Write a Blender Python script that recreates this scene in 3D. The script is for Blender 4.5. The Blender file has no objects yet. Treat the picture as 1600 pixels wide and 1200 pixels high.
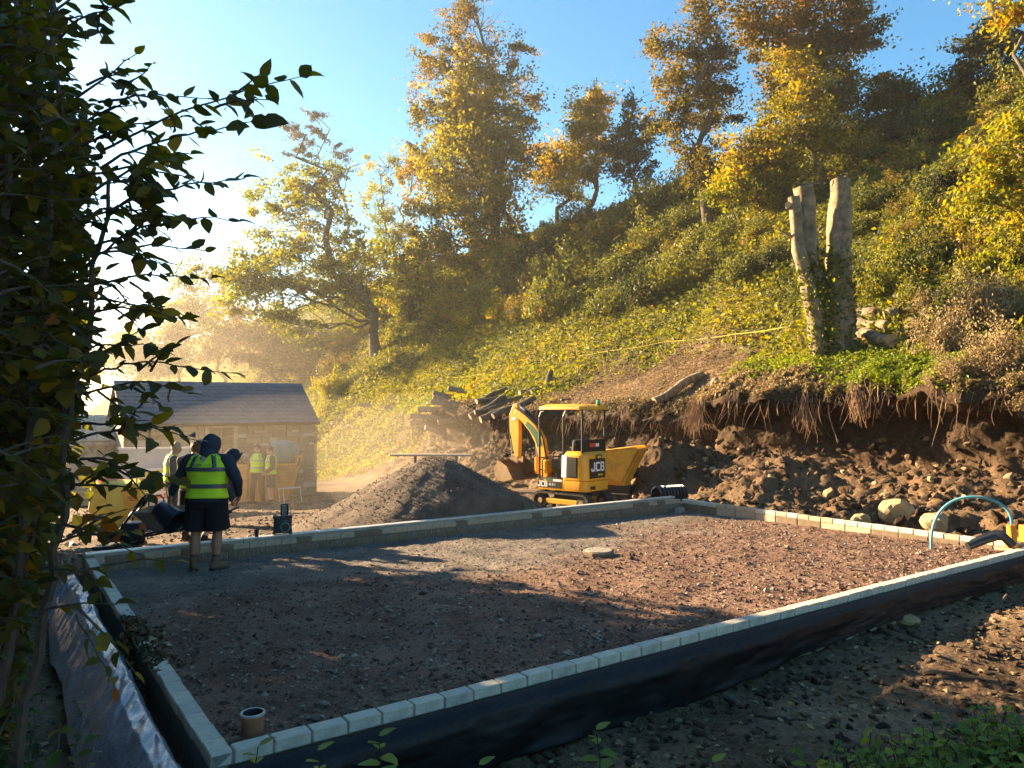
import bpy, bmesh, math, random
import numpy as np
from mathutils import Vector, Matrix

# ------------------------------------------------------------------ camera, sky, sun, exposure
SC = bpy.context.scene
COL = SC.collection
CAM_Z = 2.10
PITCH = math.radians(1.76)
FPX = 1171.0                      # focal length in pixels of a 1600 px wide picture
cam_data = bpy.data.cameras.new("camera")
cam = bpy.data.objects.new("camera", cam_data)
COL.objects.link(cam)
cam.location = (0, 0, CAM_Z)
cam.rotation_euler = (math.radians(90) + PITCH, 0, 0)
cam_data.sensor_fit = 'HORIZONTAL'
cam_data.sensor_width = 36
cam_data.lens = 36 * FPX / 1600
cam_data.clip_start = 0.05
cam_data.clip_end = 1500
SC.camera = cam

SUN_AZ = math.radians(59)         # left of the view axis
SUN_EL = math.radians(18)
sun_dir = Vector((-math.sin(SUN_AZ) * math.cos(SUN_EL), math.cos(SUN_AZ) * math.cos(SUN_EL), math.sin(SUN_EL)))
world = bpy.data.worlds.new("World")
SC.world = world
world.use_nodes = True
wn = world.node_tree.nodes
wl = world.node_tree.links
wn.clear()
w_out = wn.new("ShaderNodeOutputWorld")
w_bg = wn.new("ShaderNodeBackground")
w_sky = wn.new("ShaderNodeTexSky")
w_sky.sky_type = 'NISHITA'
w_sky.sun_disc = False
w_sky.sun_elevation = SUN_EL
w_sky.sun_rotation = -SUN_AZ
w_sky.altitude = 100
w_sky.air_density = 1.0
w_sky.dust_density = 0.4
w_sky.ozone_density = 2.5
w_bg.inputs[1].default_value = 0.05
w_hs = wn.new("ShaderNodeHueSaturation")
w_hs.inputs["Hue"].default_value = 0.488
w_hs.inputs["Saturation"].default_value = 1.25
w_hs.inputs["Value"].default_value = 1.0
wl.new(w_sky.outputs[0], w_hs.inputs["Color"])
wl.new(w_hs.outputs[0], w_bg.inputs[0])
wl.new(w_bg.outputs[0], w_out.inputs[0])
sun_data = bpy.data.lights.new("sun", 'SUN')
sun_data.energy = 5.0
sun_data.angle = math.radians(0.6)
sun_data.color = (1.0, 0.77, 0.47)
sun = bpy.data.objects.new("sun", sun_data)
COL.objects.link(sun)
sun.rotation_euler = (-sun_dir).to_track_quat('-Z', 'Y').to_euler()
sun.location = (-30, 20, 20)

SC.view_settings.view_transform = 'Standard'
SC.view_settings.look = 'None'
SC.view_settings.gamma = 1.0
SC.view_settings.use_curve_mapping = False
SC.view_settings.exposure = 2.65
SC.render.engine = 'CYCLES'
SC.cycles.use_denoising = True
SC.cycles.max_bounces = 6
SC.cycles.diffuse_bounces = 3
SC.cycles.glossy_bounces = 2
SC.cycles.transmission_bounces = 4
SC.cycles.transparent_max_bounces = 6
SC.cycles.volume_bounces = 0
SC.cycles.caustics_reflective = False
SC.cycles.caustics_refractive = False
SC.cycles.sample_clamp_indirect = 6
SC.cycles.use_adaptive_sampling = True
SC.cycles.adaptive_threshold = 0.02

# ------------------------------------------------------------------ geometry helpers
rng = np.random.default_rng(7)
random.seed(7)
CT, STH = math.cos(PITCH), math.sin(PITCH)

def ray(u, v):
    a, b = (u - 800) / FPX, (600 - v) / FPX
    return np.array([a, CT - b * STH, STH + b * CT])

def at_z(u, v, z):
    d = ray(u, v)
    k = (z - CAM_Z) / d[2]
    return np.array([0, 0, CAM_Z]) + d * k

def at_y(u, v, Y):
    d = ray(u, v)
    return np.array([0, 0, CAM_Z]) + d * (Y / d[1])

A0 = np.array([-1.63, 4.35])
D1 = np.array([0.8200, 0.5724]); D1 /= np.linalg.norm(D1)
D2 = np.array([-D1[1], D1[0]])
LS, WT, TOP = 10.8, 6.43, 0.17     # slab length, width, wall top

def st(x, y):
    dx, dy = x - A0[0], y - A0[1]
    return dx * D1[0] + dy * D1[1], dx * D2[0] + dy * D2[1]

def xy(s, t):
    return A0[0] + s * D1[0] + t * D2[0], A0[1] + s * D1[1] + t * D2[1]

def P(s, t, z):
    x, y = xy(s, t)
    return Vector((x, y, z))

SLAB_ROT = math.atan2(D1[1], D1[0])

def sstep(a, b, x):
    k = np.clip((x - a) / (b - a), 0, 1)
    return k * k * (3 - 2 * k)

def lerp(a, b, k):
    return a + (b - a) * k

def _hash(ix, iy, iz, seed):
    n = (ix.astype(np.int64) * 374761393 + iy.astype(np.int64) * 668265263 + iz.astype(np.int64) * 1274126177 + seed * 974634777) & 0xFFFFFFFF
    n = ((n ^ (n >> 13)) * 1274126177) & 0xFFFFFFFF
    n = ((n ^ (n >> 16)) * 2246822519) & 0xFFFFFFFF
    return ((n ^ (n >> 15)) & 0xFFFFFF) / float(0xFFFFFF)

def vnoise(x, y, z=None, seed=0):
    x = np.asarray(x, float); y = np.asarray(y, float)
    z = np.zeros_like(x) if z is None else np.asarray(z, float)
    ix, iy, iz = np.floor(x), np.floor(y), np.floor(z)
    fx, fy, fz = x - ix, y - iy, z - iz
    fx, fy, fz = fx * fx * (3 - 2 * fx), fy * fy * (3 - 2 * fy), fz * fz * (3 - 2 * fz)
    ix, iy, iz = ix.astype(np.int64), iy.astype(np.int64), iz.astype(np.int64)
    r = 0
    for a in (0, 1):
        for b in (0, 1):
            for c in (0, 1):
                w = (fx if a else 1 - fx) * (fy if b else 1 - fy) * (fz if c else 1 - fz)
                r = r + w * _hash(ix + a, iy + b, iz + c, seed)
    return r * 2 - 1

def fbm(x, y, z=None, oct=4, seed=0, gain=0.5):
    r, a, f, tot = 0, 1.0, 1.0, 0
    for k in range(oct):
        r = r + a * vnoise(x * f, y * f, None if z is None else z * f, seed + k * 17)
        tot += a; a *= gain; f *= 2.03
    return r / tot

def mesh_np(name, V, F, mats=(), smooth=False, face_attr=None, point_attr=None, mat_idx=None):
    V = np.asarray(V, np.float32).reshape(-1, 3)
    F = np.asarray(F, np.int32)
    me = bpy.data.meshes.new(name)
    n, k = F.shape
    me.vertices.add(len(V)); me.vertices.foreach_set("co", V.ravel())
    me.loops.add(n * k); me.loops.foreach_set("vertex_index", F.ravel())
    me.polygons.add(n)
    me.polygons.foreach_set("loop_start", np.arange(0, n * k, k, dtype=np.int32))
    me.polygons.foreach_set("loop_total", np.full(n, k, np.int32))
    me.polygons.foreach_set("use_smooth", np.full(n, bool(smooth)))
    if mat_idx is not None:
        me.polygons.foreach_set("material_index", np.asarray(mat_idx, np.int32))
    for m in mats:
        me.materials.append(m)
    for nm, arr in (face_attr or {}).items():
        me.attributes.new(nm, 'FLOAT', 'FACE').data.foreach_set("value", np.asarray(arr, np.float32))
    for nm, arr in (point_attr or {}).items():
        me.attributes.new(nm, 'FLOAT', 'POINT').data.foreach_set("value", np.asarray(arr, np.float32))
    me.update(calc_edges=True)
    return me

def link(name, data, parent=None, loc=None, rot=None):
    o = bpy.data.objects.new(name, data)
    COL.objects.link(o)
    if parent is not None:
        o.parent = parent
    if loc is not None:
        o.location = loc
    if rot is not None:
        o.rotation_euler = rot
    return o

def tag(o, label=None, cat=None, group=None, kind=None):
    if label: o["label"] = label
    if cat: o["category"] = cat
    if group: o["group"] = group
    if kind: o["kind"] = kind
    return o

def thing(name, label, cat, loc=(0, 0, 0), rotz=0, group=None):
    o = link(name, None, None, loc, (0, 0, rotz))
    o.empty_display_size = 0.1
    return tag(o, label, cat, group)

class MB:
    """collects shapes into one mesh"""
    def __init__(self):
        self.v = []; self.f = []; self.m = []
    def add(self, verts, faces, mi=0):
        b = len(self.v)
        self.v += [tuple(p) for p in verts]
        self.f += [tuple(i + b for i in f) for f in faces]
        self.m += [mi] * len(faces)
        return self
    def box(self, c, d, rot=None, mi=0, taper=1.0):
        x, y, z = d[0] / 2, d[1] / 2, d[2] / 2
        vs = [Vector(p) for p in ((-x, -y, -z), (x, -y, -z), (x, y, -z), (-x, y, -z), (-x * taper, -y * taper, z), (x * taper, -y * taper, z), (x * taper, y * taper, z), (-x * taper, y * taper, z))]
        if rot is not None:
            R = rot if isinstance(rot, Matrix) else Matrix.Rotation(rot, 3, 'Z')
            vs = [R @ p for p in vs]
        c = Vector(c)
        return self.add([p + c for p in vs], [(0, 3, 2, 1), (4, 5, 6, 7), (0, 1, 5, 4), (1, 2, 6, 5), (2, 3, 7, 6), (3, 0, 4, 7)], mi)
    def tube(self, pts, r, n=8, mi=0, cap=True, closed=False):
        pts = [Vector(p) for p in pts]
        rs = r if isinstance(r, (list, tuple)) else [r] * len(pts)
        m = len(pts)
        vs, fs = [], []
        prev = None
        for i, p in enumerate(pts):
            if closed:
                d = pts[(i + 1) % m] - pts[i - 1]
            else:
                d = (pts[min(i + 1, m - 1)] - pts[max(i - 1, 0)])
            if d.length < 1e-9: d = Vector((0, 0, 1))
            d.normalize()
            if prev is None:
                a = Vector((0, 0, 1)) if abs(d.z) < 0.9 else Vector((1, 0, 0))
                a = (a - d * a.dot(d)).normalized()
            else:
                a = (prev - d * prev.dot(d))
                if a.length < 1e-6: a = d.orthogonal()
                a.normalize()
            prev = a
            b = d.cross(a)
            for k in range(n):
                q = 2 * math.pi * k / n
                vs.append(p + (a * math.cos(q) + b * math.sin(q)) * rs[i])
        rg = m if closed else m - 1
        for i in range(rg):
            j = (i + 1) % m
            for k in range(n):
                k2 = (k + 1) % n
                fs.append((i * n + k, i * n + k2, j * n + k2, j * n + k))
        if cap and not closed:
            fs.append(tuple(range(n - 1, -1, -1)))
            fs.append(tuple((m - 1) * n + k for k in range(n)))
        return self.add(vs, fs, mi)
    def lathe(self, prof, c=(0, 0, 0), n=20, mi=0, M=None, cap=True):
        vs, fs = [], []
        c = Vector(c)
        for (r, z) in prof:
            for k in range(n):
                q = 2 * math.pi * k / n
                p = Vector((r * math.cos(q), r * math.sin(q), z))
                if M is not None: p = M @ p
                vs.append(p + c)
        m = len(prof)
        for i in range(m - 1):
            for k in range(n):
                k2 = (k + 1) % n
                fs.append((i * n + k, i * n + k2, (i + 1) * n + k2, (i + 1) * n + k))
        if cap:
            fs.append(tuple(range(n - 1, -1, -1)))
            fs.append(tuple((m - 1) * n + k for k in range(n)))
        return self.add(vs, fs, mi)
    def prism(self, poly, y0, y1, mi=0, M=None):
        """polygon in local x,z extruded along y"""
        n = len(poly)
        vs = [Vector((x, y0, z)) for x, z in poly] + [Vector((x, y1, z)) for x, z in poly]
        if M is not None: vs = [M @ p for p in vs]
        fs = [tuple(range(n)), tuple(range(2 * n - 1, n - 1, -1))]
        for i in range(n):
            j = (i + 1) % n
            fs.append((i, i + n, j + n, j))
        return self.add(vs, fs, mi)
    def mesh(self, name, mats, smooth=False, bevel=0, seg=2):
        me = bpy.data.meshes.new(name)
        me.from_pydata(self.v, [], self.f)
        for m in (mats if isinstance(mats, (list, tuple)) else [mats]):
            me.materials.append(m)
        me.polygons.foreach_set("material_index", self.m)
        bm = bmesh.new(); bm.from_mesh(me)
        bmesh.ops.recalc_face_normals(bm, faces=bm.faces)
        if bevel:
            es = [e for e in bm.edges if len(e.link_faces) == 2 and e.calc_face_angle(0) > 0.5]
            bmesh.ops.bevel(bm, geom=es, offset=bevel, segments=seg, affect='EDGES', profile=0.6)
        for f in bm.faces: f.smooth = bool(smooth)
        bm.to_mesh(me); bm.free()
        if smooth:
            try:
                me.set_sharp_from_angle(angle=math.radians(40))
            except Exception:
                pass
        me.update()
        return me
    def build(self, name, mats, parent=None, loc=None, rot=None, smooth=False, bevel=0, seg=2):
        return link(name, self.mesh(name, mats, smooth, bevel, seg), parent, loc, rot)

def copy_tree(o, parent=None):
    c = o.copy(); COL.objects.link(c); c.parent = parent
    for ch in list(o.children):
        copy_tree(ch, c)
    return c

# ------------------------------------------------------------------ materials
MATS = {}

def new_mat(name):
    m = bpy.data.materials.new(name); m.use_nodes = True
    nt = m.node_tree
    b = nt.nodes["Principled BSDF"]
    MATS[name] = m
    return m, nt, b

def nd(nt, typ, **kw):
    n = nt.nodes.new(typ)
    for k, v in kw.items():
        if hasattr(n, k): setattr(n, k, v)
        else: n.inputs[k].default_value = v
    return n

def ramp(nt, stops, fac=None, interp='LINEAR'):
    r = nt.nodes.new("ShaderNodeValToRGB")
    r.color_ramp.interpolation = interp
    el = r.color_ramp.elements
    while len(el) > 1: el.remove(el[-1])
    el[0].position = stops[0][0]; el[0].color = (*stops[0][1], 1)
    for p, c in stops[1:]:
        e = el.new(p); e.color = (*c, 1)
    if fac is not None: nt.links.new(fac, r.inputs[0])
    return r

def coords(nt):
    return nt.nodes.new("ShaderNodeTexCoord").outputs["Object"]

def noise(nt, vec, scale, detail=4, rough=0.55):
    n = nt.nodes.new("ShaderNodeTexNoise")
    n.inputs["Scale"].default_value = scale; n.inputs["Detail"].default_value = detail; n.inputs["Roughness"].default_value = rough
    nt.links.new(vec, n.inputs["Vector"])
    return n.outputs["Fac"]

def mix(nt, fac, a, b):
    m = nt.nodes.new("ShaderNodeMix"); m.data_type = 'RGBA'
    for s, v in ((m.inputs[0], fac), (m.inputs[6], a), (m.inputs[7], b)):
        if isinstance(v, (int, float)): s.default_value = v
        elif isinstance(v, tuple): s.default_value = (*v, 1)
        else: nt.links.new(v, s)
    return m.outputs[2]

def bump(nt, b, h, strength=0.5, dist=0.02):
    n = nt.nodes.new("ShaderNodeBump")
    n.inputs["Strength"].default_value = strength; n.inputs["Distance"].default_value = dist
    nt.links.new(h, n.inputs["Height"]); nt.links.new(n.outputs[0], b.inputs["Normal"])

def plain(name, col, rough=0.6, metal=0.0, var=0.25, scale=6.0, bmp=0.15, spec=0.4, dirt=None, dirt_amt=0.5):
    """colour with mottling, wear and fine relief"""
    m, nt, b = new_mat(name)
    c = coords(nt)
    n1 = noise(nt, c, scale, 5)
    lo = tuple(max(0, x * (1 - var)) for x in col); hi = tuple(min(1, x * (1 + var * 0.7)) for x in col)
    r = ramp(nt, [(0.3, lo), (0.7, hi)], n1)
    out = r.outputs[0]
    if dirt:
        n2 = noise(nt, c, scale * 0.6, 6, 0.65)
        r2 = ramp(nt, [(0.48, (0, 0, 0)), (0.68, (dirt_amt,) * 3)], n2)
        out = mix(nt, r2.outputs[0], out, dirt)
    nt.links.new(out, b.inputs["Base Color"])
    b.inputs["Roughness"].default_value = rough; b.inputs["Metallic"].default_value = metal
    b.inputs["Specular IOR Level"].default_value = spec
    if bmp:
        bump(nt, b, noise(nt, c, scale * 5, 4), bmp, 0.01)
    return m

def leaf_mat(name, stops, transl=0.45, rough=0.55, clump=0.6, spec=0.25):
    m, nt, b = new_mat(name)
    at = nt.nodes.new("ShaderNodeAttribute"); at.attribute_name = "tint"
    r = ramp(nt, stops, at.outputs["Fac"])
    nt.links.new(r.outputs[0], b.inputs["Base Color"])
    b.inputs["Roughness"].default_value = rough; b.inputs["Specular IOR Level"].default_value = spec
    tr = nt.nodes.new("ShaderNodeBsdfTranslucent")
    hs = nt.nodes.new("ShaderNodeHueSaturation"); hs.inputs["Saturation"].default_value = 1.15; hs.inputs["Value"].default_value = 1.5
    nt.links.new(r.outputs[0], hs.inputs["Color"]); nt.links.new(hs.outputs[0], tr.inputs[0])
    mx = nt.nodes.new("ShaderNodeMixShader"); mx.inputs[0].default_value = transl
    nt.links.new(b.outputs[0], mx.inputs[1]); nt.links.new(tr.outputs[0], mx.inputs[2])
    nt.links.new(mx.outputs[0], nt.nodes["Material Output"].inputs[0])
    return m

# earths
def earth(name, stops, scale=1.2, fine=30, bstr=0.8, bdist=0.03, rough=0.95, attr=None, attr_stops=None, stones=None):
    m, nt, b = new_mat(name)
    c = coords(nt)
    n1 = noise(nt, c, scale, 8, 0.65)
    n2 = noise(nt, c, fine, 5, 0.6)
    mixv = nt.nodes.new("ShaderNodeMath"); mixv.operation = 'MULTIPLY_ADD'
    nt.links.new(n2, mixv.inputs[0]); mixv.inputs[1].default_value = 0.55
    sb = nt.nodes.new("ShaderNodeMath"); sb.operation = 'MULTIPLY_ADD'; sb.inputs[1].default_value = 0.9; sb.inputs[2].default_value = -0.2
    nt.links.new(n1, sb.inputs[0]); nt.links.new(sb.outputs[0], mixv.inputs[2])
    r = ramp(nt, stops, mixv.outputs[0])
    out = r.outputs[0]
    if attr:
        a = nt.nodes.new("ShaderNodeAttribute"); a.attribute_name = attr
        r2 = ramp(nt, attr_stops, mixv.outputs[0])
        out = mix(nt, a.outputs["Fac"], out, r2.outputs[0])
    nt.links.new(out, b.inputs["Base Color"])
    b.inputs["Roughness"].default_value = rough; b.inputs["Specular IOR Level"].default_value = 0.15
    hm = nt.nodes.new("ShaderNodeMath"); hm.operation = 'ADD'
    n3 = noise(nt, c, fine * 0.4, 6, 0.65)
    nt.links.new(n2, hm.inputs[0]); nt.links.new(n3, hm.inputs[1])
    bump(nt, b, hm.outputs[0], bstr, bdist)
    return m

M_SOIL = [(0.2, (0.03, 0.017, 0.009)), (0.45, (0.09, 0.052, 0.028)), (0.65, (0.17, 0.105, 0.057)), (0.85, (0.33, 0.23, 0.13))]
M_CLAY = [(0.2, (0.13, 0.08, 0.045)), (0.5, (0.30, 0.20, 0.12)), (0.8, (0.50, 0.38, 0.24))]
M_LITTER = [(0.2, (0.02, 0.02, 0.008)), (0.5, (0.07, 0.06, 0.02)), (0.8, (0.15, 0.13, 0.045))]
earth("ground_earth", [(0.2, (0.03, 0.017, 0.010)), (0.42, (0.085, 0.05, 0.028)), (0.62, (0.19, 0.122, 0.072)), (0.85, (0.40, 0.29, 0.18))], 0.55, 22)
earth("hill_earth", M_LITTER, 0.6, 14, attr="soil", attr_stops=M_SOIL)
_nt = MATS["hill_earth"].node_tree                # the dark layer of topsoil in the cut
_b = _nt.nodes["Principled BSDF"]; _src = _b.inputs["Base Color"].links[0].from_socket
_a = _nt.nodes.new("ShaderNodeAttribute"); _a.attribute_name = "topsoil"
_r = ramp(_nt, [(0.3, (0.014, 0.008, 0.005)), (0.6, (0.05, 0.029, 0.016)), (0.8, (0.11, 0.065, 0.034))], noise(_nt, coords(_nt), 7, 8, .7))
_nt.links.new(mix(_nt, _a.outputs["Fac"], _src, _r.outputs[0]), _b.inputs["Base Color"])
earth("floor_red", [(0.2, (0.062, 0.032, 0.023)), (0.45, (0.145, 0.078, 0.052)), (0.65, (0.225, 0.135, 0.092)), (0.88, (0.37, 0.26, 0.18))], 1.6, 34, 0.9, 0.025,
      attr="grey", attr_stops=[(0.2, (0.055, 0.042, 0.035)), (0.45, (0.125, 0.098, 0.08)), (0.65, (0.215, 0.172, 0.135)), (0.88, (0.36, 0.295, 0.23))])
def stone_mat(name, stops):
    m, nt, b = new_mat(name)
    at = nt.nodes.new("ShaderNodeAttribute"); at.attribute_name = "tint"
    r = ramp(nt, stops, at.outputs["Fac"])
    n = noise(nt, coords(nt), 25, 4)
    rr = ramp(nt, [(0.3, (0.65, 0.65, 0.65)), (0.7, (1.1, 1.1, 1.1))], n)
    mm = nt.nodes.new("ShaderNodeMix"); mm.data_type = 'RGBA'; mm.blend_type = 'MULTIPLY'; mm.inputs[0].default_value = 1
    nt.links.new(r.outputs[0], mm.inputs[6]); nt.links.new(rr.outputs[0], mm.inputs[7])
    nt.links.new(mm.outputs[2], b.inputs["Base Color"])
    b.inputs["Roughness"].default_value = 0.9; b.inputs["Specular IOR Level"].default_value = 0.2
    bump(nt, b, n, 0.4, 0.01)
    return m
stone_mat("chips", [(0, (0.08, 0.042, 0.03)), (0.4, (0.16, 0.09, 0.062)), (0.7, (0.23, 0.15, 0.105)), (1, (0.4, 0.31, 0.23))])
stone_mat("grey_chips", [(0, (0.06, 0.048, 0.04)), (0.4, (0.13, 0.105, 0.085)), (0.8, (0.22, 0.18, 0.145)), (1, (0.38, 0.32, 0.26))])
stone_mat("clods", [(0, (0.03, 0.017, 0.009)), (0.6, (0.09, 0.053, 0.028)), (0.92, (0.2, 0.13, 0.07)), (1, (0.42, 0.31, 0.17))])
stone_mat("gravel", [(0, (0.045, 0.032, 0.024)), (0.5, (0.105, 0.075, 0.055)), (0.9, (0.2, 0.15, 0.11)), (1, (0.3, 0.23, 0.17))])
stone_mat("yard_stone", [(0, (0.12, 0.08, 0.055)), (0.5, (0.27, 0.19, 0.13)), (1, (0.5, 0.4, 0.29))])
stone_mat("wall_stone", [(0, (0.25, 0.18, 0.11)), (0.4, (0.37, 0.28, 0.18)), (0.8, (0.5, 0.40, 0.27)), (1, (0.58, 0.5, 0.36))])
# building stuff
plain("brick_cream", (0.60, 0.53, 0.41), 0.85, 0, 0.22, 9, 0.35, dirt=(0.2, 0.13, 0.09), dirt_amt=0.55)
plain("brick_cream_b", (0.52, 0.47, 0.38), 0.85, 0, 0.25, 9, 0.35, dirt=(0.17, 0.12, 0.09), dirt_amt=0.7)
plain("brick_buff", (0.44, 0.34, 0.23), 0.85, 0, 0.22, 9, 0.35, dirt=(0.2, 0.13, 0.09), dirt_amt=0.6)
plain("block_grey", (0.19, 0.135, 0.085), 0.9, 0, 0.3, 7, 0.4, dirt=(0.12, 0.08, 0.06), dirt_amt=0.7)
plain("mortar", (0.23, 0.20, 0.16), 0.95, 0, 0.3, 20, 0.4)
plain("concrete", (0.34, 0.28, 0.21), 0.85, 0, 0.2, 8, 0.25, dirt=(0.18, 0.14, 0.1))
plain("galvanised", (0.68, 0.66, 0.62), 0.42, 0.35, 0.2, 12, 0.05)
plain("slate", (0.13, 0.125, 0.135), 0.5, 0, 0.3, 5, 0.25)
plain("slate_b", (0.165, 0.15, 0.148), 0.55, 0, 0.3, 5, 0.25)
plain("timber_old", (0.27, 0.19, 0.12), 0.85, 0, 0.35, 10, 0.4)
plain("terracotta", (0.36, 0.15, 0.075), 0.7, 0, 0.25, 12, 0.2, dirt=(0.2, 0.12, 0.08))
plain("terracotta_rim", (0.5, 0.42, 0.37), 0.7, 0, 0.2, 12, 0.2)
plain("bark", (0.10, 0.075, 0.05), 0.95, 0, 0.45, 7, 0.9)
plain("bark_pale", (0.27, 0.195, 0.11), 0.95, 0, 0.5, 6, 1.0, dirt=(0.07, 0.05, 0.025), dirt_amt=.8)
plain("wood_cut", (0.45, 0.29, 0.14), 0.85, 0, 0.3, 9, 0.3)
plain("plank_grey", (0.25, 0.18, 0.12), 0.9, 0, 0.35, 8, 0.4)
plain("twig", (0.085, 0.06, 0.04), 0.8, 0, 0.3, 20, 0.2)
plain("root", (0.22, 0.125, 0.065), 0.9, 0, 0.4, 15, 0.3)
def membrane(name, col, rough, spec=.6):
    m, nt, b = new_mat(name)
    c = coords(nt)
    n1 = noise(nt, c, 3, 6, 0.6)
    n2 = noise(nt, c, 60, 3)
    dust = ramp(nt, [(0.45, col), (0.8, tuple(x * 1.6 + 0.01 for x in col))], n1)
    nt.links.new(dust.outputs[0], b.inputs["Base Color"])
    rr = ramp(nt, [(0.35, (rough,) * 3), (0.75, (rough + 0.3,) * 3)], n2)
    nt.links.new(rr.outputs[0], b.inputs["Roughness"])
    b.inputs["Specular IOR Level"].default_value = spec
    bump(nt, b, n1, 0.4, 0.03)
    return m
membrane("membrane_black", (0.006, 0.005, 0.0045), 0.42, .28)
membrane("membrane_grey", (0.17, 0.18, 0.20), 0.22)
plain("digger_yellow", (0.80, 0.36, 0.015), 0.38, 0, 0.10, 4, 0.03, spec=0.5, dirt=(0.38, 0.22, 0.08), dirt_amt=0.35)
plain("skip_yellow", (0.72, 0.36, 0.03), 0.5, 0, 0.15, 5, 0.1, dirt=(0.3, 0.16, 0.07), dirt_amt=0.6)
plain("skip_orange", (0.55, 0.24, 0.05), 0.6, 0, 0.2, 5, 0.1, dirt=(0.26, 0.12, 0.05), dirt_amt=0.7)
plain("bucket_steel", (0.30, 0.19, 0.09), 0.6, 0.3, 0.3, 6, 0.15, dirt=(0.35, 0.25, 0.16), dirt_amt=0.7)
plain("black_paint", (0.015, 0.014, 0.013), 0.4, 0, 0.3, 8, 0.05)
plain("rubber", (0.025, 0.022, 0.02), 0.8, 0, 0.3, 14, 0.2, dirt=(0.16, 0.11, 0.07), dirt_amt=0.6)
plain("dark_metal", (0.05, 0.042, 0.036), 0.55, 0.4, 0.3, 8, 0.15, dirt=(0.15, 0.1, 0.06), dirt_amt=0.5)
plain("chrome", (0.7, 0.7, 0.7), 0.15, 1.0, 0.05, 8, 0)
plain("white_paint", (0.78, 0.77, 0.74), 0.5, 0, 0.05, 8, 0.02)
plain("green_beacon", (0.03, 0.36, 0.10), 0.3, 0, 0.1, 8, 0)
plain("decal_green", (0.03, 0.12, 0.05), 0.4, 0, 0.1, 8, 0)
plain("sticker_red", (0.65, 0.07, 0.03), 0.5, 0, 0.1, 8, 0)
plain("orange_plastic", (0.80, 0.27, 0.02), 0.5, 0, 0.15, 8, 0.05, dirt=(0.4, 0.2, 0.08), dirt_amt=0.4)
plain("pipe_blue", (0.10, 0.33, 0.38), 0.42, 0, 0.15, 8, 0.03)
plain("pipe_black", (0.02, 0.022, 0.027), 0.35, 0, 0.2, 8, 0.05)
plain("radio_black", (0.018, 0.022, 0.028), 0.5, 0, 0.2, 10, 0.1)
plain("radio_grey", (0.2, 0.2, 0.2), 0.5, 0, 0.1, 10, 0)
plain("bucket_black", (0.012, 0.014, 0.02), 0.4, 0, 0.2, 8, 0.05)
plain("bag_yellow", (0.72, 0.52, 0.10), 0.75, 0, 0.15, 5, 0.25)
plain("bag_orange", (0.78, 0.40, 0.06), 0.75, 0, 0.15, 5, 0.2)
plain("bag_green", (0.13, 0.2, 0.17), 0.5, 0, 0.25, 5, 0.3)
plain("sign_white", (0.72, 0.73, 0.72), 0.5, 0, 0.05, 6, 0)
plain("sign_yellow", (0.75, 0.55, 0.03), 0.5, 0, 0.05, 6, 0)
plain("sign_blue", (0.03, 0.12, 0.36), 0.5, 0, 0.05, 6, 0)
plain("sign_red", (0.6, 0.05, 0.03), 0.5, 0, 0.05, 6, 0)
plain("sign_dark", (0.03, 0.04, 0.06), 0.5, 0, 0.05, 6, 0)
plain("hoarding_grey", (0.45, 0.48, 0.50), 0.6, 0, 0.1, 4, 0.1)
plain("barrow_grey", (0.16, 0.13, 0.11), 0.6, 0.2, 0.3, 8, 0.15, dirt=(0.3, 0.22, 0.15))
plain("skin", (0.45, 0.23, 0.145), 0.55, 0, 0.10, 10, 0.05)
plain("skin_pale", (0.55, 0.32, 0.22), 0.55, 0, 0.10, 10, 0.05)
plain("hoodie_navy", (0.028, 0.032, 0.048), 0.95, 0, 0.25, 12, 0.3)
plain("shorts_black", (0.010, 0.009, 0.010), 0.95, 0, 0.25, 12, 0.25)
plain("trousers_grey", (0.075, 0.062, 0.055), 0.95, 0, 0.25, 12, 0.25)
plain("sweater_brown", (0.13, 0.10, 0.085), 0.95, 0, 0.25, 12, 0.3)
plain("boot_tan", (0.15, 0.085, 0.045), 0.85, 0, 0.3, 12, 0.3)
plain("boot_dark", (0.035, 0.028, 0.024), 0.8, 0, 0.3, 12, 0.3)
plain("sock", (0.09, 0.055, 0.05), 0.95, 0, 0.2, 20, 0.3)
plain("sock_white", (0.6, 0.58, 0.55), 0.95, 0, 0.1, 20, 0.3)
plain("hair_brown", (0.06, 0.03, 0.016), 0.7, 0, 0.4, 40, 0.9)
plain("hair_blond", (0.42, 0.33, 0.2), 0.7, 0, 0.3, 40, 0.9)
plain("vest_yellow", (0.58, 0.78, 0.02), 0.8, 0, 0.10, 5, 0.25)
plain("tape_grey", (0.10, 0.10, 0.11), 0.45, 0.2, 0.15, 20, 0.1)
plain("tape_light", (0.4, 0.42, 0.38), 0.45, 0.2, 0.1, 20, 0.1)
plain("string_yellow", (0.7, 0.5, 0.08), 0.7, 0, 0.1, 20, 0)
plain("plank_blue", (0.36, 0.48, 0.55), 0.5, 0, 0.12, 10, 0.05)
plain("pale_rock", (0.38, 0.27, 0.13), 0.92, 0, 0.35, 4, 0.6)
plain("glass_dark", (0.02, 0.022, 0.025), 0.1, 0, 0.2, 3, 0)
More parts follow.
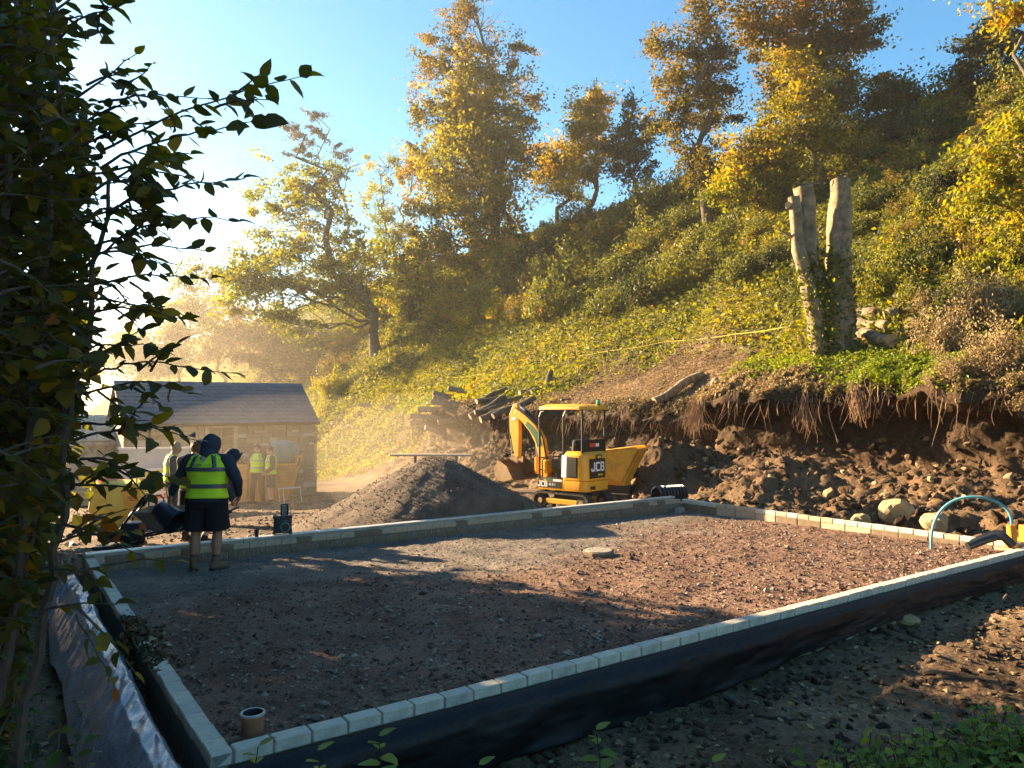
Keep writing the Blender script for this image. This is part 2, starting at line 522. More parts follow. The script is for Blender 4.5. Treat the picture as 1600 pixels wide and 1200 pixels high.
# leaves
G_LIME = [(0, (0.045, 0.06, 0.01)), (0.35, (0.125, 0.14, 0.014)), (0.65, (0.24, 0.22, 0.018)), (0.85, (0.36, 0.25, 0.02)), (1, (0.42, 0.20, 0.02))]
G_GOLD = [(0, (0.05, 0.055, 0.010)), (0.3, (0.16, 0.14, 0.014)), (0.6, (0.30, 0.22, 0.016)), (0.85, (0.46, 0.25, 0.018)), (1, (0.46, 0.15, 0.015))]
G_DARK = [(0, (0.018, 0.022, 0.008)), (0.4, (0.045, 0.05, 0.013)), (0.75, (0.10, 0.085, 0.018)), (1, (0.2, 0.12, 0.025))]
G_BROWN = [(0, (0.045, 0.045, 0.012)), (0.35, (0.12, 0.095, 0.018)), (0.7, (0.25, 0.145, 0.022)), (1, (0.38, 0.17, 0.025))]
G_DRY = [(0, (0.07, 0.048, 0.024)), (0.5, (0.22, 0.15, 0.07)), (1, (0.44, 0.33, 0.17))]
G_BRAM = [(0, (0.03, 0.036, 0.01)), (0.35, (0.08, 0.085, 0.018)), (0.7, (0.18, 0.17, 0.028)), (0.92, (0.30, 0.24, 0.035)), (1, (0.28, 0.12, 0.025))]
G_NEAR = [(0, (0.04, 0.042, 0.012)), (0.5, (0.09, 0.085, 0.018)), (0.8, (0.16, 0.13, 0.02)), (0.93, (0.32, 0.21, 0.022)), (1, (0.30, 0.10, 0.02))]
G_NETTLE = [(0, (0.03, 0.05, 0.014)), (0.5, (0.07, 0.10, 0.022)), (0.85, (0.14, 0.15, 0.03)), (1, (0.28, 0.2, 0.03))]
G_GRASS = [(0, (0.10, 0.10, 0.02)), (0.4, (0.22, 0.18, 0.03)), (0.8, (0.38, 0.28, 0.06)), (1, (0.5, 0.36, 0.10))]
G_MOSS = [(0, (0.08, 0.11, 0.015)), (0.6, (0.2, 0.23, 0.025)), (1, (0.32, 0.3, 0.04))]
for nm, g, t in (("leaf_lime", G_LIME, .5), ("leaf_gold", G_GOLD, .5), ("leaf_dark", G_DARK, .35), ("leaf_brown", G_BROWN, .45), ("leaf_dry", G_DRY, .3),
                 ("leaf_bramble", G_BRAM, .38), ("leaf_near", G_NEAR, .5), ("leaf_nettle", G_NETTLE, .4), ("grass", G_GRASS, .45), ("moss", G_MOSS, .45)):
    leaf_mat(nm, g, t)

# ------------------------------------------------------------------ the ground, the hill and the filled floor
def yard_z(t):
    return -0.06 - 0.065 * np.clip(t - 6.6, 0, 32)

def ground_z(x, y, rough=True):
    x = np.asarray(x, float); y = np.asarray(y, float)
    s, t = st(x, y)
    base = lerp(lerp(-0.27, -0.11, sstep(2.5, 7.5, s)), -0.06, sstep(2.5, 6.8, t))
    base = base + yard_z(t) + 0.06
    r = np.hypot(x, y)
    base = base + 0.75 * sstep(4.5, 2.0, r) * sstep(-1.0, -2.0, t)
    # soil slumps outside the front wall
    d_front = -t
    base = base - 0.10 * np.exp(-((d_front - 0.45) / 0.4) ** 2) * (t < 0) * (s > 0.5)
    if rough:
        fr = sstep(0.2, -0.6, t)
        base = base + fbm(x * 0.9, y * 0.9, oct=5, seed=3) * lerp(0.05, 0.12, fr)
        base = base + np.abs(fbm(x * 5, y * 5, oct=3, seed=9)) * lerp(0.03, 0.06, fr)
    inside = (s > -0.06) & (s < LS + 0.06) & (t > -0.06) & (t < WT + 0.25)
    base = np.where(inside, -0.6, base)
    # sinks away under the hill
    base = base - 3.0 * sstep(15.5, 18, s)
    return base

ang = np.concatenate([np.linspace(-180, -52, 50, endpoint=False), np.linspace(-52, 52, 400), np.linspace(52, 180, 51)[1:]])
rad = np.concatenate([[0.3], np.geomspace(1.2, 4, 30, endpoint=False), np.geomspace(4, 30, 215, endpoint=False), np.geomspace(30, 900, 40)])
aa, rr = np.meshgrid(np.radians(ang), rad)
gx, gy = np.sin(aa) * rr, np.cos(aa) * rr
gz = ground_z(gx, gy)
nr, na = gx.shape
idx = np.arange(nr * na).reshape(nr, na)
F = np.stack([idx[:-1, :-1], idx[:-1, 1:], idx[1:, 1:], idx[1:, :-1]], -1).reshape(-1, 4)[:, ::-1]
g_me = mesh_np("ground", np.stack([gx, gy, gz], -1), F, [MATS["ground_earth"]], True)
tag(link("ground", g_me), kind="structure")

# the hill: a profile swept along the slab's short axis
K_N = np.array([(10.9, -.6), (11.25, -.15), (12.2, .34), (13.6, .72), (14.85, .88), (15.15, 1.75), (14.0, 2.25), (14.1, 2.5), (17, 3.75), (20, 5.4), (26, 9.2), (30, 12), (38, 17.5), (43, 19.2), (70, 20)])
K_M = np.array([(12.6, -1.6), (13.4, -1.0), (15.0, -.35), (16.6, .0), (17.5, .2), (17.75, 1.1), (16.85, 1.7), (17.05, 1.95), (18.6, 2.65), (21.8, 4.15), (26, 7.6), (30, 11), (38, 17.3), (43, 19.2), (70, 20)])
K_F = np.array([(12, -3.2), (14, -2.4), (15, -1.8), (16, -1.1), (17, -.35), (18, .5), (19, 1.3), (19.5, 1.75), (20.5, 2.6), (22.5, 4.4), (26, 7.4), (30, 10.8), (38, 17.0), (43, 19.0), (70, 20)])
seg_n = [3, 16, 24, 15, 14, 11, 7, 28, 24, 28, 18, 24, 8, 5]
tt = np.concatenate([np.linspace(-14, 0, 80, endpoint=False), np.linspace(0, 26, 320, endpoint=False), np.linspace(26, 60, 150, endpoint=False), np.linspace(60, 200, 80)])
a_ = sstep(8.6, 11.4, tt + 0.5 * vnoise(tt * .6, tt * 0, seed=5))
f_ = sstep(26, 40, tt)
K = K_N[None] * (1 - a_)[:, None, None] + K_M[None] * a_[:, None, None]
K = K * (1 - f_)[:, None, None] + K_F[None] * f_[:, None, None]
# wander of the cut edge and its height
wob = (fbm(tt * .45, tt * 0 + 3, oct=3, seed=21) * .55)
K[:, 3:8, 0] += wob[:, None]
K[:, 6:8, 1] += (fbm(tt * .5, tt * 0 + 9, oct=3, seed=22) * .28)[:, None]
K[:, 2:4, 1] += (fbm(tt * .5, tt * 0 + 5, oct=3, seed=23) * .35)[:, None] * (1 - f_)[:, None]
cols_s, cols_z, pz = [], [], []
for k in range(len(K_N) - 1):
    for j in range(seg_n[k]):
        q = j / seg_n[k]
        cols_s.append(lerp(K[:, k, 0], K[:, k + 1, 0], q)); cols_z.append(lerp(K[:, k, 1], K[:, k + 1, 1], q)); pz.append(k + q)
cols_s.append(K[:, -1, 0]); cols_z.append(K[:, -1, 1]); pz.append(len(K_N) - 1)
HS, HZ = np.stack(cols_s, 1), np.stack(cols_z, 1)          # [t, p]
HT = np.repeat(tt[:, None], HS.shape[1], 1)
PZ = np.repeat(np.array(pz)[None], len(tt), 0)
cutv = sstep(0.5, 1.5, PZ) * (1 - sstep(7.2, 8.0, PZ)) * (1 - f_)[:, None]
n_a = fbm(HS * 1.6, HT * 1.6, HZ * 1.6, oct=5, seed=31, gain=.6)
n_b = np.abs(fbm(HS * 4.5, HT * 4.5, HZ * 4.5, oct=4, seed=35, gain=.6))
n_c = np.abs(fbm(HS * 11, HT * 11, HZ * 11, oct=3, seed=39, gain=.6))
HZ = HZ + cutv * (n_a * .30 + n_b * .24 + n_c * .10 - .08)
HS = HS + cutv * (fbm(HS * 2.2 + 9, HT * 2.2, HZ * 2.2, oct=4, seed=37, gain=.6) * .38)
# heap of pale clay spoil beside the dumper
heap = np.exp(-((HS - 12.9) / 1.0) ** 2 - ((HT - 9.4) / 1.3) ** 2)
HZ = HZ + heap * (1.0 + .5 * n_a + .4 * n_b) * (PZ < 5)
upper = sstep(7.5, 9, PZ)
HZ = HZ + upper * (fbm(HS * .22, HT * .16, oct=4, seed=41) * .9 + fbm(HS * 1.1, HT * 1.1, oct=3, seed=43) * .14)
toe = sstep(32, 45, HT)
soil = np.clip(1 - sstep(7.3, 8.2, PZ), 0, 1) * (1 - f_)[:, None]
bare = sstep(8.5, 10.5, HT) * (1 - sstep(19, 24, HT)) * sstep(23.3, 21.2, HS + .9 * fbm(HS * .6, HT * .6, seed=47)) * (PZ > 6.5)
soil = np.maximum(soil, bare)
hx, hy = xy(HS, HT)
n_t, n_p = HS.shape
idx = np.arange(n_t * n_p).reshape(n_t, n_p)
HF = np.stack([idx[:-1, :-1], idx[:-1, 1:], idx[1:, 1:], idx[1:, :-1]], -1).reshape(-1, 4)
HV = np.stack([hx, hy, HZ], -1)
h_me = mesh_np("hill", HV, HF, [MATS["hill_earth"]], True, point_attr={"soil": soil.ravel(), "topsoil": (sstep(3.7, 4.6, PZ + .5 * n_a) * sstep(7.6, 7.0, PZ) * (1 - f_)[:, None] * .9).ravel()})
HILL = tag(link("hill", h_me), kind="structure")

I_CUT = sum(seg_n[:7])
def hill_z(s, t):
    i = np.clip(np.searchsorted(tt, t) - 1, 0, n_t - 2)
    k = (t - tt[i]) / (tt[i + 1] - tt[i])
    z0 = np.interp(s, HS[i, I_CUT:], HZ[i, I_CUT:]); z1 = np.interp(s, HS[i + 1, I_CUT:], HZ[i + 1, I_CUT:])
    return lerp(z0, z1, k)

def ray_hill(u, v, y0=10, y1=190):
    d = ray(u, v); d = d / d[1]
    for Y in np.arange(y0, y1, 0.1):
        p = np.array([0, 0, CAM_Z]) + d * Y
        s, t = st(p[0], p[1])
        i = min(max(np.searchsorted(tt, t) - 1, 0), n_t - 2)
        if s < HS[i, I_CUT]: continue
        if p[2] < hill_z(s, t): return p
    return ray_hill(u, v + 3, y0, y1)          # just over the skyline: step down onto the crest

# the filled floor between the walls
ss = np.linspace(-0.02, LS + 0.02, 270); t2 = np.linspace(-0.02, WT + 0.02, 185)
FS, FT = np.meshgrid(ss, t2)
def floor_base(s, t):
    a, b = np.clip(s / LS, 0, 1), np.clip(t / WT, 0, 1)
    return (0.115 * (1 - a) + 0.055 * a) * (1 - b) + (0.0 * (1 - a) - 0.07 * a) * b + 0.035 * (1 - b) * sstep(0, .03, 1 - b) * 0
def floor_z(s, t):
    edge = np.minimum(np.minimum(s, LS - s), np.minimum(t, WT - t))
    k = sstep(-.02, .35, edge)
    return floor_base(s, t) + k * (fbm(s * 1.1, t * 1.1, oct=3, seed=51) * .028) + (0.3 + .7 * k) * (np.abs(fbm(s * 7, t * 7, oct=3, seed=53)) * .03 - .012)
FZ = floor_z(FS, FT)
fx, fy = xy(FS, FT)
n0, n1 = FS.shape
idx = np.arange(n0 * n1).reshape(n0, n1)
FF = np.stack([idx[:-1, :-1], idx[:-1, 1:], idx[1:, 1:], idx[1:, :-1]], -1).reshape(-1, 4)
def grey_mask(s, t):
    w = fbm(s * .5, t * .5, oct=3, seed=55) * 1.3
    return sstep(-0.9, 0.9, t - 3.6 + w + .5 * fbm(s * 2, t * 2, oct=3, seed=58) - .28 * np.clip(s - 5, 0, 9)) 
f_me = mesh_np("gravel_floor", np.stack([fx, fy, FZ], -1), FF, [MATS["floor_red"]], True, point_attr={"grey": grey_mask(FS, FT).ravel()})
FLOOR = tag(link("gravel_floor", f_me), kind="structure")

# ---- loose pieces: irregular lumps joined into one part
_ico = None
G_ = (1 + 5 ** .5) / 2
ICO_V = np.array([(-1, G_, 0), (1, G_, 0), (-1, -G_, 0), (1, -G_, 0), (0, -1, G_), (0, 1, G_), (0, -1, -G_), (0, 1, -G_), (G_, 0, -1), (G_, 0, 1), (-G_, 0, -1), (-G_, 0, 1)]) / math.hypot(1, G_)
ICO_F = np.array([(0, 11, 5), (0, 5, 1), (0, 1, 7), (0, 7, 10), (0, 10, 11), (1, 5, 9), (5, 11, 4), (11, 10, 2), (10, 7, 6), (7, 1, 8), (3, 9, 4), (3, 4, 2), (3, 2, 6), (3, 6, 8), (3, 8, 9), (4, 9, 5), (2, 4, 11), (6, 2, 10), (8, 6, 7), (9, 8, 1)])
OCT_V = np.array([(1, 0, 0), (-1, 0, 0), (0, 1, 0), (0, -1, 0), (0, 0, 1), (0, 0, -1)], float)
OCT_F = np.array([(0, 2, 4), (2, 1, 4), (1, 3, 4), (3, 0, 4), (2, 0, 5), (1, 2, 5), (3, 1, 5), (0, 3, 5)])
def lumps(C, size, seed=0, flat=0.6, round_=False):
    """irregular stones; round_ ones have twenty faces, small ones eight"""
    r = np.random.default_rng(seed)
    N = len(C)
    base, f = (ICO_V, ICO_F) if round_ else (OCT_V, OCT_F)
    nv = len(base)
    V = np.repeat(base[None], N, 0) * ((0.75 + 0.5 * r.random((N, nv, 1))) if round_ else (0.55 + 0.9 * r.random((N, nv, 1))))
    V *= (.75 + .5 * r.random((N, 1, 3)))
    V += r.normal(0, .08 if round_ else .22, V.shape)
    V[:, :, 2] *= flat
    q = r.random(N) * 2 * np.pi
    c, s_ = np.cos(q)[:, None], np.sin(q)[:, None]
    x, y = V[:, :, 0] * c - V[:, :, 1] * s_, V[:, :, 0] * s_ + V[:, :, 1] * c
    tl = r.normal(0, .5, (N, 1))
    z = V[:, :, 2] + x * tl * .5
    V = np.stack([x, y, z], -1) * np.asarray(size).reshape(N, 1, 1) * .5 + np.asarray(C)[:, None, :]
    F = (f[None] + (np.arange(N) * nv)[:, None, None]).reshape(-1, 3)
    return V.reshape(-1, 3), F, np.repeat(r.random(N), len(f))

def lump_obj(name, C, size, mat, seed, parent=None, flat=.6, round_=False):
    if round_:
        big = np.asarray(size) > .042
        V, F, tint = lumps(C[big], size[big], seed, flat, True)
        V2, F2, t2_ = lumps(C[~big], size[~big], seed + 1, flat, False)
        V, F, tint = np.concatenate([V, V2]), np.concatenate([F, F2 + len(V)]), np.concatenate([tint, t2_])
    else:
        V, F, tint = lumps(C, size, seed, flat)
    o = link(name, mesh_np(name, V, F, [MATS[mat]], False, {"tint": tint}), parent)
    return tag(o, kind="stuff")

N = 21000
q = rng.random(N) ** 1.0
fs_, ft_ = rng.random(N) * (LS - .1) + .05, (rng.random(N) ** 1.35) * (WT - .1) + .05
fz_ = floor_z(fs_, ft_)
g_ = grey_mask(fs_, ft_)
sz = (0.012 + 0.03 * rng.random(N) ** 3 + .035 * (rng.random(N) > .985)) * (1.25 - .5 * g_)
px_, py_ = xy(fs_, ft_)
C_ = np.stack([px_, py_, fz_ + sz * .15], -1)
gm = rng.random(N) < g_
lump_obj("loose_stones", C_[~gm], sz[~gm], "chips", 1, FLOOR)
lump_obj("loose_chippings", C_[gm], sz[gm], "grey_chips", 2, FLOOR)

# stones over the yard behind the rear wall and over the soil in front
def scatter_ground(name, n, smin, smax, tmin, tmax, z0, z1, mat, seed, pw=3):
    r = np.random.default_rng(seed)
    s = smin + (smax - smin) * r.random(n); t = tmin + (tmax - tmin) * r.random(n) ** 1.3
    x, y = xy(s, t)
    size = z0 + (z1 - z0) * r.random(n) ** pw
    z = ground_z(x, y)
    ok = z > -3.2
    C = np.stack([x, y, z + size * .12], -1)[ok]
    tag(lump_obj(name, C, size[ok], mat, seed, round_=True), "loose stones and rubble scattered over the bare ground", "stones")
scatter_ground("yard_stones", 9000, -2, 12.5, WT + .35, 22, .015, .10, "yard_stone", 11)
o = bpy.data.objects["yard_stones"]; o["label"] = "loose pale stones strewn over the yard behind the slab"
scatter_ground("soil_stones", 14000, 0.2, 14, -.15, -4.2, .008, .09, "clods", 12, 5)
o = bpy.data.objects["soil_stones"]; o["label"] = "small stones and clods in the soil in front of the slab"
scatter_ground("trench_stones", 3500, -3.5, -.12, 7.0, -1.5, .012, .07, "clods", 13, 3)
o = bpy.data.objects["trench_stones"]; o["label"] = "gravel and clods beside the silver membrane sheet"

# clods on the rubble slope under the cut
sel = np.argwhere((PZ > 1) & (PZ < 4.6) & (HT > -4) & (HT < 24))
w = np.ones(len(sel)); pk = sel[rng.integers(0, len(sel), 10000)]
C_ = HV[pk[:, 0], pk[:, 1]] + rng.normal(0, .05, (len(pk), 3))
sz = .025 + .20 * rng.random(len(pk)) ** 6
lump_obj("soil_clods", C_, sz, "clods", 14, HILL, .8, True)
# big pale rocks at the foot of the bank
def rock(u, v, Y, size, seed, label, name="boulder"):
    p = at_y(u, v, Y)
    bm = bmesh.new(); bmesh.ops.create_icosphere(bm, subdivisions=3, radius=.5)
    co = np.array([v_.co for v_ in bm.verts])
    d = 1 + fbm(co[:, 0] * 2.4 + seed, co[:, 1] * 2.4, co[:, 2] * 2.4, oct=4, seed=seed) * .55
    co = co * d[:, None] * np.array(size)
    for v_, c in zip(bm.verts, co): v_.co = c
    me = bpy.data.meshes.new(name); bm.to_mesh(me); bm.free(); me.materials.append(MATS["pale_rock"])
    o = link(name, me, None, p, (0, 0, seed))
    tag(o, label, "rock")
rock(1400, 797, 13.2, (.55, .45, .5), 3, "large pale yellow boulder behind the low brick wall")
rock(1462, 815, 12.4, (.38, .4, .34), 5, "smaller pale boulder inside the blue pipe arch")
rock(1345, 812, 13.2, (.3, .3, .24), 8, "small pale rock beside the large yellow boulder")
def ground_rock(u, v, size, seed, label):
    p = at_z(u, v, -0.3); p[2] = float(ground_z(p[0], p[1])) + size[2] * .15
    rock(u, v, 5, size, seed, label)
    o = COL.objects[-1]; o.location = p
ground_rock(772, 1172, (.12, .10, .09), 12, "fist sized pale stone on the soil below the black membrane")
ground_rock(1412, 985, (.3, .2, .14), 15, "pale lump of rock on the sunlit soil in front of the slab")

# ------------------------------------------------------------------ the low walls round the slab
def block_mesh(l, w, h, mat, bev=.005, seed=0):
    r = random.Random(seed)
    mb = MB().box((0, 0, 0), (l, w, h))
    me = mb.mesh("brick", MATS[mat], bevel=bev, seg=1)
    for v in me.vertices:
        v.co.x += r.uniform(-.0022, .0022); v.co.y += r.uniform(-.002, .002); v.co.z += r.uniform(-.002, .002)
    return me
BR_L = .215
def brick_set(w, h, mats, l=BR_L):
    return [block_mesh(l, w, h, m, .005, i) for i, m in enumerate(mats * 2)]

def course(parent, name, meshes, along, a0, a1, off, z, pitch, seed, start=0):
    """row of bricks; along='s' or 't', off = the other coordinate of the row's centre line"""
    r = random.Random(seed)
    n = int(round((a1 - a0) / pitch)); step = (a1 - a0) / n
    rot = SLAB_ROT if along == 's' else SLAB_ROT + math.pi / 2
    for i in range(n):
        a = a0 + step * (i + .5)
        p = P(a, off + r.uniform(-.003, .003), z + r.uniform(-.003, .002)) if along == 's' else P(off + r.uniform(-.003, .003), a, z + r.uniform(-.003, .002))
        link(name, r.choice(meshes), parent, p, (r.uniform(-.01, .01), r.uniform(-.006, .006), rot + r.uniform(-.008, .008)))

def slab_box(s0, s1, t0, t1, z0, z1):
    mb = MB()
    pts = [P(s, t, z) for z in (z0, z1) for s, t in ((s0, t0), (s1, t0), (s1, t1), (s0, t1))]
    mb.add(pts, [(0, 3, 2, 1), (4, 5, 6, 7), (0, 1, 5, 4), (1, 2, 6, 5), (2, 3, 7, 6), (3, 0, 4, 7)])
    return mb

HB = .075
front = thing("brick_wall", "long low wall of cream bricks along the black plastic membrane", "wall")
course(front, "brick", brick_set(.105, HB, ["brick_cream", "brick_cream_b", "brick_cream"]), 's', 0.01, LS + .1, -.0525, TOP - HB / 2, .225, 1)
slab_box(0.0, LS + .1, -.098, -.006, -.3, TOP - .009).build("mortar", MATS["mortar"], front)
left = thing("brick_wall", "short low cream brick wall beside the silver plastic sheet, soil spilled across it", "wall")
course(left, "brick", brick_set(.115, HB, ["brick_cream", "brick_cream_b", "brick_cream"]), 't', -.105, WT - .02, -.0575, TOP - HB / 2, .225, 2)
slab_box(-.109, -.006, -.10, WT - .02, -.3, TOP - .009).build("mortar", MATS["mortar"], left)
right = thing("brick_wall", "low buff brick wall over grey blocks at the foot of the rubble slope", "wall")
course(right, "brick", brick_set(.105, HB, ["brick_buff", "brick_cream"]), 't', 0.0, WT - .02, LS + .0525, TOP - HB / 2, .225, 3)
course(right, "block", [block_mesh(.435, .105, .19, m, .006, 9 + i) for i, m in enumerate(["block_grey", "brick_buff", "block_grey"])], 't', 0.0, WT - .02, LS + .0545, TOP - HB - .1, .445, 4)
slab_box(LS + .009, LS + .10, 0.0, WT - .02, -.3, TOP - .009).build("mortar", MATS["mortar"], right)
rear = thing("brick_wall", "low brown brick wall below the drainage channel, stained blocks under its ledge", "wall")
course(rear, "brick", brick_set(.105, HB, ["brick_buff", "block_grey", "brick_buff"]), 's', -.12, LS - .01, WT + .0525, TOP - HB / 2, .225, 5)
course(rear, "block", [block_mesh(.435, .15, .24, m, .006, 19 + i) for i, m in enumerate(["block_grey", "block_grey"])], 's', -.12, LS - .01, WT + .035, TOP - HB - .125, .445, 6)
slab_box(-.12, LS, WT + .009, WT + .098, -.3, TOP - .009).build("mortar", MATS["mortar"], rear)
# mortar smears hanging on the stained blocks
mb = MB(); r_ = random.Random(3)
for i in range(420):
    s = r_.uniform(0, LS - .1); w = r_.uniform(.004, .016); h = r_.uniform(.02, .09)
    zt = TOP - HB - .012
    p = P(s, WT - .0425, zt - h / 2)
    mb.box(p, (w, .006, h), SLAB_ROT)
tag(mb.build("mortar_drips", MATS["mortar"], rear), kind="stuff")

# drainage channel on top of the rear wall
ch = thing("drainage_channel", "long drainage channel with slotted steel grate on top of the rear wall", "drain")
t0, t1 = WT + .108, WT + .235
ZT = TOP + .05
nseg = 11
for i in range(nseg):
    s0, s1 = -.1 + i * (LS + .05) / nseg, -.1 + (i + 1) * (LS + .05) / nseg - .006
    slab_box(s0, s1, t0, t1, -.1, ZT - .016).build("channel_section", MATS["concrete"], ch, bevel=.004, seg=1)
for i in range(nseg):
    s0, s1 = -.1 + i * (LS + .05) / nseg, -.1 + (i + 1) * (LS + .05) / nseg - .006
    mb = MB()
    m = slab_box(s0, s1, t0 + .003, t0 + .028, ZT - .014, ZT); mb.add(m.v, m.f)
    m = slab_box(s0, s1, t1 - .028, t1 - .003, ZT - .014, ZT); mb.add(m.v, m.f)
    nb = 34
    for j in range(nb):
        a = s0 + (s1 - s0) * (j + .5) / nb
        m = slab_box(a - .0085, a + .0085, t0 + .028, t1 - .028, ZT - .013, ZT - .002); mb.add(m.v, m.f)
    mb.build("grate", MATS["galvanised"], ch)
slab_box(-.13, .0, WT + .1, WT + .24, -.2, TOP + .02).build("end_block", MATS["block_grey"], ch, bevel=.005, seg=1)

# black damp proof membrane turned down over the front wall
def sweep_sheet(name, rows, mat, parent=None, thick=.006):
    rows = np.array(rows)                      # [i, j, 3]
    a, b, _ = rows.shape
    idx = np.arange(a * b).reshape(a, b)
    F = np.stack([idx[:-1, :-1], idx[:-1, 1:], idx[1:, 1:], idx[1:, :-1]], -1).reshape(-1, 4)
    o = link(name, mesh_np(name, rows.reshape(-1, 3), F, [MATS[mat]], True), parent)
    md = o.modifiers.new("thickness", 'SOLIDIFY'); md.thickness = thick; md.offset = 0
    return o
sv = np.linspace(-.02, LS + .9, 300)
prof = [(-.1075, TOP - .078), (-.135, TOP - .070), (-.17, TOP - .068), (-.21, TOP - .085), (-.245, TOP - .125), (-.26, TOP - .18), (-.262, TOP - .24), (-.262, TOP - .30), (-.262, TOP - .36), (-.262, TOP - .42), (-.27, TOP - .48)]
pr_t = np.interp(np.linspace(0, 10, 44), range(11), [p[0] for p in prof]); pr_z = np.interp(np.linspace(0, 10, 44), range(11), [p[1] for p in prof])
SV, KK = np.meshgrid(sv, np.linspace(0, 1, 44), indexing='ij')
drop = lerp(1.0, .62, sstep(3.2, 6.5, sv)) + .06 * fbm(sv * 1.3, sv * 0, seed=61)
TT_ = np.repeat(pr_t[None], len(sv), 0) + (fbm(SV * 2.2, KK * 4, oct=3, seed=62) * .022 + fbm(SV * 9, KK * 2, oct=2, seed=66) * .008) * sstep(.15, .5, KK)
ZZ_ = (TOP - .07) + (np.repeat(pr_z[None], len(sv), 0) - (TOP - .07)) * np.where(KK > .45, drop[:, None], lerp(1, drop[:, None], KK / .45)) + fbm(SV * 1.7, KK * 2, oct=3, seed=63) * .012 * sstep(.05, .4, KK)
X_, Y_ = xy(SV, TT_)
mem = sweep_sheet("plastic_membrane", np.stack([X_, Y_, ZZ_], -1), "membrane_black")
tag(mem, "black plastic membrane turned down along the outside of the long front wall", "membrane")
# footing blocks peeping out below it
r_ = random.Random(8)
fb = [block_mesh(.2, .1, .075, "brick_buff", .012, 31), block_mesh(.25, .1, .085, "block_grey", .012, 32), block_mesh(.16, .1, .07, "brick_cream_b", .012, 33)]
for row, z in enumerate((-.12, -.21)):
    s = 3.6 + row * .1
    while s < LS + .3:
        l = r_.uniform(.19, .27)
        link("footing_stone", r_.choice(fb), front, P(s, -.165 + r_.uniform(-.012, .012), z + r_.uniform(-.01, .01)), (r_.uniform(-.05, .05), r_.uniform(-.03, .03), SLAB_ROT + r_.uniform(-.06, .06)))
        s += l
# silver grey sheet lying outside the left wall
tv = np.linspace(-.35, 5.9, 220); kv = np.linspace(0, 1, 60)
TV, KV = np.meshgrid(tv, kv, indexing='ij')
ws = .05 * fbm(TV * .9, TV * 0, oct=3, seed=71)
S_ = lerp(-.235 + ws * .6, -.66 + ws * 1.6, KV)
Z_ = np.interp(KV, [0, .12, .35, .6, .85, 1], [-.02, .06, .05, -.03, -.14, -.24]) 
Z_ = Z_ + fbm(TV * 3.0 + KV * 2, KV * 2.2 + TV * .8, oct=4, seed=72, gain=.55) * .045 + np.abs(fbm(TV * 6 + KV * 5, KV * 3, oct=2, seed=74)) * .022 + .07
X_, Y_ = xy(S_, TV)
tag(sweep_sheet("plastic_sheet", np.stack([X_, Y_, Z_], -1), "membrane_grey"), "wrinkled silver grey plastic sheet lying beside the short left wall", "plastic sheet")
# grooved pale blue board over the corner
mb = MB(); 
c0, c1, c2, c3 = P(-.30, -.10, .085), P(.10, -.125, .075), P(.22, -.62, -.12), P(-.22, -.62, -.10)
nb = 22
for i in range(nb):
    a, b = i / nb, (i + .62) / nb
    e = []
    for k in (a, b):
        e.append((c0.lerp(c1, k), c3.lerp(c2, k)))
    up = Vector((0, 0, .012))
    (p0, q0), (p1, q1) = e
    mb.add([p0, p1, q1, q0, p0 + up, p1 + up, q1 + up, q0 + up], [(0, 3, 2, 1), (4, 5, 6, 7), (0, 1, 5, 4), (1, 2, 6, 5), (2, 3, 7, 6), (3, 0, 4, 7)])
dn = Vector((0, 0, -.012))
mb.add([c0, c1, c2, c3, c0 + dn, c1 + dn, c2 + dn, c3 + dn], [(0, 1, 2, 3), (4, 7, 6, 5), (0, 4, 5, 1), (1, 5, 6, 2), (2, 6, 7, 3), (3, 7, 4, 0)])
tag(mb.build("grooved_board", MATS["plank_blue"]), "pale blue finely grooved board over the corner where two walls meet", "board")
# soil spilled over the left wall
r = np.random.default_rng(5)
n = 1500
tc = np.where(r.random(n) < .65, r.normal(2.75, .22, n), r.normal(1.95, .14, n)); sc = r.normal(-.13, .09, n)
hh = .10 * np.exp(-((tc - 2.75) / .3) ** 2 - ((sc + .12) / .12) ** 2)
x, y = xy(sc, tc)
zb = np.where(sc > -.13, np.where(sc < .005, TOP, .1), -.06 + .1 * np.exp(-((tc - 2.75) / .4) ** 2))
o = lump_obj("spilled_soil", np.stack([x, y, zb + hh * r.random(n)], -1), .02 + .05 * r.random(n) ** 2, "clods", 15, None, .8)
tag(o, "dark soil spilled across the short left wall", "soil")

# ------------------------------------------------------------------ small things on and round the slab
def fz1(s, t): return float(floor_z(np.array([s]), np.array([t]))[0])
def gz1(x, y): return float(ground_z(np.array([x]), np.array([y]))[0])
def text_mesh(txt, size, mat, depth=.002, bold=0.0):
    cu = bpy.data.curves.new("lettering", 'FONT'); cu.body = txt; cu.size = size; cu.extrude = depth; cu.offset = bold
    cu.align_x = 'CENTER'; cu.align_y = 'CENTER'
    o = bpy.data.objects.new("lettering_source", cu); COL.objects.link(o)
    dg = bpy.context.evaluated_depsgraph_get()
    me = bpy.data.meshes.new_from_object(o.evaluated_get(dg))
    bpy.data.objects.remove(o)
    me.name = "lettering"; me.materials.clear(); me.materials.append(MATS[mat])
    return me

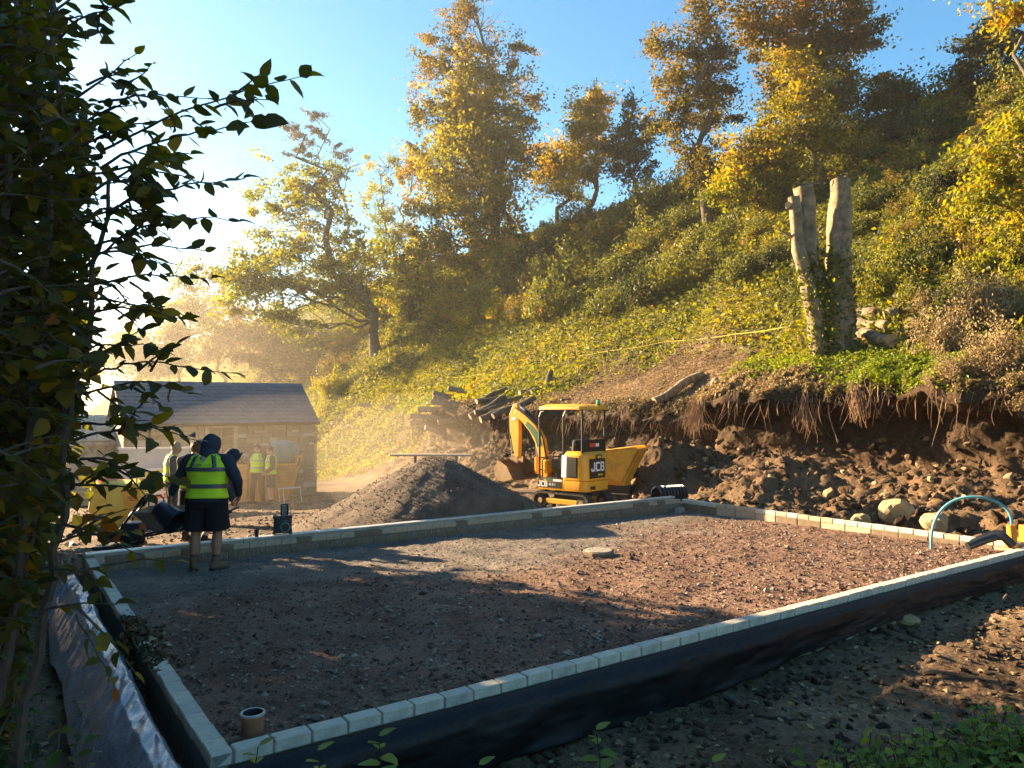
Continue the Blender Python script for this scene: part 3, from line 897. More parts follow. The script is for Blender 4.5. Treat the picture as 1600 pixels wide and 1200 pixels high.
# manhole cover
p = at_z(935, 868, 0.0); s, t = st(p[0], p[1])
mh = thing("manhole_cover", "grey eight sided manhole cover lying proud of the gravel floor", "manhole cover", (p[0], p[1], fz1(s, t) + .012), .3)
MB().lathe([(.225, -.03), (.235, .012), (.235, .038), (.22, .045)], n=8).build("frame", MATS["block_grey"], mh)
mb = MB().lathe([(.19, .046), (.19, .056), (.185, .06)], n=24)
mb.build("lid", MATS["concrete"], mh, bevel=0)
mb = MB()
for i in range(5):
    for j in range(5):
        if (i - 2) ** 2 + (j - 2) ** 2 < 6:
            mb.box(((i - 2) * .06, (j - 2) * .06, .062), (.035, .012, .006), .7 if (i + j) % 2 else -.7)
tag(mb.build("tread_pattern", MATS["galvanised"], mh), kind="stuff")
# clay pipe collar in the corner
p = P(.20, .20, .075)
cp = thing("clay_pipe", "short upright terracotta pipe socket in the corner of the walls", "pipe", p)
n = 32
MB().lathe([(.068, -.05), (.068, .11), (.071, .115), (.072, .155)], n=n, cap=False).build("barrel", MATS["terracotta"], cp, smooth=True)
MB().lathe([(.072, .154), (.074, .166), (.066, .170), (.059, .166)], n=n, cap=False).build("rim", MATS["terracotta_rim"], cp, smooth=True)
MB().lathe([(.0592, .166), (.058, .15), (.057, .0), (.0, -.0)], n=n, cap=False).build("bore", MATS["boot_dark"], cp, smooth=True)
# corrugated black pipe behind the far corner
cpipe = thing("corrugated_pipe", "black ribbed drainage pipe offcut behind the far corner of the slab", "pipe", P(LS + .12, WT + .45, 0.12), SLAB_ROT - .15)
prof = []
for i in range(9):
    x = i * .085
    prof += [(.155, x), (.19, x + .012), (.19, x + .045), (.155, x + .058)]
M = Matrix.Rotation(math.radians(90), 3, 'Y')
MB().lathe(prof, n=24, M=M, cap=False).build("ribbed_wall", MATS["pipe_black"], cpipe, (-.35, 0, .1))
MB().lathe([(.14, 0), (.14, .76)], n=24, M=M, cap=False).build("liner", MATS["pipe_black"], cpipe, (-.35, 0, .1), smooth=True)
# blue arched water pipe
b0 = at_z(1455, 858, .03); e0 = at_y(1581, 822, 10.55)
b0 = Vector(b0); e0 = Vector(e0)
pts = []
for i in range(33):
    q = i / 32
    a = math.pi * (1 - q)
    cx = .5 + .5 * math.cos(a)
    base = b0.lerp(e0, cx)
    zz = lerp(b0.z, e0.z, cx) 
    hgt = .92 - .2 * cx
    pts.append((base.x, base.y, zz + (hgt - zz * .4) * math.sin(a) ** .75 * .80))
tag(MB().tube(pts, .019, 10).build("water_pipe", MATS["pipe_blue"], smooth=True), "thin blue water pipe bent in an arch out of the gravel", "pipe")
# orange ducts
def duct(u, v0, v1, Y, lab):
    a, b = at_y(u, v1, Y), at_y(u, v0, Y)
    h = b[2] - a[2]
    o = thing("duct_post", lab, "duct", (a[0], a[1], a[2]), .5)
    mb = MB(); w = .065
    prof = [(w, -.02), (w, h - .004), (w - .004, h), (w - .012, h), (w - .014, 0)]
    mb.lathe(prof, n=4, M=Matrix.Rotation(math.pi / 4, 3, 'Z'), cap=False)
    mb.build("sleeve", MATS["orange_plastic"], o)
    MB().box((0, 0, -.03), (.12, .12, .05)).build("base", MATS["orange_plastic"], o)
duct(1581, 820, 849, 10.55, "orange plastic duct sleeve that takes the blue pipe's end")
duct(1600, 820, 840, 10.9, "orange plastic duct sleeve standing behind the one with the blue pipe")
# two heavy black pipes bent over the corner
for k, lab in ((0, "heavy black flexible pipe bent from the gravel over the wall corner"), (1, "second heavy black pipe lying behind the bent one by the orange duct")):
    q = [at_y(1512 + 8 * k, 854 - 5 * k, 10.5 + .3 * k), at_y(1535 + 4 * k, 845 - 5 * k, 10.5 + .3 * k), at_y(1556, 838 - 4 * k, 10.5 + .3 * k), at_y(1568, 838 - 3 * k, 10.45 + .3 * k), at_y(1583, 853, 10.4 + .3 * k)]
    qs = []
    for i in range(len(q) - 1):
        for j in range(5): qs.append(q[i] + (q[i + 1] - q[i]) * j / 5)
    qs.append(q[-1])
    tag(MB().tube(qs, .058, 12).build("black_pipe", MATS["pipe_black"], smooth=True), lab, "pipe")
# loose concrete block in the far corner
tag(MB().box((0, 0, 0), (.22, .1, .1)).build("concrete_block", MATS["concrete"], None, P(LS - .25, WT - .2, fz1(LS - .25, WT - .2) + .05), (0, 0, SLAB_ROT + .2), bevel=.006, seg=1), "loose pale concrete block in the far corner of the slab", "block")
# site radio on the drainage channel
cs, ct_ = st(*at_y(450, 838, 10.75)[:2]); ct_ = WT + .172
p = P(*st(*at_z(450, 838, ZT)[:2])[:1], ct_, ZT)
ra = thing("site_radio", "chunky black site radio with upright handle standing on the drainage channel", "radio", p, SLAB_ROT - .35)
MB().box((0, 0, .145), (.26, .15, .25)).build("body", MATS["radio_black"], ra, bevel=.025, seg=3, smooth=True)
for sx in (-.115, .115):
    for z in (.03, .26):
        MB().box((sx, -.0, z), (.045, .172, .05)).build("corner_bumper", MATS["radio_black"], ra, bevel=.01, seg=2)
MB().lathe([(.075, 0), (.075, .008), (.065, .012)], n=8, M=Matrix.Rotation(math.radians(90), 3, 'X')).build("speaker_ring", MATS["radio_grey"], ra, (.04, -.077, .11))
MB().lathe([(.06, 0), (.058, .016)], n=8, M=Matrix.Rotation(math.radians(90), 3, 'X')).build("speaker_grille", MATS["radio_black"], ra, (.04, -.077, .11))
link("lettering", text_mesh("makita", .035, "radio_grey", .001), ra, (.04, -.078, .205), (math.radians(90), 0, 0))
mb = MB().box((-.02, 0, .36), (.022, .045, .17)).box((.07, 0, .36), (.022, .045, .17)).box((.025, 0, .435), (.112, .045, .022))
mb.build("handle", MATS["radio_black"], ra, bevel=.004, seg=1)
MB().box((.025, .01, .345), (.066, .012, .14)).build("battery_panel", MATS["radio_grey"], ra)
MB().tube([(.11, 0, .27), (.118, 0, .36)], .004, 6).build("aerial", MATS["radio_black"], ra)
# black cup
p = P(st(*at_z(408, 842, ZT)[:2])[0], WT + .16, ZT)
tag(MB().lathe([(.026, 0), (.034, .095), (.036, .098), (.031, .098), (.024, .006), (0, .006)], n=18, cap=False).build("coffee_cup", MATS["radio_black"], None, p, smooth=True), "small black cup standing on the drainage channel", "cup")

# ------------------------------------------------------------------ the heap of gravel
cx, cy = -1.42, 14.35
nr_, na_ = 90, 200
R_, A_ = np.meshgrid(np.linspace(0, 1, nr_), np.linspace(0, 2 * np.pi, na_, endpoint=False), indexing='ij')
rx = 2.5 + .28 * fbm(np.cos(A_) * 1.4, np.sin(A_) * 1.4, oct=3, seed=81) + .35 * np.clip(np.cos(A_ - math.pi), 0, 1) ** 3
PX, PY = cx + R_ * rx * np.cos(A_), cy + R_ * rx * .95 * np.sin(A_)
rd = R_ * 2.45
hh = np.where(rd < .42, 1.30 - .10 * (rd / .42) ** 2, 1.20 * np.clip(1 - (rd - .42) / (2.45 - .42), 0, 1) ** .93)
base = ground_z(PX, PY, False)
PZ_ = base - .03 + hh + (fbm(PX * 1.8, PY * 1.8, oct=4, seed=82) * .045 + np.abs(fbm(PX * 9, PY * 9, oct=3, seed=83)) * .018) * sstep(1, .8, R_)
idx = np.arange(nr_ * na_).reshape(nr_, na_); nx = np.roll(idx, -1, 1)
F = np.stack([idx[:-1], idx[1:], nx[1:], nx[:-1]], -1).reshape(-1, 4)
earth("gravel_heap", [(0.2, (0.04, 0.029, 0.022)), (0.45, (0.10, 0.073, 0.054)), (0.65, (0.16, 0.118, 0.087)), (0.88, (0.26, 0.2, 0.15))], 2.5, 45, 1.0, .02)
hp = thing("gravel_heap", "broad cone of dark gravel tipped behind the slab", "gravel heap", (0, 0, 0))
link("heap", mesh_np("heap", np.stack([PX, PY, PZ_], -1), F, [MATS["gravel_heap"]], True), hp)
pk = rng.integers(0, nr_ * na_, 17000)
pk = pk[(R_.ravel()[pk] > .03)]
w_ = rng.random(len(pk)) < (R_.ravel()[pk] * 1.0 + .1)
pk = pk[w_]
C_ = np.stack([PX.ravel()[pk], PY.ravel()[pk], PZ_.ravel()[pk]], -1) + rng.normal(0, .02, (len(pk), 3))
lump_obj("loose_gravel", C_, .012 + .024 * rng.random(len(pk)) ** 2, "gravel", 16, hp, .8)
plain("board_pale", (.5, .4, .29), .8, 0, .2, 8, .2)
# the long board lying behind the heap
a, b = Vector(at_y(610, 711, 17.0)), Vector(at_y(738, 711, 17.2))
d = b - a
o = MB().box((0, 0, 0), (d.length, .2, .045)).build("scaffold_board", MATS["board_pale"], None, (a + b) / 2, (0, -math.asin(d.z / d.length), math.atan2(d.y, d.x)), bevel=.004, seg=1)
tag(o, "long straight board resting level on trestle legs behind the gravel heap", "board")
for k in (.3, .8):
    q = a.lerp(b, k)
    g = gz1(q.x, q.y)
    MB().box((0, 0, 0), (.06, .15, q.z - .03 - g)).build("trestle_leg", MATS["plank_grey"], o, o.matrix_basis.inverted() @ Vector((q.x, q.y, (q.z - .03 + g) / 2)))

# ------------------------------------------------------------------ timber, logs, string line
def log_mesh(L, r0, r1, seed, ends=True, n=12):
    rr_ = random.Random(seed)
    pts = [(L * i / 7, .04 * L * math.sin(i * .7 + seed) * rr_.uniform(.2, .6), .02 * L * math.sin(i * 1.1 + seed)) for i in range(8)]
    rs = [lerp(r0, r1, i / 7) * rr_.uniform(.92, 1.08) for i in range(8)]
    mb = MB().tube(pts, rs, n)
    mb.m[-1] = 1; mb.m[-2] = 1
    return mb
def put_log(a, b, r0, r1, seed, label, group=None, mats=("bark_pale", "wood_cut"), name="log"):
    a, b = Vector(a), Vector(b); d = b - a
    o = log_mesh(d.length, r0, r1, seed).build(name, [MATS[m] for m in mats], None, a, Vector((1, 0, 0)).rotation_difference(d).to_euler(), smooth=True)
    return tag(o, label, "log", group)
def hp_(u, v, dz=.0):
    p = ray_hill(u, v); return Vector((p[0], p[1], p[2] + dz))
a, b = hp_(1022, 634, .12), hp_(1098, 590, .16)
put_log(a, b, .17, .14, 3, "long cut log lying up the bare bank above the excavation")
a, b = hp_(1100, 624, .08), hp_(1132, 594, .1)
put_log(a, b, .11, .12, 4, "short leaning log beside the long one above the excavation")
rr_ = random.Random(12)
# sawn slabs on the left of the pile and dark round branches on the right
slabs = [((652, 640), (735, 640), .30), ((640, 650), (728, 655), .35), ((672, 628), (740, 634), .3), ((676, 620), (716, 632), .22), ((676, 614), (724, 626), .22), ((700, 606), (746, 618), .25),
         ((640, 662), (690, 655), .22), ((664, 668), (688, 676), .2), ((684, 660), (730, 652), .42), ((560, 632), (600, 636), .14), ((600, 636), (636, 642), .16)]
for k, (p0, p1, w) in enumerate(slabs):
    yc = hp_((p0[0] + p1[0]) / 2, (p0[1] + p1[1]) / 2 + 6).y
    a, b = Vector(at_y(*p0, yc)), Vector(at_y(*p1, yc + .25))
    d = b - a
    me = MB().box((d.length / 2, 0, 0), (d.length, w * 1.25, .24))
    o = me.build("timber_slab", MATS["plank_grey"], None, a, (Matrix.Rotation(math.atan2(d.y, d.x), 3, 'Z') @ Matrix.Rotation(-math.asin(d.z / d.length), 3, 'Y') @ Matrix.Rotation(rr_.uniform(-.35, .15), 3, 'X')).to_euler(), bevel=.03, seg=1)
    tag(o, "rough sawn grey timber slab in the stack on the bank edge", "timber", "sawn slabs stacked on the bank edge")
br = [((735, 652), (790, 620), .12), ((742, 646), (800, 628), .10), ((730, 638), (792, 606), .11), ((750, 655), (806, 634), .13), ((760, 642), (830, 612), .10), ((770, 650), (836, 622), .11), ((745, 628), (780, 622), .1), ((772, 610), (790, 600), .12), ((812, 616), (850, 604), .13), ((830, 612), (868, 602), .10)]
for k, (p0, p1, w) in enumerate(br):
    yc = hp_((p0[0] + p1[0]) / 2, (p0[1] + p1[1]) / 2 + 4).y
    a, b = Vector(at_y(*p0, yc - .2)), Vector(at_y(*p1, yc + .4))
    put_log(a, b, w * 1.25, w, 20 + k, "dark round log heaped beside the sawn slabs on the bank edge", "round logs heaped on the bank edge", ("bark", "timber_old"))
a = hp_(856, 606, .05)
put_log(a, a + Vector((.15, .1, .75)), .22, .1, 41, "dark splintered root stump standing at the end of the log heap", None, ("bark", "bark"), "root_stump")
# logs right of the cut trunk
for k, (p0, p1, w, lab) in enumerate([((1340, 530), (1395, 548), .16, "pale sawn log lying by the foot of the cut trunk"), ((1334, 515), (1386, 522), .14, "log lying above the pale sawn one near the cut trunk"),
                                      ((1345, 500), (1368, 502), .2, "thick orange ended log behind the cut trunk"), ((1382, 505), (1402, 500), .2, "stubby grey log right of the orange ended one"),
                                      ((1400, 500), (1470, 465), .09, "thin long pole leaning across the undergrowth by the logs"), ((1415, 520), (1490, 480), .07, "thinner pale pole below the long leaning one")]):
    a, b = hp_(*p0, .16), hp_(*p1, .2)
    if (b - a).length > 3: b = a + (b - a).normalized() * 2.4
    put_log(a, b, w, w * .92, 50 + k, lab)
# string line with pegs along the slope
pts = [hp_(u, v, .35) for u, v in ((705, 600), (785, 588), (860, 572), (950, 560), (1040, 546), (1150, 536), (1262, 522))]
sl = thing("string_line", "yellow string line running along pegs across the grassy slope", "string line", (0, 0, 0))
qs = []
for i in range(len(pts) - 1):
    for j in range(6):
        k = j / 6; q = pts[i].lerp(pts[i + 1], k); q.z -= .06 * math.sin(k * math.pi); qs.append(q)
qs.append(pts[-1])
MB().tube(qs, .008, 5).build("string", MATS["string_yellow"], sl)
for q in pts:
    MB().box((q.x, q.y, q.z - .25), (.045, .045, .62)).build("peg", MATS["timber_old"], sl)

# ------------------------------------------------------------------ roots hanging out of the cut
mb = MB(); rr_ = random.Random(5)
for i in range(420):
    t = rr_.uniform(0, 24); ti = min(np.searchsorted(tt, t), n_t - 1)
    j = I_CUT - rr_.randint(0, 9)
    p = Vector(HV[ti, j]); L = rr_.uniform(.2, 1.0)
    if rr_.random() < .5: L *= .5
    pts = [p]; d = Vector((-D1[0] * rr_.uniform(.15, .6), -D1[1] * .4, -rr_.uniform(.2, .9)))
    for k in range(6):
        d = d + Vector((rr_.uniform(-.25, .25), rr_.uniform(-.25, .25), -.15)); pts.append(pts[-1] + d.normalized() * L / 6)
    r0 = rr_.choice([.004, .006, .006, .011, .016])
    mb.tube(pts, [r0 * (1 - .11 * k) for k in range(7)], 4, cap=False)
for (tc, n) in ((8.6, 90), (9.2, 60), (5.6, 70), (4.4, 60)):
    for i in range(n):
        t = rr_.gauss(tc, .12); ti = min(np.searchsorted(tt, t), n_t - 1)
        p = Vector(HV[ti, I_CUT - 6]) + Vector((-.1 * D1[0], -.1 * D1[1], rr_.uniform(-.2, .2)))
        pts = [p]; d = Vector((rr_.uniform(-.3, .3) - .2, rr_.uniform(-.3, .1) - .2, -1))
        for k in range(4):
            d = d + Vector((rr_.uniform(-.2, .2), rr_.uniform(-.2, .2), 0)); pts.append(pts[-1] + d.normalized() * rr_.uniform(.08, .24))
        mb.tube(pts, [.006, .006, .005, .004, .003], 3, cap=False)
tag(mb.build("hanging_roots", MATS["root"], HILL), kind="stuff")

# ------------------------------------------------------------------ stone building with slate roof
BW0, BW1 = np.array([-12.2, 23.55]), np.array([-7.08, 27.1])
bd = BW1 - BW0; BL = float(np.linalg.norm(bd)); bd = bd / BL
BROT = math.atan2(bd[1], bd[0])
BG = float(ground_z(np.array([-9.5]), np.array([25.0]), False)[0]) - .05
EAVE = 1.62 - BG
bld = thing("stone_building", "small stone building with grey slate roof behind the workers", "building", (BW0[0], BW0[1], BG), BROT)
DEP, RISE = 3.7, 1.32
MB().box((BL / 2, DEP / 2 + .06, EAVE / 2 - .1), (BL - .1, DEP - .12, EAVE + .2)).build("wall_core", MATS["mortar"], bld)
# gable triangles
for x in (.06, BL - .06):
    MB().add([(x, .06, EAVE), (x, DEP - .06, EAVE), (x, DEP / 2, EAVE + RISE - .05)], [(0, 1, 2)]).build("gable", MATS["mortar"], bld)
# stones of the front wall, laid in uneven courses round the window
r_ = random.Random(4)
win = (2.55, 3.35, EAVE - 1.10, EAVE - .22)
protos = []
for i in range(7):
    me = block_mesh(1, .14, 1, "wall_stone", .012, 60 + i)
    a = me.attributes.new("tint", 'FLOAT', 'FACE'); a.data.foreach_set("value", [r_.random()] * len(me.polygons))
    protos.append(me)
z = -.05; cnt = 0
stones = []
while z < EAVE - .06:
    h = r_.choice([.11, .14, .17, .2]); h = min(h, EAVE - .03 - z)
    x = 0.0
    while x < BL - .03:
        l = r_.uniform(.22, .58); l = min(l, BL - x)
        if BL - x - l < .14: l = BL - x
        if not (x + l > win[0] - .12 and x < win[1] + .12 and z + h > win[2] - .12 and z < win[3] + .1):
            stones.append((x, z, l, h))
        elif x < win[0] - .2 and z + h > win[2]:
            l = win[0] - .13 - x; stones.append((x, z, l, h)); x = win[1] + .13; continue
        elif x < win[0] - .12:
            pass
        x += l
    z += h
stones.sort(key=lambda q: -q[1])
rest = MB()
for k, (x, z, l, h) in enumerate(stones):
    if k < 295:
        o = link("stone", r_.choice(protos), bld, (x + l / 2, .05 + r_.uniform(-.012, .012), z + h / 2), (r_.uniform(-.01, .01), 0, 0))
        o.scale = (l - .016, 1, h - .016)
    else:
        rest.box((x + l / 2, .05, z + h / 2), (l - .016, .14, h - .016))
if rest.v:
    me = rest.mesh("lower_stones", MATS["wall_stone"]); a = me.attributes.new("tint", 'FLOAT', 'FACE')
    a.data.foreach_set("value", np.repeat([random.random() for _ in range(len(me.polygons) // 6)], 6))
    tag(link("lower_stones", me, bld), kind="stuff")
# right-hand gable stones visible as quoins
for k in range(12):
    link("quoin", r_.choice(protos), bld, (BL - .02, .13 + .04 * (k % 2), k * .21 + .05), (0, 0, math.pi / 2)).scale = (.3 + .12 * (k % 2), .8, .19)
# window
wx, wz = (win[0] + win[1]) / 2, (win[2] + win[3]) / 2
wo = MB().box((wx, -.0, win[3] + .07), (win[1] - win[0] + .3, .17, .14)).box((wx, -.02, win[2] - .05), (win[1] - win[0] + .3, .2, .1)).box((win[0] - .06, 0, wz), (.12, .16, win[3] - win[2])).box((win[1] + .06, 0, wz), (.12, .16, win[3] - win[2])).build("window", MATS["brick_buff"], bld, bevel=.006, seg=1)
for i in range(2):
    for j in range(3):
        MB().box((win[0] + (i + .5) * (win[1] - win[0]) / 2, .03, win[2] + (j + .5) * (win[3] - win[2]) / 3), ((win[1] - win[0]) / 2 - .04, .01, (win[3] - win[2]) / 3 - .03)).build("pane", MATS["glass_dark"], wo)
mb = MB().box((wx, .02, wz), (.04, .04, win[3] - win[2]))
for j in range(4):
    mb.box((wx, .018, win[2] + j * (win[3] - win[2]) / 3), (win[1] - win[0], .04, .03))
mb.build("window_bars", MATS["timber_old"], wo)
# roof
slope = math.atan2(RISE, DEP / 2); SLN = math.hypot(RISE, DEP / 2) + .12
rf = MB()
OV = .08
for sgn in (0, 1):
    pass
e0, rdg = Vector((-OV, -.12, EAVE - .07)), Vector((-OV, DEP / 2, EAVE + RISE))
e1, rdg1 = Vector((BL + OV, -.12, EAVE - .07)), Vector((BL + OV, DEP / 2, EAVE + RISE))
b0, b1 = Vector((-OV, DEP + .12, EAVE - .07)), Vector((BL + OV, DEP + .12, EAVE - .07))
dn = Vector((0, 0, -.07))
rf.add([e0, e1, rdg1, rdg, e0 + dn, e1 + dn, rdg1 + dn, rdg + dn], [(0, 1, 2, 3), (7, 6, 5, 4), (0, 4, 5, 1), (1, 5, 6, 2), (3, 7, 4, 0)])
rf.add([b0, b1, rdg1, rdg, b0 + dn, b1 + dn, rdg1 + dn, rdg + dn], [(3, 2, 1, 0), (4, 5, 6, 7), (0, 1, 5, 4), (1, 2, 6, 5), (0, 4, 7, 3)])
roof = rf.build("roof", MATS["slate"], bld)
rows, cols = 11, 26
up = (rdg - e0); ul = up.length; up.normalize(); nrm = Vector((1, 0, 0)).cross(up)
Rm = Matrix((Vector((1, 0, 0)), up, nrm)).transposed()
sl_m = [MB().box((0, 0, 0), (1, 1, .03)).mesh("slate", MATS[m], bevel=0) for m in ("slate", "slate_b", "slate")]
rh = ul / rows; cw = (BL + 2 * OV) / cols
for i in range(rows):
    for j in range(cols + (i % 2)):
        x = (j + .5) * cw - (i % 2) * cw / 2
        w = cw
        if x - cw / 2 < -.001: x, w = cw / 4, cw / 2
        if x + cw / 2 > BL + 2 * OV + .001: x, w = BL + 2 * OV - cw / 4, cw / 2
        p = e0 + Vector((x, 0, 0)) + up * (rh * (i + .42)) + nrm * (.030 + r_.uniform(0, .006))
        R2 = Rm @ Matrix.Rotation(-.07 + r_.uniform(-.008, .008), 3, 'X')
        o = link("slate", r_.choice(sl_m), roof, p, R2.to_euler())
        o.scale = (w - .008, rh * 1.16, 1)
rm = MB()
nrd = 12
for i in range(nrd):
    x0 = -OV + i * (BL + 2 * OV) / nrd; L = (BL + 2 * OV) / nrd - .012
    m = MB().prism([(x0, 0), (x0 + L, 0), (x0 + L, .02), (x0, .02)], 0, 1)
    MB().add([(x0, DEP / 2 - .14, EAVE + RISE - .055), (x0 + L, DEP / 2 - .14, EAVE + RISE - .055), (x0 + L, DEP / 2, EAVE + RISE + .055), (x0, DEP / 2, EAVE + RISE + .055), (x0, DEP / 2 + .14, EAVE + RISE - .055), (x0 + L, DEP / 2 + .14, EAVE + RISE - .055)],
             [(0, 1, 2, 3), (3, 2, 5, 4), (0, 4, 5, 1), (0, 3, 4), (1, 5, 2)]).build("ridge_tile", MATS["slate_b"], roof)
MB().tube([(-OV, -.16, EAVE - .1), (BL + OV, -.16, EAVE - .1)], .05, 8).build("gutter", MATS["dark_metal"], bld)
MB().tube([(.75, -.14, EAVE - .1), (.75, -.08, EAVE - .35), (.75, -.08, .1)], .035, 8).build("downpipe", MATS["dark_metal"], bld)
# lower outbuilding to the left, mostly behind leaves
ob = thing("lean_to_shed", "lower shed with pale stone tiled roof beyond the slate roofed building", "shed", (-14.6, 24.6, BG), BROT)
MB().box((1.2, 1.2, .95), (2.6, 2.2, 2.1)).build("wall", MATS["brick_cream_b"], ob)
srf = MB().add([(-.25, -.1, 2.0), (2.75, -.1, 2.0), (2.75, 1.3, 2.85), (-.25, 1.3, 2.85), (-.25, -.1, 1.9), (2.75, -.1, 1.9), (2.75, 1.3, 2.75), (-.25, 1.3, 2.75)],
         [(0, 1, 2, 3), (7, 6, 5, 4), (0, 4, 5, 1), (1, 5, 6, 2), (2, 6, 7, 3), (3, 7, 4, 0)]).build("roof", MATS["brick_cream_b"], ob)
for i in range(5):
    for j in range(8):
        MB().box((0, 0, 0), (.36, .36, .035)).build("stone_tile", MATS["brick_cream"], srf, (-.07 + j * .375, .06 + i * .27, 2.14 + i * .164), (.52, 0, r_.uniform(-.03, .03)))

# ------------------------------------------------------------------ site notice, hoarding, bags, skip
def stand(u, v, Y): 
    p = at_y(u, v, Y); return p[0], p[1], gz1(p[0], p[1])
x, y, z = stand(240, 780, 20.6)
hb = thing("hoarding_panel", "pale grey hoarding panel with white top rail behind the notice board", "hoarding", (x, y, z), .25)
top = at_y(240, 699, 20.6)[2] - z
MB().box((0, 0, top / 2), (1.75, .03, top - .05)).build("sheet", MATS["hoarding_grey"], hb)
MB().box((0, -.01, top - .02), (1.8, .07, .05)).build("top_rail", MATS["white_paint"], hb)
for sx in (-.85, .85):
    MB().box((sx, .06, top / 2), (.06, .06, top)).build("post", MATS["white_paint"], hb)
x, y, z = stand(243, 778, 20.0)
nb_ = thing("site_notice_board", "white site safety notice board with yellow and blue warning panels", "sign", (x, y, z), .25)
t1_, t0_ = at_y(243, 732, 20.0)[2] - z, at_y(243, 782, 20.0)[2] - z
H_ = t1_ - t0_
MB().box((0, 0, t0_ + H_ / 2), (.86, .02, H_)).build("board", MATS["sign_white"], nb_)
for sx in (-.4, .4): MB().box((sx, .03, t1_ / 2), (.05, .04, t1_)).build("leg", MATS["dark_metal"], nb_)
def panel(x0, x1, k0, k1, mat, dy=.013):
    MB().box(((x0 + x1) / 2, -dy, t0_ + H_ * (k0 + k1) / 2), (x1 - x0, .006, H_ * (k1 - k0))).build("panel", MATS[mat], nb_)
panel(-.4, -.04, .74, .88, "sign_yellow"); panel(.02, .4, .88, .96, "sign_yellow"); panel(.2, .4, .70, .86, "sign_blue")
panel(-.4, -.04, .50, .70, "sign_dark"); panel(-.4, -.04, .28, .47, "sign_dark"); panel(-.4, -.04, .06, .25, "sign_dark"); panel(.2, .4, .5, .66, "sign_yellow"); panel(.2, .4, .28, .46, "sign_red"); panel(.02, .17, .06, .2, "sign_red"); panel(.2, .4, .06, .24, "sign_red")
MX = Matrix.Rotation(math.radians(90), 3, 'X')
MB().lathe([(.07, 0), (.07, .006)], n=20, M=MX).build("round_symbol", MATS["sign_blue"], nb_, (.1, -.012, t0_ + H_ * .78))
MB().lathe([(.03, 0), (.03, .004)], n=14, M=MX).build("symbol_centre", MATS["sign_white"], nb_, (.1, -.019, t0_ + H_ * .78))
MB().add([(.03, -.014, t0_ + H_ * .51), (.17, -.014, t0_ + H_ * .51), (.1, -.014, t0_ + H_ * .65)], [(0, 1, 2)]).build("triangle_symbol", MATS["sign_yellow"], nb_)
MB().lathe([(.055, 0), (.055, .006)], n=20, M=MX).build("ring_symbol", MATS["sign_red"], nb_, (.1, -.012, t0_ + H_ * .36))
MB().lathe([(.04, 0), (.04, .004)], n=20, M=MX).build("ring_centre", MATS["sign_white"], nb_, (.1, -.019, t0_ + H_ * .36))
for k in range(3):
    for q in range(3):
        MB().box((-.22, -.018, t0_ + H_ * (.10 + .22 * k + .045 * q)), (.26, .004, .016)).build("printed_line", MATS["sign_white"], nb_)

def sack(loc, size, mat, seed, top_open=True, power=.45):
    bm = bmesh.new(); bmesh.ops.create_cube(bm, size=1); bmesh.ops.subdivide_edges(bm, edges=bm.edges, cuts=9, use_grid_fill=True)
    co = np.array([v.co for v in bm.verts]) * 2
    n_ = np.linalg.norm(co, axis=1, keepdims=True)
    sph = co / n_
    co = lerp(co, sph * 1.15, power) * .5
    co = co * np.array(size)
    co += (fbm(co[:, 0] * 3 + seed, co[:, 1] * 3, co[:, 2] * 3, oct=3, seed=seed) * .09)[:, None] * sph
    co += (fbm(co[:, 0] * 9 + seed, co[:, 1] * 9, co[:, 2] * 4, oct=2, seed=seed + 3) * .02)[:, None] * sph
    for v, c in zip(bm.verts, co): v.co = c
    for f in bm.faces: f.smooth = True
    me = bpy.data.meshes.new("sack"); bm.to_mesh(me); bm.free(); me.materials.append(MATS[mat])
    return me
x, y, z = stand(183, 806, 16.4)
bg = thing("bulk_bag", "big pale yellow builder's bulk bag with orange printed side", "bag", (x, y, z), .35)
o = link("sack", sack(0, (1.05, .95, 1.05), "bag_yellow", 4, power=.3), bg, (0, 0, .5))
MB().box((.34, -.49, .56), (.30, .02, .8)).build("printed_side", MATS["bag_orange"], bg, bevel=0)
for q in range(3): MB().box((.36, -.503, .72 - q * .035), (.2 - .04 * q, .004, .016)).build("printed_line", MATS["sign_red"], bg)
for sx in (-.42, .42):
    MB().tube([(sx, -.38, .95), (sx * .95, -.25, 1.2), (sx * .95, .2, 1.18), (sx, .36, .95)], .02, 6).build("lifting_loop", MATS["bag_yellow"], bg)
tag(link("paper_sack", sack(0, (.36, .3, .14), "sign_red", 9, power=.35), None, (x - .15, y - .05, z + 1.06), (0, .1, .4)), "small red and white paper sack lying on the yellow bulk bag", "sack")
COL.objects[-1].data.materials[0] = plain("sack_pink", (.62, .32, .27), .7, 0, .3, 6, .2)

# the skip with spoil and a tied green sack
x, y, z = stand(413, 786, 24.6)
sk = thing("waste_skip", "rusty orange waste skip in front of the stone building", "skip", (x, y, z), .18)
W_, D_, H_k = 2.15, 1.5, 1.18
def skip_side(x0, x1, yv, th=.04):
    return [(x0 + .35, .08), (x1 - .35, .08), (x1, H_k), (x0, H_k)]
for yv in (-D_ / 2, D_ / 2):
    MB().prism([(-W_ / 2 + .3, .08), (W_ / 2 - .3, .08), (W_ / 2, H_k), (-W_ / 2, H_k)], yv - .02, yv + .02).build("side_plate", MATS["skip_orange"], sk)
for sx in (-1, 1):
    mb = MB().add([(sx * (W_ / 2 - .3), -D_ / 2, .08), (sx * (W_ / 2 - .3), D_ / 2, .08), (sx * W_ / 2, D_ / 2, H_k + (.22 if sx > 0 else 0)), (sx * W_ / 2, -D_ / 2, H_k + (.22 if sx > 0 else 0))], [(0, 1, 2, 3)])
    o = mb.build("end_plate", MATS["skip_yellow"], sk); md = o.modifiers.new("thickness", 'SOLIDIFY'); md.thickness = .03
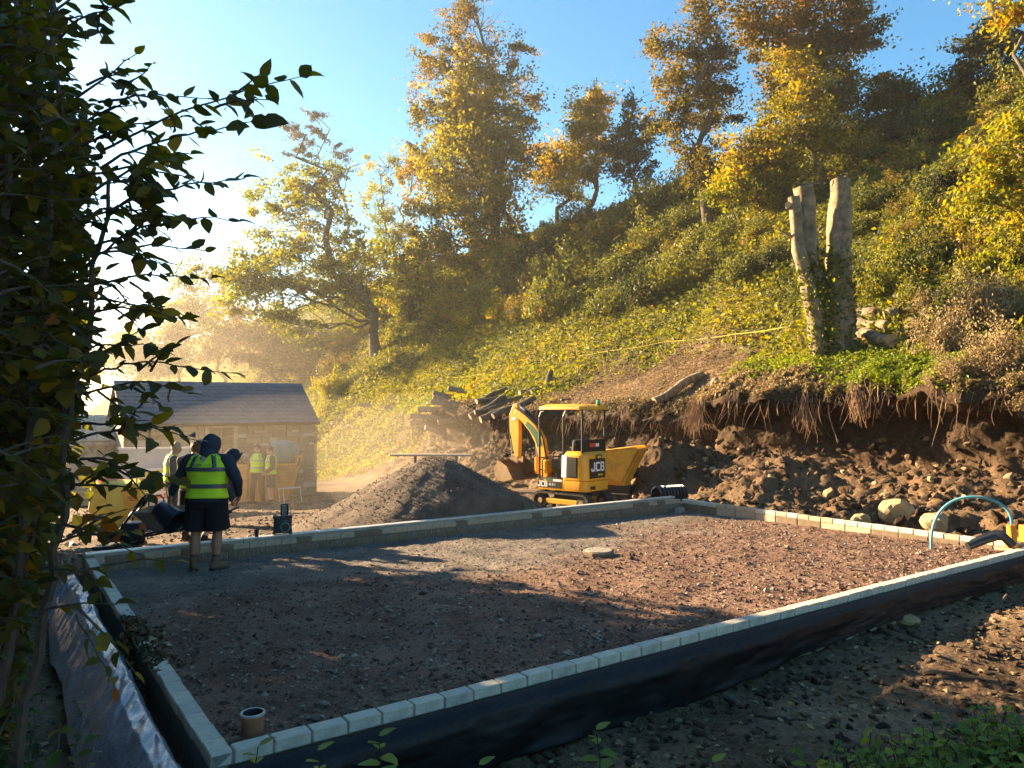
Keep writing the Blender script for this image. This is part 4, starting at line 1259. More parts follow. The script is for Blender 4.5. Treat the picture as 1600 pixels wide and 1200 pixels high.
MB().box((0, 0, .06), (W_ - .6, D_, .06)).build("floor_plate", MATS["skip_orange"], sk)
mb = MB()
for yv in (-D_ / 2, D_ / 2): mb.box((0, yv - math.copysign(.0, yv), H_k + .02), (W_ + .02, .1, .05))
mb.box((-W_ / 2, 0, H_k + .022), (.1, D_, .05))
mb.box((W_ / 2, 0, H_k + .24), (.08, D_ + .1, .06)); mb.box((W_ / 2, -D_ / 2, H_k + .13), (.06, .06, .24)); mb.box((W_ / 2, D_ / 2, H_k + .13), (.06, .06, .24))
mb.build("rim", MATS["skip_yellow"], sk)
for sx in (-.45, .45):
    MB().box((sx, -D_ / 2 - .05, .6), (.08, .07, .95)).build("rib", MATS["skip_orange"], sk, bevel=.005, seg=1)
r = np.random.default_rng(8)
n = 500
C = np.stack([r.uniform(-W_ / 2 + .15, W_ / 2 - .1, n), r.uniform(-D_ / 2 + .1, D_ / 2 - .1, n), np.zeros(n)], -1)
C[:, 2] = H_k - .05 + .25 * np.exp(-((C[:, 0] + .75) / .4) ** 2) + r.uniform(-.1, .06, n)
V, F, tint = lumps(C, .06 + .16 * r.random(n) ** 2, 3)
o = link("skip_rubble", mesh_np("skip_rubble", V, F, [MATS["yard_stone"]], False, {"tint": tint}), None, (x, y, z), (0, 0, .18))
tag(o, "broken rubble heaped inside the orange skip", "rubble", kind="stuff")
gb = thing("rubble_sack", "bulging grey green sack dumped at the right end of the skip", "sack", (x + .62, y + .1, z + H_k - .12), .18)
link("sack", sack(0, (.95, .85, .85), "bag_green", 12, power=.75), gb, (0, 0, .38))
MB().tube([(-.15, -.1, .74), (-.2, -.12, .86)], [.09, .05], 8).build("tied_neck", MATS["bag_green"], gb)
# small trestle rail beside the skip
x, y, z = stand(452, 790, 23.3)
tr = thing("metal_trestle", "thin metal trestle standing on the stones before the skip", "trestle", (x, y, z), .1)
MB().tube([(-.35, 0, .42), (.35, 0, .47)], .02, 6).build("rail", MATS["galvanised"], tr)
for sx in (-.33, -.2, .33):
    MB().tube([(sx, 0, .43), (sx + .07, -.1, 0)], .012, 5).build("leg", MATS["galvanised"], tr)

# ------------------------------------------------------------------ wheelbarrow, compactor, jerrycan
x, y, z = stand(268, 852, 12.3)
wb = thing("wheelbarrow", "dirty grey steel wheelbarrow behind the slab wall", "wheelbarrow", (x, y, z), math.radians(8))
mb = MB()
outer = [(-.5, -.32, .62), (.42, -.36, .66), (.42, .36, .66), (-.5, .32, .62)]; inner = [(-.22, -.18, .30), (.22, -.2, .30), (.22, .2, .30), (-.22, .18, .30)]
mb.add(outer + inner, [(0, 1, 5, 4), (1, 2, 6, 5), (2, 3, 7, 6), (3, 0, 4, 7), (4, 5, 6, 7)])
o = mb.build("tub", MATS["barrow_grey"], wb); md = o.modifiers.new("thickness", 'SOLIDIFY'); md.thickness = .012
MB().tube([(-.5, -.32, .62), (.42, -.36, .66), (.42, .36, .66), (-.5, .32, .62)], .016, 6, closed=True).build("tub_rim", MATS["barrow_grey"], wb)
for sy in (-.26, .26):
    MB().tube([(1.0, sy, .62), (.5, sy, .42), (-.2, sy * .7, .26), (-.6, sy * .3, .2)], .018, 7).build("handle", MATS["dark_metal"], wb)
    MB().tube([(.3, sy, .34), (.42, sy, .02), (.52, sy, .02), (.4, sy, .38)], .014, 6).build("leg", MATS["dark_metal"], wb)
wh = link("wheel", None, wb, (-.6, 0, .2))
link("tyre", MB().tube([(.15 * math.cos(a), 0, .15 * math.sin(a)) for a in np.linspace(0, 2 * math.pi, 20, endpoint=False)], .05, 8, closed=True).mesh("tyre", MATS["rubber"], True), wh)
MB().lathe([(.1, -.03), (.1, .03)], n=16, M=MX).build("rim", MATS["barrow_grey"], wh)

x, y, z = stand(188, 838, 12.2)
pc = thing("plate_compactor", "black plate compactor with long raised handle by the bulk bag", "compactor", (x, y, z), math.radians(10))
MB().prism([(-.35, .06), (-.25, 0), (.25, 0), (.35, .08), (.33, .12), (-.33, .1)], -.23, .23).build("base_plate", MATS["dark_metal"], pc, bevel=.006, seg=1)
MB().box((0, 0, .24), (.5, .36, .16)).build("engine_deck", MATS["black_paint"], pc, bevel=.02, seg=2)
MB().box((.2, -.02, .34), (.28, .34, .24)).build("engine", MATS["radio_black"], pc, bevel=.03, seg=2)
MB().lathe([(.1, 0), (.11, .04), (.1, .1), (.03, .12)], n=16).build("fuel_tank", MATS["sign_red"], pc, (-.2, 0, .34))
for sy in (-.17, .17):
    MB().tube([(.05, sy, .36), (.22, sy, .62), (.42, sy, .9)], .02, 7).build("handle_bar", MATS["black_paint"], pc)
    MB().box((.34, sy, .78), (.05, .07, .22), Matrix.Rotation(.6, 3, 'Y')).build("handle_guard", MATS["black_paint"], pc)
for k, (hx_, hz_) in enumerate([(.16, .53), (.28, .7), (.42, .9)]):
    MB().tube([(hx_, -.17, hz_), (hx_, .17, hz_)], .017, 7).build("crossbar", MATS["black_paint"], pc)
x, y, z = stand(244, 806, 15.6)
jc = thing("jerrycan", "dark jerrycan with hooped handle in front of the notice board", "jerrycan", (x, y, z), .2)
MB().prism([(-.16, 0), (.16, 0), (.17, .1), (.17, .42), (.1, .48), (-.1, .48), (-.17, .42), (-.17, .1)], -.09, .09).build("can", MATS["radio_black"], jc, bevel=.015, seg=2)
MB().tube([(-.15, 0, .44), (-.14, 0, .62), (-.08, 0, .68), (.08, 0, .68), (.14, 0, .62), (.15, 0, .44)], .018, 7).build("handle", MATS["radio_black"], jc)
MB().lathe([(.03, 0), (.03, .05)], n=12).build("cap", MATS["sign_red"], jc, (.0, 0, .48))

# ------------------------------------------------------------------ mini digger   (local x forward, y left, z up)
ex, ey = 1.36, 16.75
EG = gz1(ex, ey) + .01
HEAD = math.atan2(.66, -.75)
dg = thing("mini_digger", "yellow mini digger with canopy and raised folded arm beside the gravel heap", "digger", (ex, ey, EG), HEAD)
Y_ = MATS["digger_yellow"]; K_ = MATS["black_paint"]
def block_letters(h, d):
    """J C B in heavy square strokes, centred, in the local x,y plane"""
    mb = MB(); w = h * .72; s = h * .2; gap = h * .14
    def st_(x0, x1, y0, y1): mb.box(((x0 + x1) / 2, (y0 + y1) / 2, 0), (x1 - x0, y1 - y0, d))
    X = -1.5 * w - gap; a, b = -h / 2, h / 2
    st_(X + w - s, X + w, a + s, b); st_(X + s * .3, X + w - s * .3, a, a + s); st_(X, X + s, a + s * .6, a + s * 1.7)
    X += w + gap
    st_(X, X + s, a + s * .5, b - s * .5); st_(X + s * .4, X + w, b - s, b); st_(X + s * .4, X + w, a, a + s)
    X += w + gap
    st_(X, X + s, a, b); st_(X + s, X + w - s * .4, b - s * .9, b); st_(X + s, X + w - s * .4, a, a + s * .9); st_(X + s, X + w - s * .6, -s * .4, s * .4)
    st_(X + w - s * .95, X + w - s * .1, s * .2, b - s * .5); st_(X + w - s * .9, X + w, a + s * .5, -s * .2)
    return mb
def track(sy):
    R, Lh = .19, .56
    path = []
    for a in np.linspace(-math.pi / 2, math.pi / 2, 9): path.append((Lh + R * math.cos(a), R + R * math.sin(a)))
    for a in np.linspace(math.pi / 2, 3 * math.pi / 2, 9): path.append((-Lh + R * math.cos(a), R + R * math.sin(a)))
    n = len(path); w = .115
    tr_ = link("track", None, dg, (0, sy * .375, 0))
    mb = MB()
    inn = [(x * .965 if abs(x) > Lh else x, .19 + (z - .19) * .84) for x, z in path]
    for i in range(n):
        j = (i + 1) % n
        (a, b), (c, d), (e, f), (g, h) = path[i], path[j], inn[j], inn[i]
        mb.add([(a, -w, b), (c, -w, d), (c, w, d), (a, w, b), (g, -w, h), (e, -w, f), (e, w, f), (g, w, h)], [(0, 1, 2, 3), (7, 6, 5, 4), (0, 4, 5, 1), (2, 6, 7, 3)])
    mb.build("belt", MATS["rubber"], tr_)
    per = 4 * Lh + 2 * math.pi * R; m = 44
    lug = MB()
    for k in range(m):
        q = k / m * per
        if q < 2 * Lh: x, z, a = -Lh + q, 0, -math.pi / 2
        elif q < 2 * Lh + math.pi * R: a = -math.pi / 2 + (q - 2 * Lh) / R; x, z = Lh + R * math.cos(a), R + R * math.sin(a)
        elif q < 4 * Lh + math.pi * R: x, z, a = Lh - (q - 2 * Lh - math.pi * R), 2 * R, math.pi / 2
        else: a = math.pi / 2 + (q - 4 * Lh - math.pi * R) / R; x, z = -Lh + R * math.cos(a), R + R * math.sin(a)
        lug.box((x + .006 * math.cos(a), 0, z + .006 * math.sin(a)), (.032, 2 * w, .026), Matrix.Rotation(-a + math.pi / 2, 3, 'Y'))
    tag(lug.build("track_lugs", MATS["rubber"], tr_), kind="stuff")
    MB().box((0, 0, .19), (1.0, .14, .12)).build("track_frame", MATS["digger_yellow"], tr_, bevel=.02, seg=2)
    for x, r in ((Lh, .15), (-Lh, .15)):
        MB().lathe([(.05, -.075), (r, -.07), (r, .07), (.05, .075)], n=18, M=MX).build("sprocket" if x < 0 else "idler", MATS["dark_metal"], tr_, (x, 0, .19))
        MB().lathe([(.06, -.1), (.06, .1)], n=12, M=MX).build("hub", MATS["bucket_steel"], tr_, (x, 0, .19))
    for x in (-.3, 0, .3):
        MB().lathe([(.06, -.07), (.06, .07)], n=12, M=MX).build("roller", MATS["dark_metal"], tr_, (x, 0, .095))
track(1); track(-1)
MB().box((0, 0, .28), (.7, .5, .14)).build("undercarriage", MATS["dark_metal"], dg, bevel=.02, seg=1)
MB().lathe([(.3, .34), (.3, .44)], n=24).build("slew_ring", MATS["dark_metal"], dg)
# upper body: skirt with rounded rear, engine cover
def rrect(x0, x1, y, rr=.16, n=6, front=.05):
    pts = [(x1, -y + front), (x1, y - front), (x1 - front, y)]
    for a in np.linspace(math.pi / 2, math.pi, n): pts.append((x0 + rr + rr * math.cos(a), y - rr + rr * math.sin(a)))
    for a in np.linspace(math.pi, 1.5 * math.pi, n): pts.append((x0 + rr + rr * math.cos(a), -y + rr + rr * math.sin(a)))
    pts.append((x1 - front, -y))
    return pts
def slab_loft(mb, poly0, z0, poly1, z1, mi=0):
    n = len(poly0)
    v = [(x, y, z0) for x, y in poly0] + [(x, y, z1) for x, y in poly1]
    mb.add(v, [tuple(range(n - 1, -1, -1)), tuple(range(n, 2 * n))] + [(i, (i + 1) % n, n + (i + 1) % n, n + i) for i in range(n)], mi)
    return mb
slab_loft(MB(), rrect(-.66, .62, .49), .44, rrect(-.68, .62, .495), .66).build("lower_body", Y_, dg, bevel=.012, seg=2, smooth=True)
slab_loft(MB(), rrect(-.68, -.06, .495, .17), .665, rrect(-.66, -.08, .47, .18), 1.24).build("engine_cover", Y_, dg, bevel=.03, seg=3, smooth=True)
slab_loft(MB(), rrect(-.64, -.08, .45, .18), 1.238, rrect(-.58, -.12, .40, .16), 1.29).build("cover_top", Y_, dg, bevel=.012, seg=2, smooth=True)
MB().box((-.37, -.492, .64), (.012, .006, .7)).build("panel_gap", K_, dg)
# left side (faces the camera): local +y is left
MB().box((.28, .497, .555), (.66, .012, .13)).build("name_strip", K_, dg)
block_letters(.115, .004).build("lettering", MATS["white_paint"], dg, (.47, .505, .56), (math.radians(90), 0, math.pi))
link("lettering", text_mesh("18 Z-1", .07, "white_paint", .002, .001), dg, (.2, .506, .56), (math.radians(90), 0, math.pi))
MB().box((.27, .498, .66), (.2, .006, .05)).build("green_sticker", MATS["decal_green"], dg)
MB().box((.06, .498, .655), (.24, .006, .045)).build("white_sticker", MATS["white_paint"], dg)
MB().box((.52, .498, .66), (.14, .006, .045)).build("vent_plate", MATS["dark_metal"], dg)
gr = MB().box((-.34, .492, .96), (.27, .02, .44)).build("grille", K_, dg, bevel=.02, seg=2)
for k in range(7): MB().box((-.34, .504, .79 + k * .055), (.22, .006, .012)).build("slat", MATS["dark_metal"], gr)
MB().box((-.12, .484, .97), (.13, .012, .48), Matrix.Rotation(.05, 3, 'X')).build("warning_panel", MATS["white_paint"], dg)
# rear face
MB().box((-.678, .03, .93), (.02, .58, .42)).build("rear_panel", K_, dg, bevel=.012, seg=2)
block_letters(.20, .006).build("lettering", MATS["white_paint"], dg, (-.690, .03, .97), (math.radians(90), 0, -math.pi / 2))
for k in (0, 1): MB().box((-.690, -.02 - .1 * k, .79), (.006, .08, .035)).build("sticker", MATS["sign_yellow"], dg)
MB().box((-.682, -.02, 1.175), (.02, .2, .1)).build("badge", K_, dg)
MB().box((-.693, -.02, 1.175), (.006, .13, .05)).build("badge_emblem", MATS["bag_orange"], dg)
MB().box((-.66, .2, .52), (.06, .16, .07)).build("tow_recess", K_, dg)
# deck, seat, controls
MB().box((.26, 0, .67), (.66, .9, .025)).build("deck", MATS["dark_metal"], dg)
se = link("seat", None, dg, (-.02, 0, 0))
MB().box((.12, 0, 1.02), (.42, .46, .12)).build("cushion", MATS["rubber"], se, bevel=.04, seg=3, smooth=True)
MB().box((-.14, 0, 1.28), (.12, .44, .52), Matrix.Rotation(-.15, 3, 'Y')).build("backrest", MATS["rubber"], se, bevel=.05, seg=3, smooth=True)
MB().box((.1, 0, .83), (.38, .4, .3)).build("seat_box", K_, dg)
for sy in (-.31, .31):
    MB().box((.18, sy, 1.0), (.3, .12, .22)).build("console", K_, dg, bevel=.02, seg=2)
    MB().tube([(.3, sy, 1.1), (.32, sy, 1.24)], .012, 6).build("lever", K_, dg)
    MB().tube([(.5, sy * .4, .68), (.45, sy * .4, 1.12)], .012, 6).build("track_lever", K_, dg)
MB().box((.52, .12, .92), (.10, .5, .30)).build("foot_guard", Y_, dg, bevel=.03, seg=2)
MB().tube([(.55, .40, .70), (.55, .40, 1.05), (.5, .38, 1.12), (.34, .38, 1.1)], .017, 6).build("grab_rail", K_, dg)
# red and white warning sticker behind the seat
bk = MB().box((-.55, 0, 1.42), (.04, .86, .26)).build("rear_guard", K_, dg)
MB().box((-.574, .05, 1.43), (.006, .22, .08)).build("red_sticker", MATS["sticker_red"], bk)
MB().box((-.574, -.12, 1.43), (.006, .12, .07)).build("white_sticker", MATS["white_paint"], bk)
# canopy and posts
ZC = 2.20
for (px_, py_, pz_) in ((.60, .44, .68), (.60, -.44, .68), (-.56, .42, 1.27), (-.56, -.42, 1.27), (.02, .45, 1.0)):
    if px_ > .5:
        MB().tube([(px_, py_, pz_), (px_, py_, ZC - .16), (px_ - .05, py_, ZC - .06), (px_ - .2, py_, ZC - .02)], .024, 8).build("canopy_post", K_, dg)
    elif px_ < 0:
        MB().tube([(px_, py_, pz_), (px_, py_, ZC)], .024, 8).build("canopy_post", K_, dg)
MB().tube([(.60, .44, 1.12), (.60, -.44, 1.12)], .016, 6).build("front_bar", K_, dg)
MB().tube([(.60, .44, .86), (.60, -.44, .86)], .016, 6).build("front_bar", K_, dg)
def oct(x0, x1, y, c): return [(x1, -y + c), (x1, y - c), (x1 - c, y), (x0 + c, y), (x0, y - c), (x0, -y + c), (x0 + c, -y), (x1 - c, -y)]
cn = slab_loft(MB(), oct(-.68, .66, .52, .12), ZC, oct(-.66, .64, .50, .12), ZC + .07)
slab_loft(cn, oct(-.66, .64, .50, .12), ZC + .0701, oct(-.5, .5, .36, .1), ZC + .125)
cn.build("canopy", Y_, dg, bevel=.012, seg=2, smooth=True)
MB().box((0, 0, ZC - .008), (1.1, .86, .012)).build("canopy_lining", K_, dg)
bc = MB().lathe([(.05, 0), (.05, .03)], n=14).build("beacon", K_, dg, (-.55, -.2, ZC + .09))
MB().lathe([(.045, .03), (.047, .07), (.04, .11), (.01, .125)], n=14).build("beacon_lens", MATS["green_beacon"], bc, smooth=True)
MB().tube([(.5, -.38, ZC + .08), (.56, -.38, ZC + .2)], .012, 6).build("mirror_stalk", K_, dg)
MB().lathe([(.01, 0), (.055, .015), (.05, .04), (0, .05)], n=12).build("work_lamp", MATS["dark_metal"], dg, (.58, -.38, ZC + .2))
MB().lathe([(.01, 0), (.05, .015), (.045, .04), (0, .05)], n=12).build("work_lamp", MATS["dark_metal"], dg, (.6, .05, ZC + .15))
# swing post, boom, dipper, bucket   (in local x,z)
MB().box((.72, .05, .62), (.26, .26, .5)).build("swing_post", Y_, dg, bevel=.03, seg=2)
def thick(pts, ws):
    up_, lo = [], []
    for i, (x, z) in enumerate(pts):
        x0, z0 = pts[max(i - 1, 0)]; x1, z1 = pts[min(i + 1, len(pts) - 1)]
        dx, dz = x1 - x0, z1 - z0; l = math.hypot(dx, dz); nx_, nz_ = -dz / l, dx / l
        up_.append((x + nx_ * ws[i], z + nz_ * ws[i])); lo.append((x - nx_ * ws[i], z - nz_ * ws[i]))
    return up_ + lo[::-1]
BY = .05
bp = [(.78, .80), (.80, 1.15), (.88, 1.48), (1.08, 1.76), (1.34, 1.98), (1.62, 2.16)]
bo = MB().prism(thick(bp, [.08, .10, .125, .115, .09, .07]), BY - .07, BY + .07).build("boom", Y_, dg, bevel=.012, seg=2)
gp = [(.855, 1.36), (.94, 1.585), (1.10, 1.75), (1.26, 1.885)]
MB().prism(thick(gp, [.07, .075, .07, .05]), BY + .0725, BY + .077).build("green_decal", MATS["decal_green"], bo)
MB().tube([(1.0, BY, .72), (1.0, BY, 1.1)], .05, 10).build("boom_ram", Y_, dg)
MB().tube([(1.0, BY, 1.1), (1.02, BY, 1.66)], .025, 10).build("boom_ram_rod", MATS["chrome"], dg)
MB().tube([(.98, BY, 1.86), (1.34, BY, 2.16)], .042, 10).build("dipper_ram", K_, dg)
MB().tube([(1.34, BY, 2.16), (1.62, BY, 2.34)], .02, 10).build("dipper_ram_rod", MATS["chrome"], dg)
di = MB().prism([(1.56, 2.34), (1.68, 2.33), (1.80, 2.08), (1.78, 1.7), (1.62, 1.05), (1.52, 1.05), (1.50, 1.6), (1.52, 2.1)], BY - .06, BY + .06).build("dipper", Y_, dg, bevel=.012, seg=2)
MB().box((1.66, BY + .064, 1.98), (.12, .006, .06)).build("white_label", MATS["white_paint"], di)
MB().tube([(1.82, BY, 2.0), (1.80, BY, 1.5)], .038, 10).build("bucket_ram", K_, dg)
MB().tube([(1.80, BY, 1.5), (1.76, BY, 1.12)], .018, 10).build("bucket_ram_rod", MATS["chrome"], dg)
MB().tube([(1.76, BY, 1.12), (1.58, BY, 1.1)], .03, 8).build("bucket_link", MATS["bucket_steel"], dg)
MB().tube([(1.76, BY, 1.12), (1.66, BY, .95)], .03, 8).build("bucket_link", MATS["bucket_steel"], dg)
# ditching bucket, mouth curled towards the machine
bw = .50
prof = [(1.74, 1.02), (1.84, .86), (1.86, .70), (1.76, .58), (1.58, .54), (1.30, .60)]
ins = [(x * .985 + .01, z + .012) for x, z in prof]
bk_ = link("bucket", None, dg)
mb = MB()
for i in range(len(prof) - 1):
    (a, b), (c, d) = prof[i], prof[i + 1]
    mb.add([(a, BY - bw, b), (c, BY - bw, d), (c, BY + bw, d), (a, BY + bw, b)], [(0, 1, 2, 3)])
o = mb.build("shell", MATS["bucket_steel"], bk_); md = o.modifiers.new("thickness", 'SOLIDIFY'); md.thickness = .02; md.offset = -1
for sy in (-bw, bw):
    MB().prism([(1.74, 1.02), (1.84, .86), (1.86, .70), (1.76, .58), (1.58, .54), (1.30, .60), (1.36, .70), (1.5, .9)], BY + sy - .01, BY + sy + .01).build("side_plate", MATS["bucket_steel"], bk_)
MB().box((1.31, BY, .602), (.1, 2 * bw + .03, .025)).build("cutting_edge", MATS["dark_metal"], bk_)
for sy in (-.1, .1): MB().prism([(1.5, 1.1), (1.72, 1.08), (1.76, .95), (1.5, .93)], BY + sy - .012, BY + sy + .012).build("bracket", MATS["bucket_steel"], bk_)
hs_ = [(.62, .12, .95), (.72, .12, 1.35), (.80, .12, 1.62), (1.0, .12, 1.86), (1.3, .12, 2.06), (1.6, .12, 2.2)]
for k in (0, 1):
    MB().tube([(x, y + .02 * k, z + .03 + .02 * k) for x, y, z in hs_], .011, 5).build("hose", K_, dg)

# ------------------------------------------------------------------ tracked skip dumper behind it
dx_, dy_ = 2.48, 18.5
du = thing("tracked_dumper", "yellow tracked dumper with raised skip lip behind the digger", "dumper", (dx_, dy_, gz1(dx_, dy_)), math.radians(-28))
du.scale = (.86, .86, .86)
for sy in (-.32, .32):
    t_ = link("track", None, du, (0, sy, 0))
    pts = [(.55, .0), (.7, .08), (.72, .2), (.6, .3), (-.6, .3), (-.72, .2), (-.7, .08), (-.55, 0)]
    MB().prism(pts, -.1, .1).build("belt", MATS["rubber"], t_, bevel=.02, seg=1)
    for x in (-.5, -.17, .17, .5):
        MB().lathe([(.1, -.11), (.1, .11)], n=14, M=MX).build("wheel", MATS["dark_metal"], t_, (x, 0, .14))
MB().box((0, 0, .4), (1.2, .5, .22)).build("chassis", MATS["dark_metal"], du)
MB().box((-.45, 0, .72), (.5, .62, .5)).build("engine_cover", MATS["skip_yellow"], du, bevel=.03, seg=2)
MB().box((.15, 0, .62), (.62, .5, .26)).build("tipping_frame", MATS["skip_yellow"], du, bevel=.02, seg=1)
sk_ = link("skip", None, du)
hw = .46
for sy in (-hw, hw):
    MB().prism([(-.35, .78), (.42, .62), (.86, 1.52), (.78, 1.60), (-.05, 1.48), (-.42, 1.40)], sy - .015, sy + .015).build("side_plate", MATS["skip_yellow"], sk_)
for a, b, nm in (((-.35, .78), (.42, .62), "bottom_plate"), ((.42, .62), (.86, 1.52), "front_plate"), ((-.35, .78), (-.42, 1.40), "back_plate")):
    (x0, z0), (x1, z1) = a, b
    o = MB().add([(x0, -hw, z0), (x1, -hw, z1), (x1, hw, z1), (x0, hw, z0)], [(0, 1, 2, 3)]).build(nm, MATS["skip_yellow"], sk_); md = o.modifiers.new("thickness", 'SOLIDIFY'); md.thickness = .025
for sy in (-.25, 0, .25):
    MB().tube([(.45, sy, .66), (.9, sy, 1.5)], .028, 6).build("rib", MATS["skip_yellow"], sk_)
MB().tube([(-.42, -hw, 1.41), (-.05, -hw, 1.49), (.80, -hw, 1.6), (.88, -hw, 1.54), (.88, hw, 1.54), (.80, hw, 1.6), (-.05, hw, 1.49), (-.42, hw, 1.41)], .03, 6, closed=True).build("rim", MATS["skip_yellow"], sk_)

# ------------------------------------------------------------------ people
def capsule(mb, p0, p1, r0, r1, n=14, rings=3):
    p0, p1 = Vector(p0), Vector(p1); d = p1 - p0; L = max(d.length, 1e-5); d = d / L
    a = d.orthogonal().normalized(); b = d.cross(a)
    prof = []
    for k in range(1, rings + 1):
        q = math.pi / 2 * k / (rings + .0); prof.append((-r0 * math.cos(q), r0 * math.sin(q)))
    for k in range(rings, 0, -1):
        q = math.pi / 2 * k / rings; prof.append((L + r1 * math.cos(q), r1 * math.sin(q)))
    vs = []; fs = []
    for (h, r) in prof:
        for k in range(n):
            q = 2 * math.pi * k / n; vs.append(p0 + d * h + (a * math.cos(q) + b * math.sin(q)) * r)
    m = len(prof)
    for i in range(m - 1):
        for k in range(n):
            k2 = (k + 1) % n; fs.append((i * n + k, i * n + k2, (i + 1) * n + k2, (i + 1) * n + k))
    i0 = len(vs); vs.append(p0 - d * r0); vs.append(p1 + d * r1)
    for k in range(n):
        k2 = (k + 1) % n; fs.append((i0, k2, k)); fs.append((i0 + 1, (m - 1) * n + k, (m - 1) * n + k2))
    mb.add(vs, fs)
def loft(mb, secs, M=None, n=24, pw=2.4):
    """secs: (z, cy, rx, ry); superellipse rings"""
    vs, fs = [], []
    for (z, cy_, rx, ry) in secs:
        for k in range(n):
            q = 2 * math.pi * k / n; c, s = math.cos(q), math.sin(q)
            p = Vector((rx * math.copysign(abs(c) ** (2 / pw), c), cy_ + ry * math.copysign(abs(s) ** (2 / pw), s), z))
            vs.append(M @ p if M is not None else p)
    m = len(secs)
    for i in range(m - 1):
        for k in range(n):
            k2 = (k + 1) % n; fs.append((i * n + k, i * n + k2, (i + 1) * n + k2, (i + 1) * n + k))
    fs.append(tuple(range(n - 1, -1, -1))); fs.append(tuple((m - 1) * n + k for k in range(n)))
    mb.add(vs, fs)
def ball(mb, c, r, M=None, n=14):
    c = Vector(c); vs, fs = [], []
    rings = 9
    for i in range(1, rings):
        q = math.pi * i / rings
        for k in range(n):
            a = 2 * math.pi * k / n
            p = Vector((r[0] * math.sin(q) * math.cos(a), r[1] * math.sin(q) * math.sin(a), -r[2] * math.cos(q)))
            vs.append((M @ p if M is not None else p) + c)
    m = rings - 1
    for i in range(m - 1):
        for k in range(n):
            k2 = (k + 1) % n; fs.append((i * n + k, i * n + k2, (i + 1) * n + k2, (i + 1) * n + k))
    lo, hi = Vector((0, 0, -r[2])), Vector((0, 0, r[2]))
    if M is not None: lo, hi = M @ lo, M @ hi
    i0 = len(vs); vs += [c + lo, c + hi]
    for k in range(n):
        k2 = (k + 1) % n; fs.append((i0, k2, k)); fs.append((i0 + 1, (m - 1) * n + k, (m - 1) * n + k2))
    mb.add(vs, fs)
def fuse(mb, name, mat, parent, vox=.012, smooth=4, wrinkle=0.0, seed=0, freq=7):
    """one continuous surface from overlapping shapes"""
    me = bpy.data.meshes.new(name); me.from_pydata(mb.v, [], mb.f); me.update()
    o = bpy.data.objects.new(name, me); COL.objects.link(o)
    m = o.modifiers.new("r", 'REMESH'); m.mode = 'VOXEL'; m.voxel_size = vox; m.use_smooth_shade = True
    s = o.modifiers.new("s", 'SMOOTH'); s.iterations = smooth; s.factor = .5
    dgr = bpy.context.evaluated_depsgraph_get()
    me2 = bpy.data.meshes.new_from_object(o.evaluated_get(dgr))
    bpy.data.objects.remove(o); bpy.data.meshes.remove(me)
    n = len(me2.vertices)
    if wrinkle and n:
        co = np.empty(n * 3, np.float32); me2.vertices.foreach_get("co", co); co = co.reshape(-1, 3)
        no = np.empty(n * 3, np.float32); me2.vertices.foreach_get("normal", no); no = no.reshape(-1, 3)
        d = fbm(co[:, 0] * freq + seed, co[:, 1] * freq, co[:, 2] * freq * 1.5, oct=3, seed=seed) + .6 * (1 - 2 * np.abs(fbm(co[:, 0] * freq * 1.3 + co[:, 2] * 4, co[:, 1] * freq, co[:, 2] * freq * 1.8, oct=2, seed=seed + 5)))
        co = co + no * (d * wrinkle)[:, None]
        me2.vertices.foreach_set("co", co.ravel().astype(np.float32))
    for p in me2.polygons: p.use_smooth = True
    me2.materials.clear(); me2.materials.append(MATS[mat]); me2.name = name; me2.update()
    return link(name, me2, parent)

def hand(mb, wrist, d, palm_n, curl=.5, sc=1.0, side=1):
    """palm, four fingers of unequal length and a thumb from the palm's side"""
    w = Vector(wrist); d = Vector(d).normalized(); nrm = Vector(palm_n); nrm = (nrm - d * nrm.dot(d)).normalized(); a = d.cross(nrm) * side
    for k in (-.024, 0, .024):
        capsule(mb, w + a * k * .7 * sc, w + (d * .085 + a * k) * sc, .017 * sc, .015 * sc, 8)
    for k, L in ((-.031, .068), (-.011, .080), (.011, .075), (.031, .058)):
        p = w + (d * .088 + a * k) * sc; q = d.copy(); seg = L / 3 * sc
        for j in range(3):
            ang_ = curl * (.5 + .3 * j)
            q = (q * math.cos(ang_) + nrm * math.sin(ang_)).normalized()
            p2 = p + q * seg * 1.12; capsule(mb, p, p2, (.0092 - .0008 * j) * sc, (.0086 - .0008 * j) * sc, 7, 2); p = p2
    p = w + (d * .03 - a * .028) * sc; q = (d * .6 - a * .7 + nrm * .35).normalized()
    for j in range(2):
        p2 = p + q * .034 * sc; capsule(mb, p, p2, .0115 * sc, .0095 * sc, 7, 2); p = p2; q = (q + d * .5 + nrm * .2).normalized()

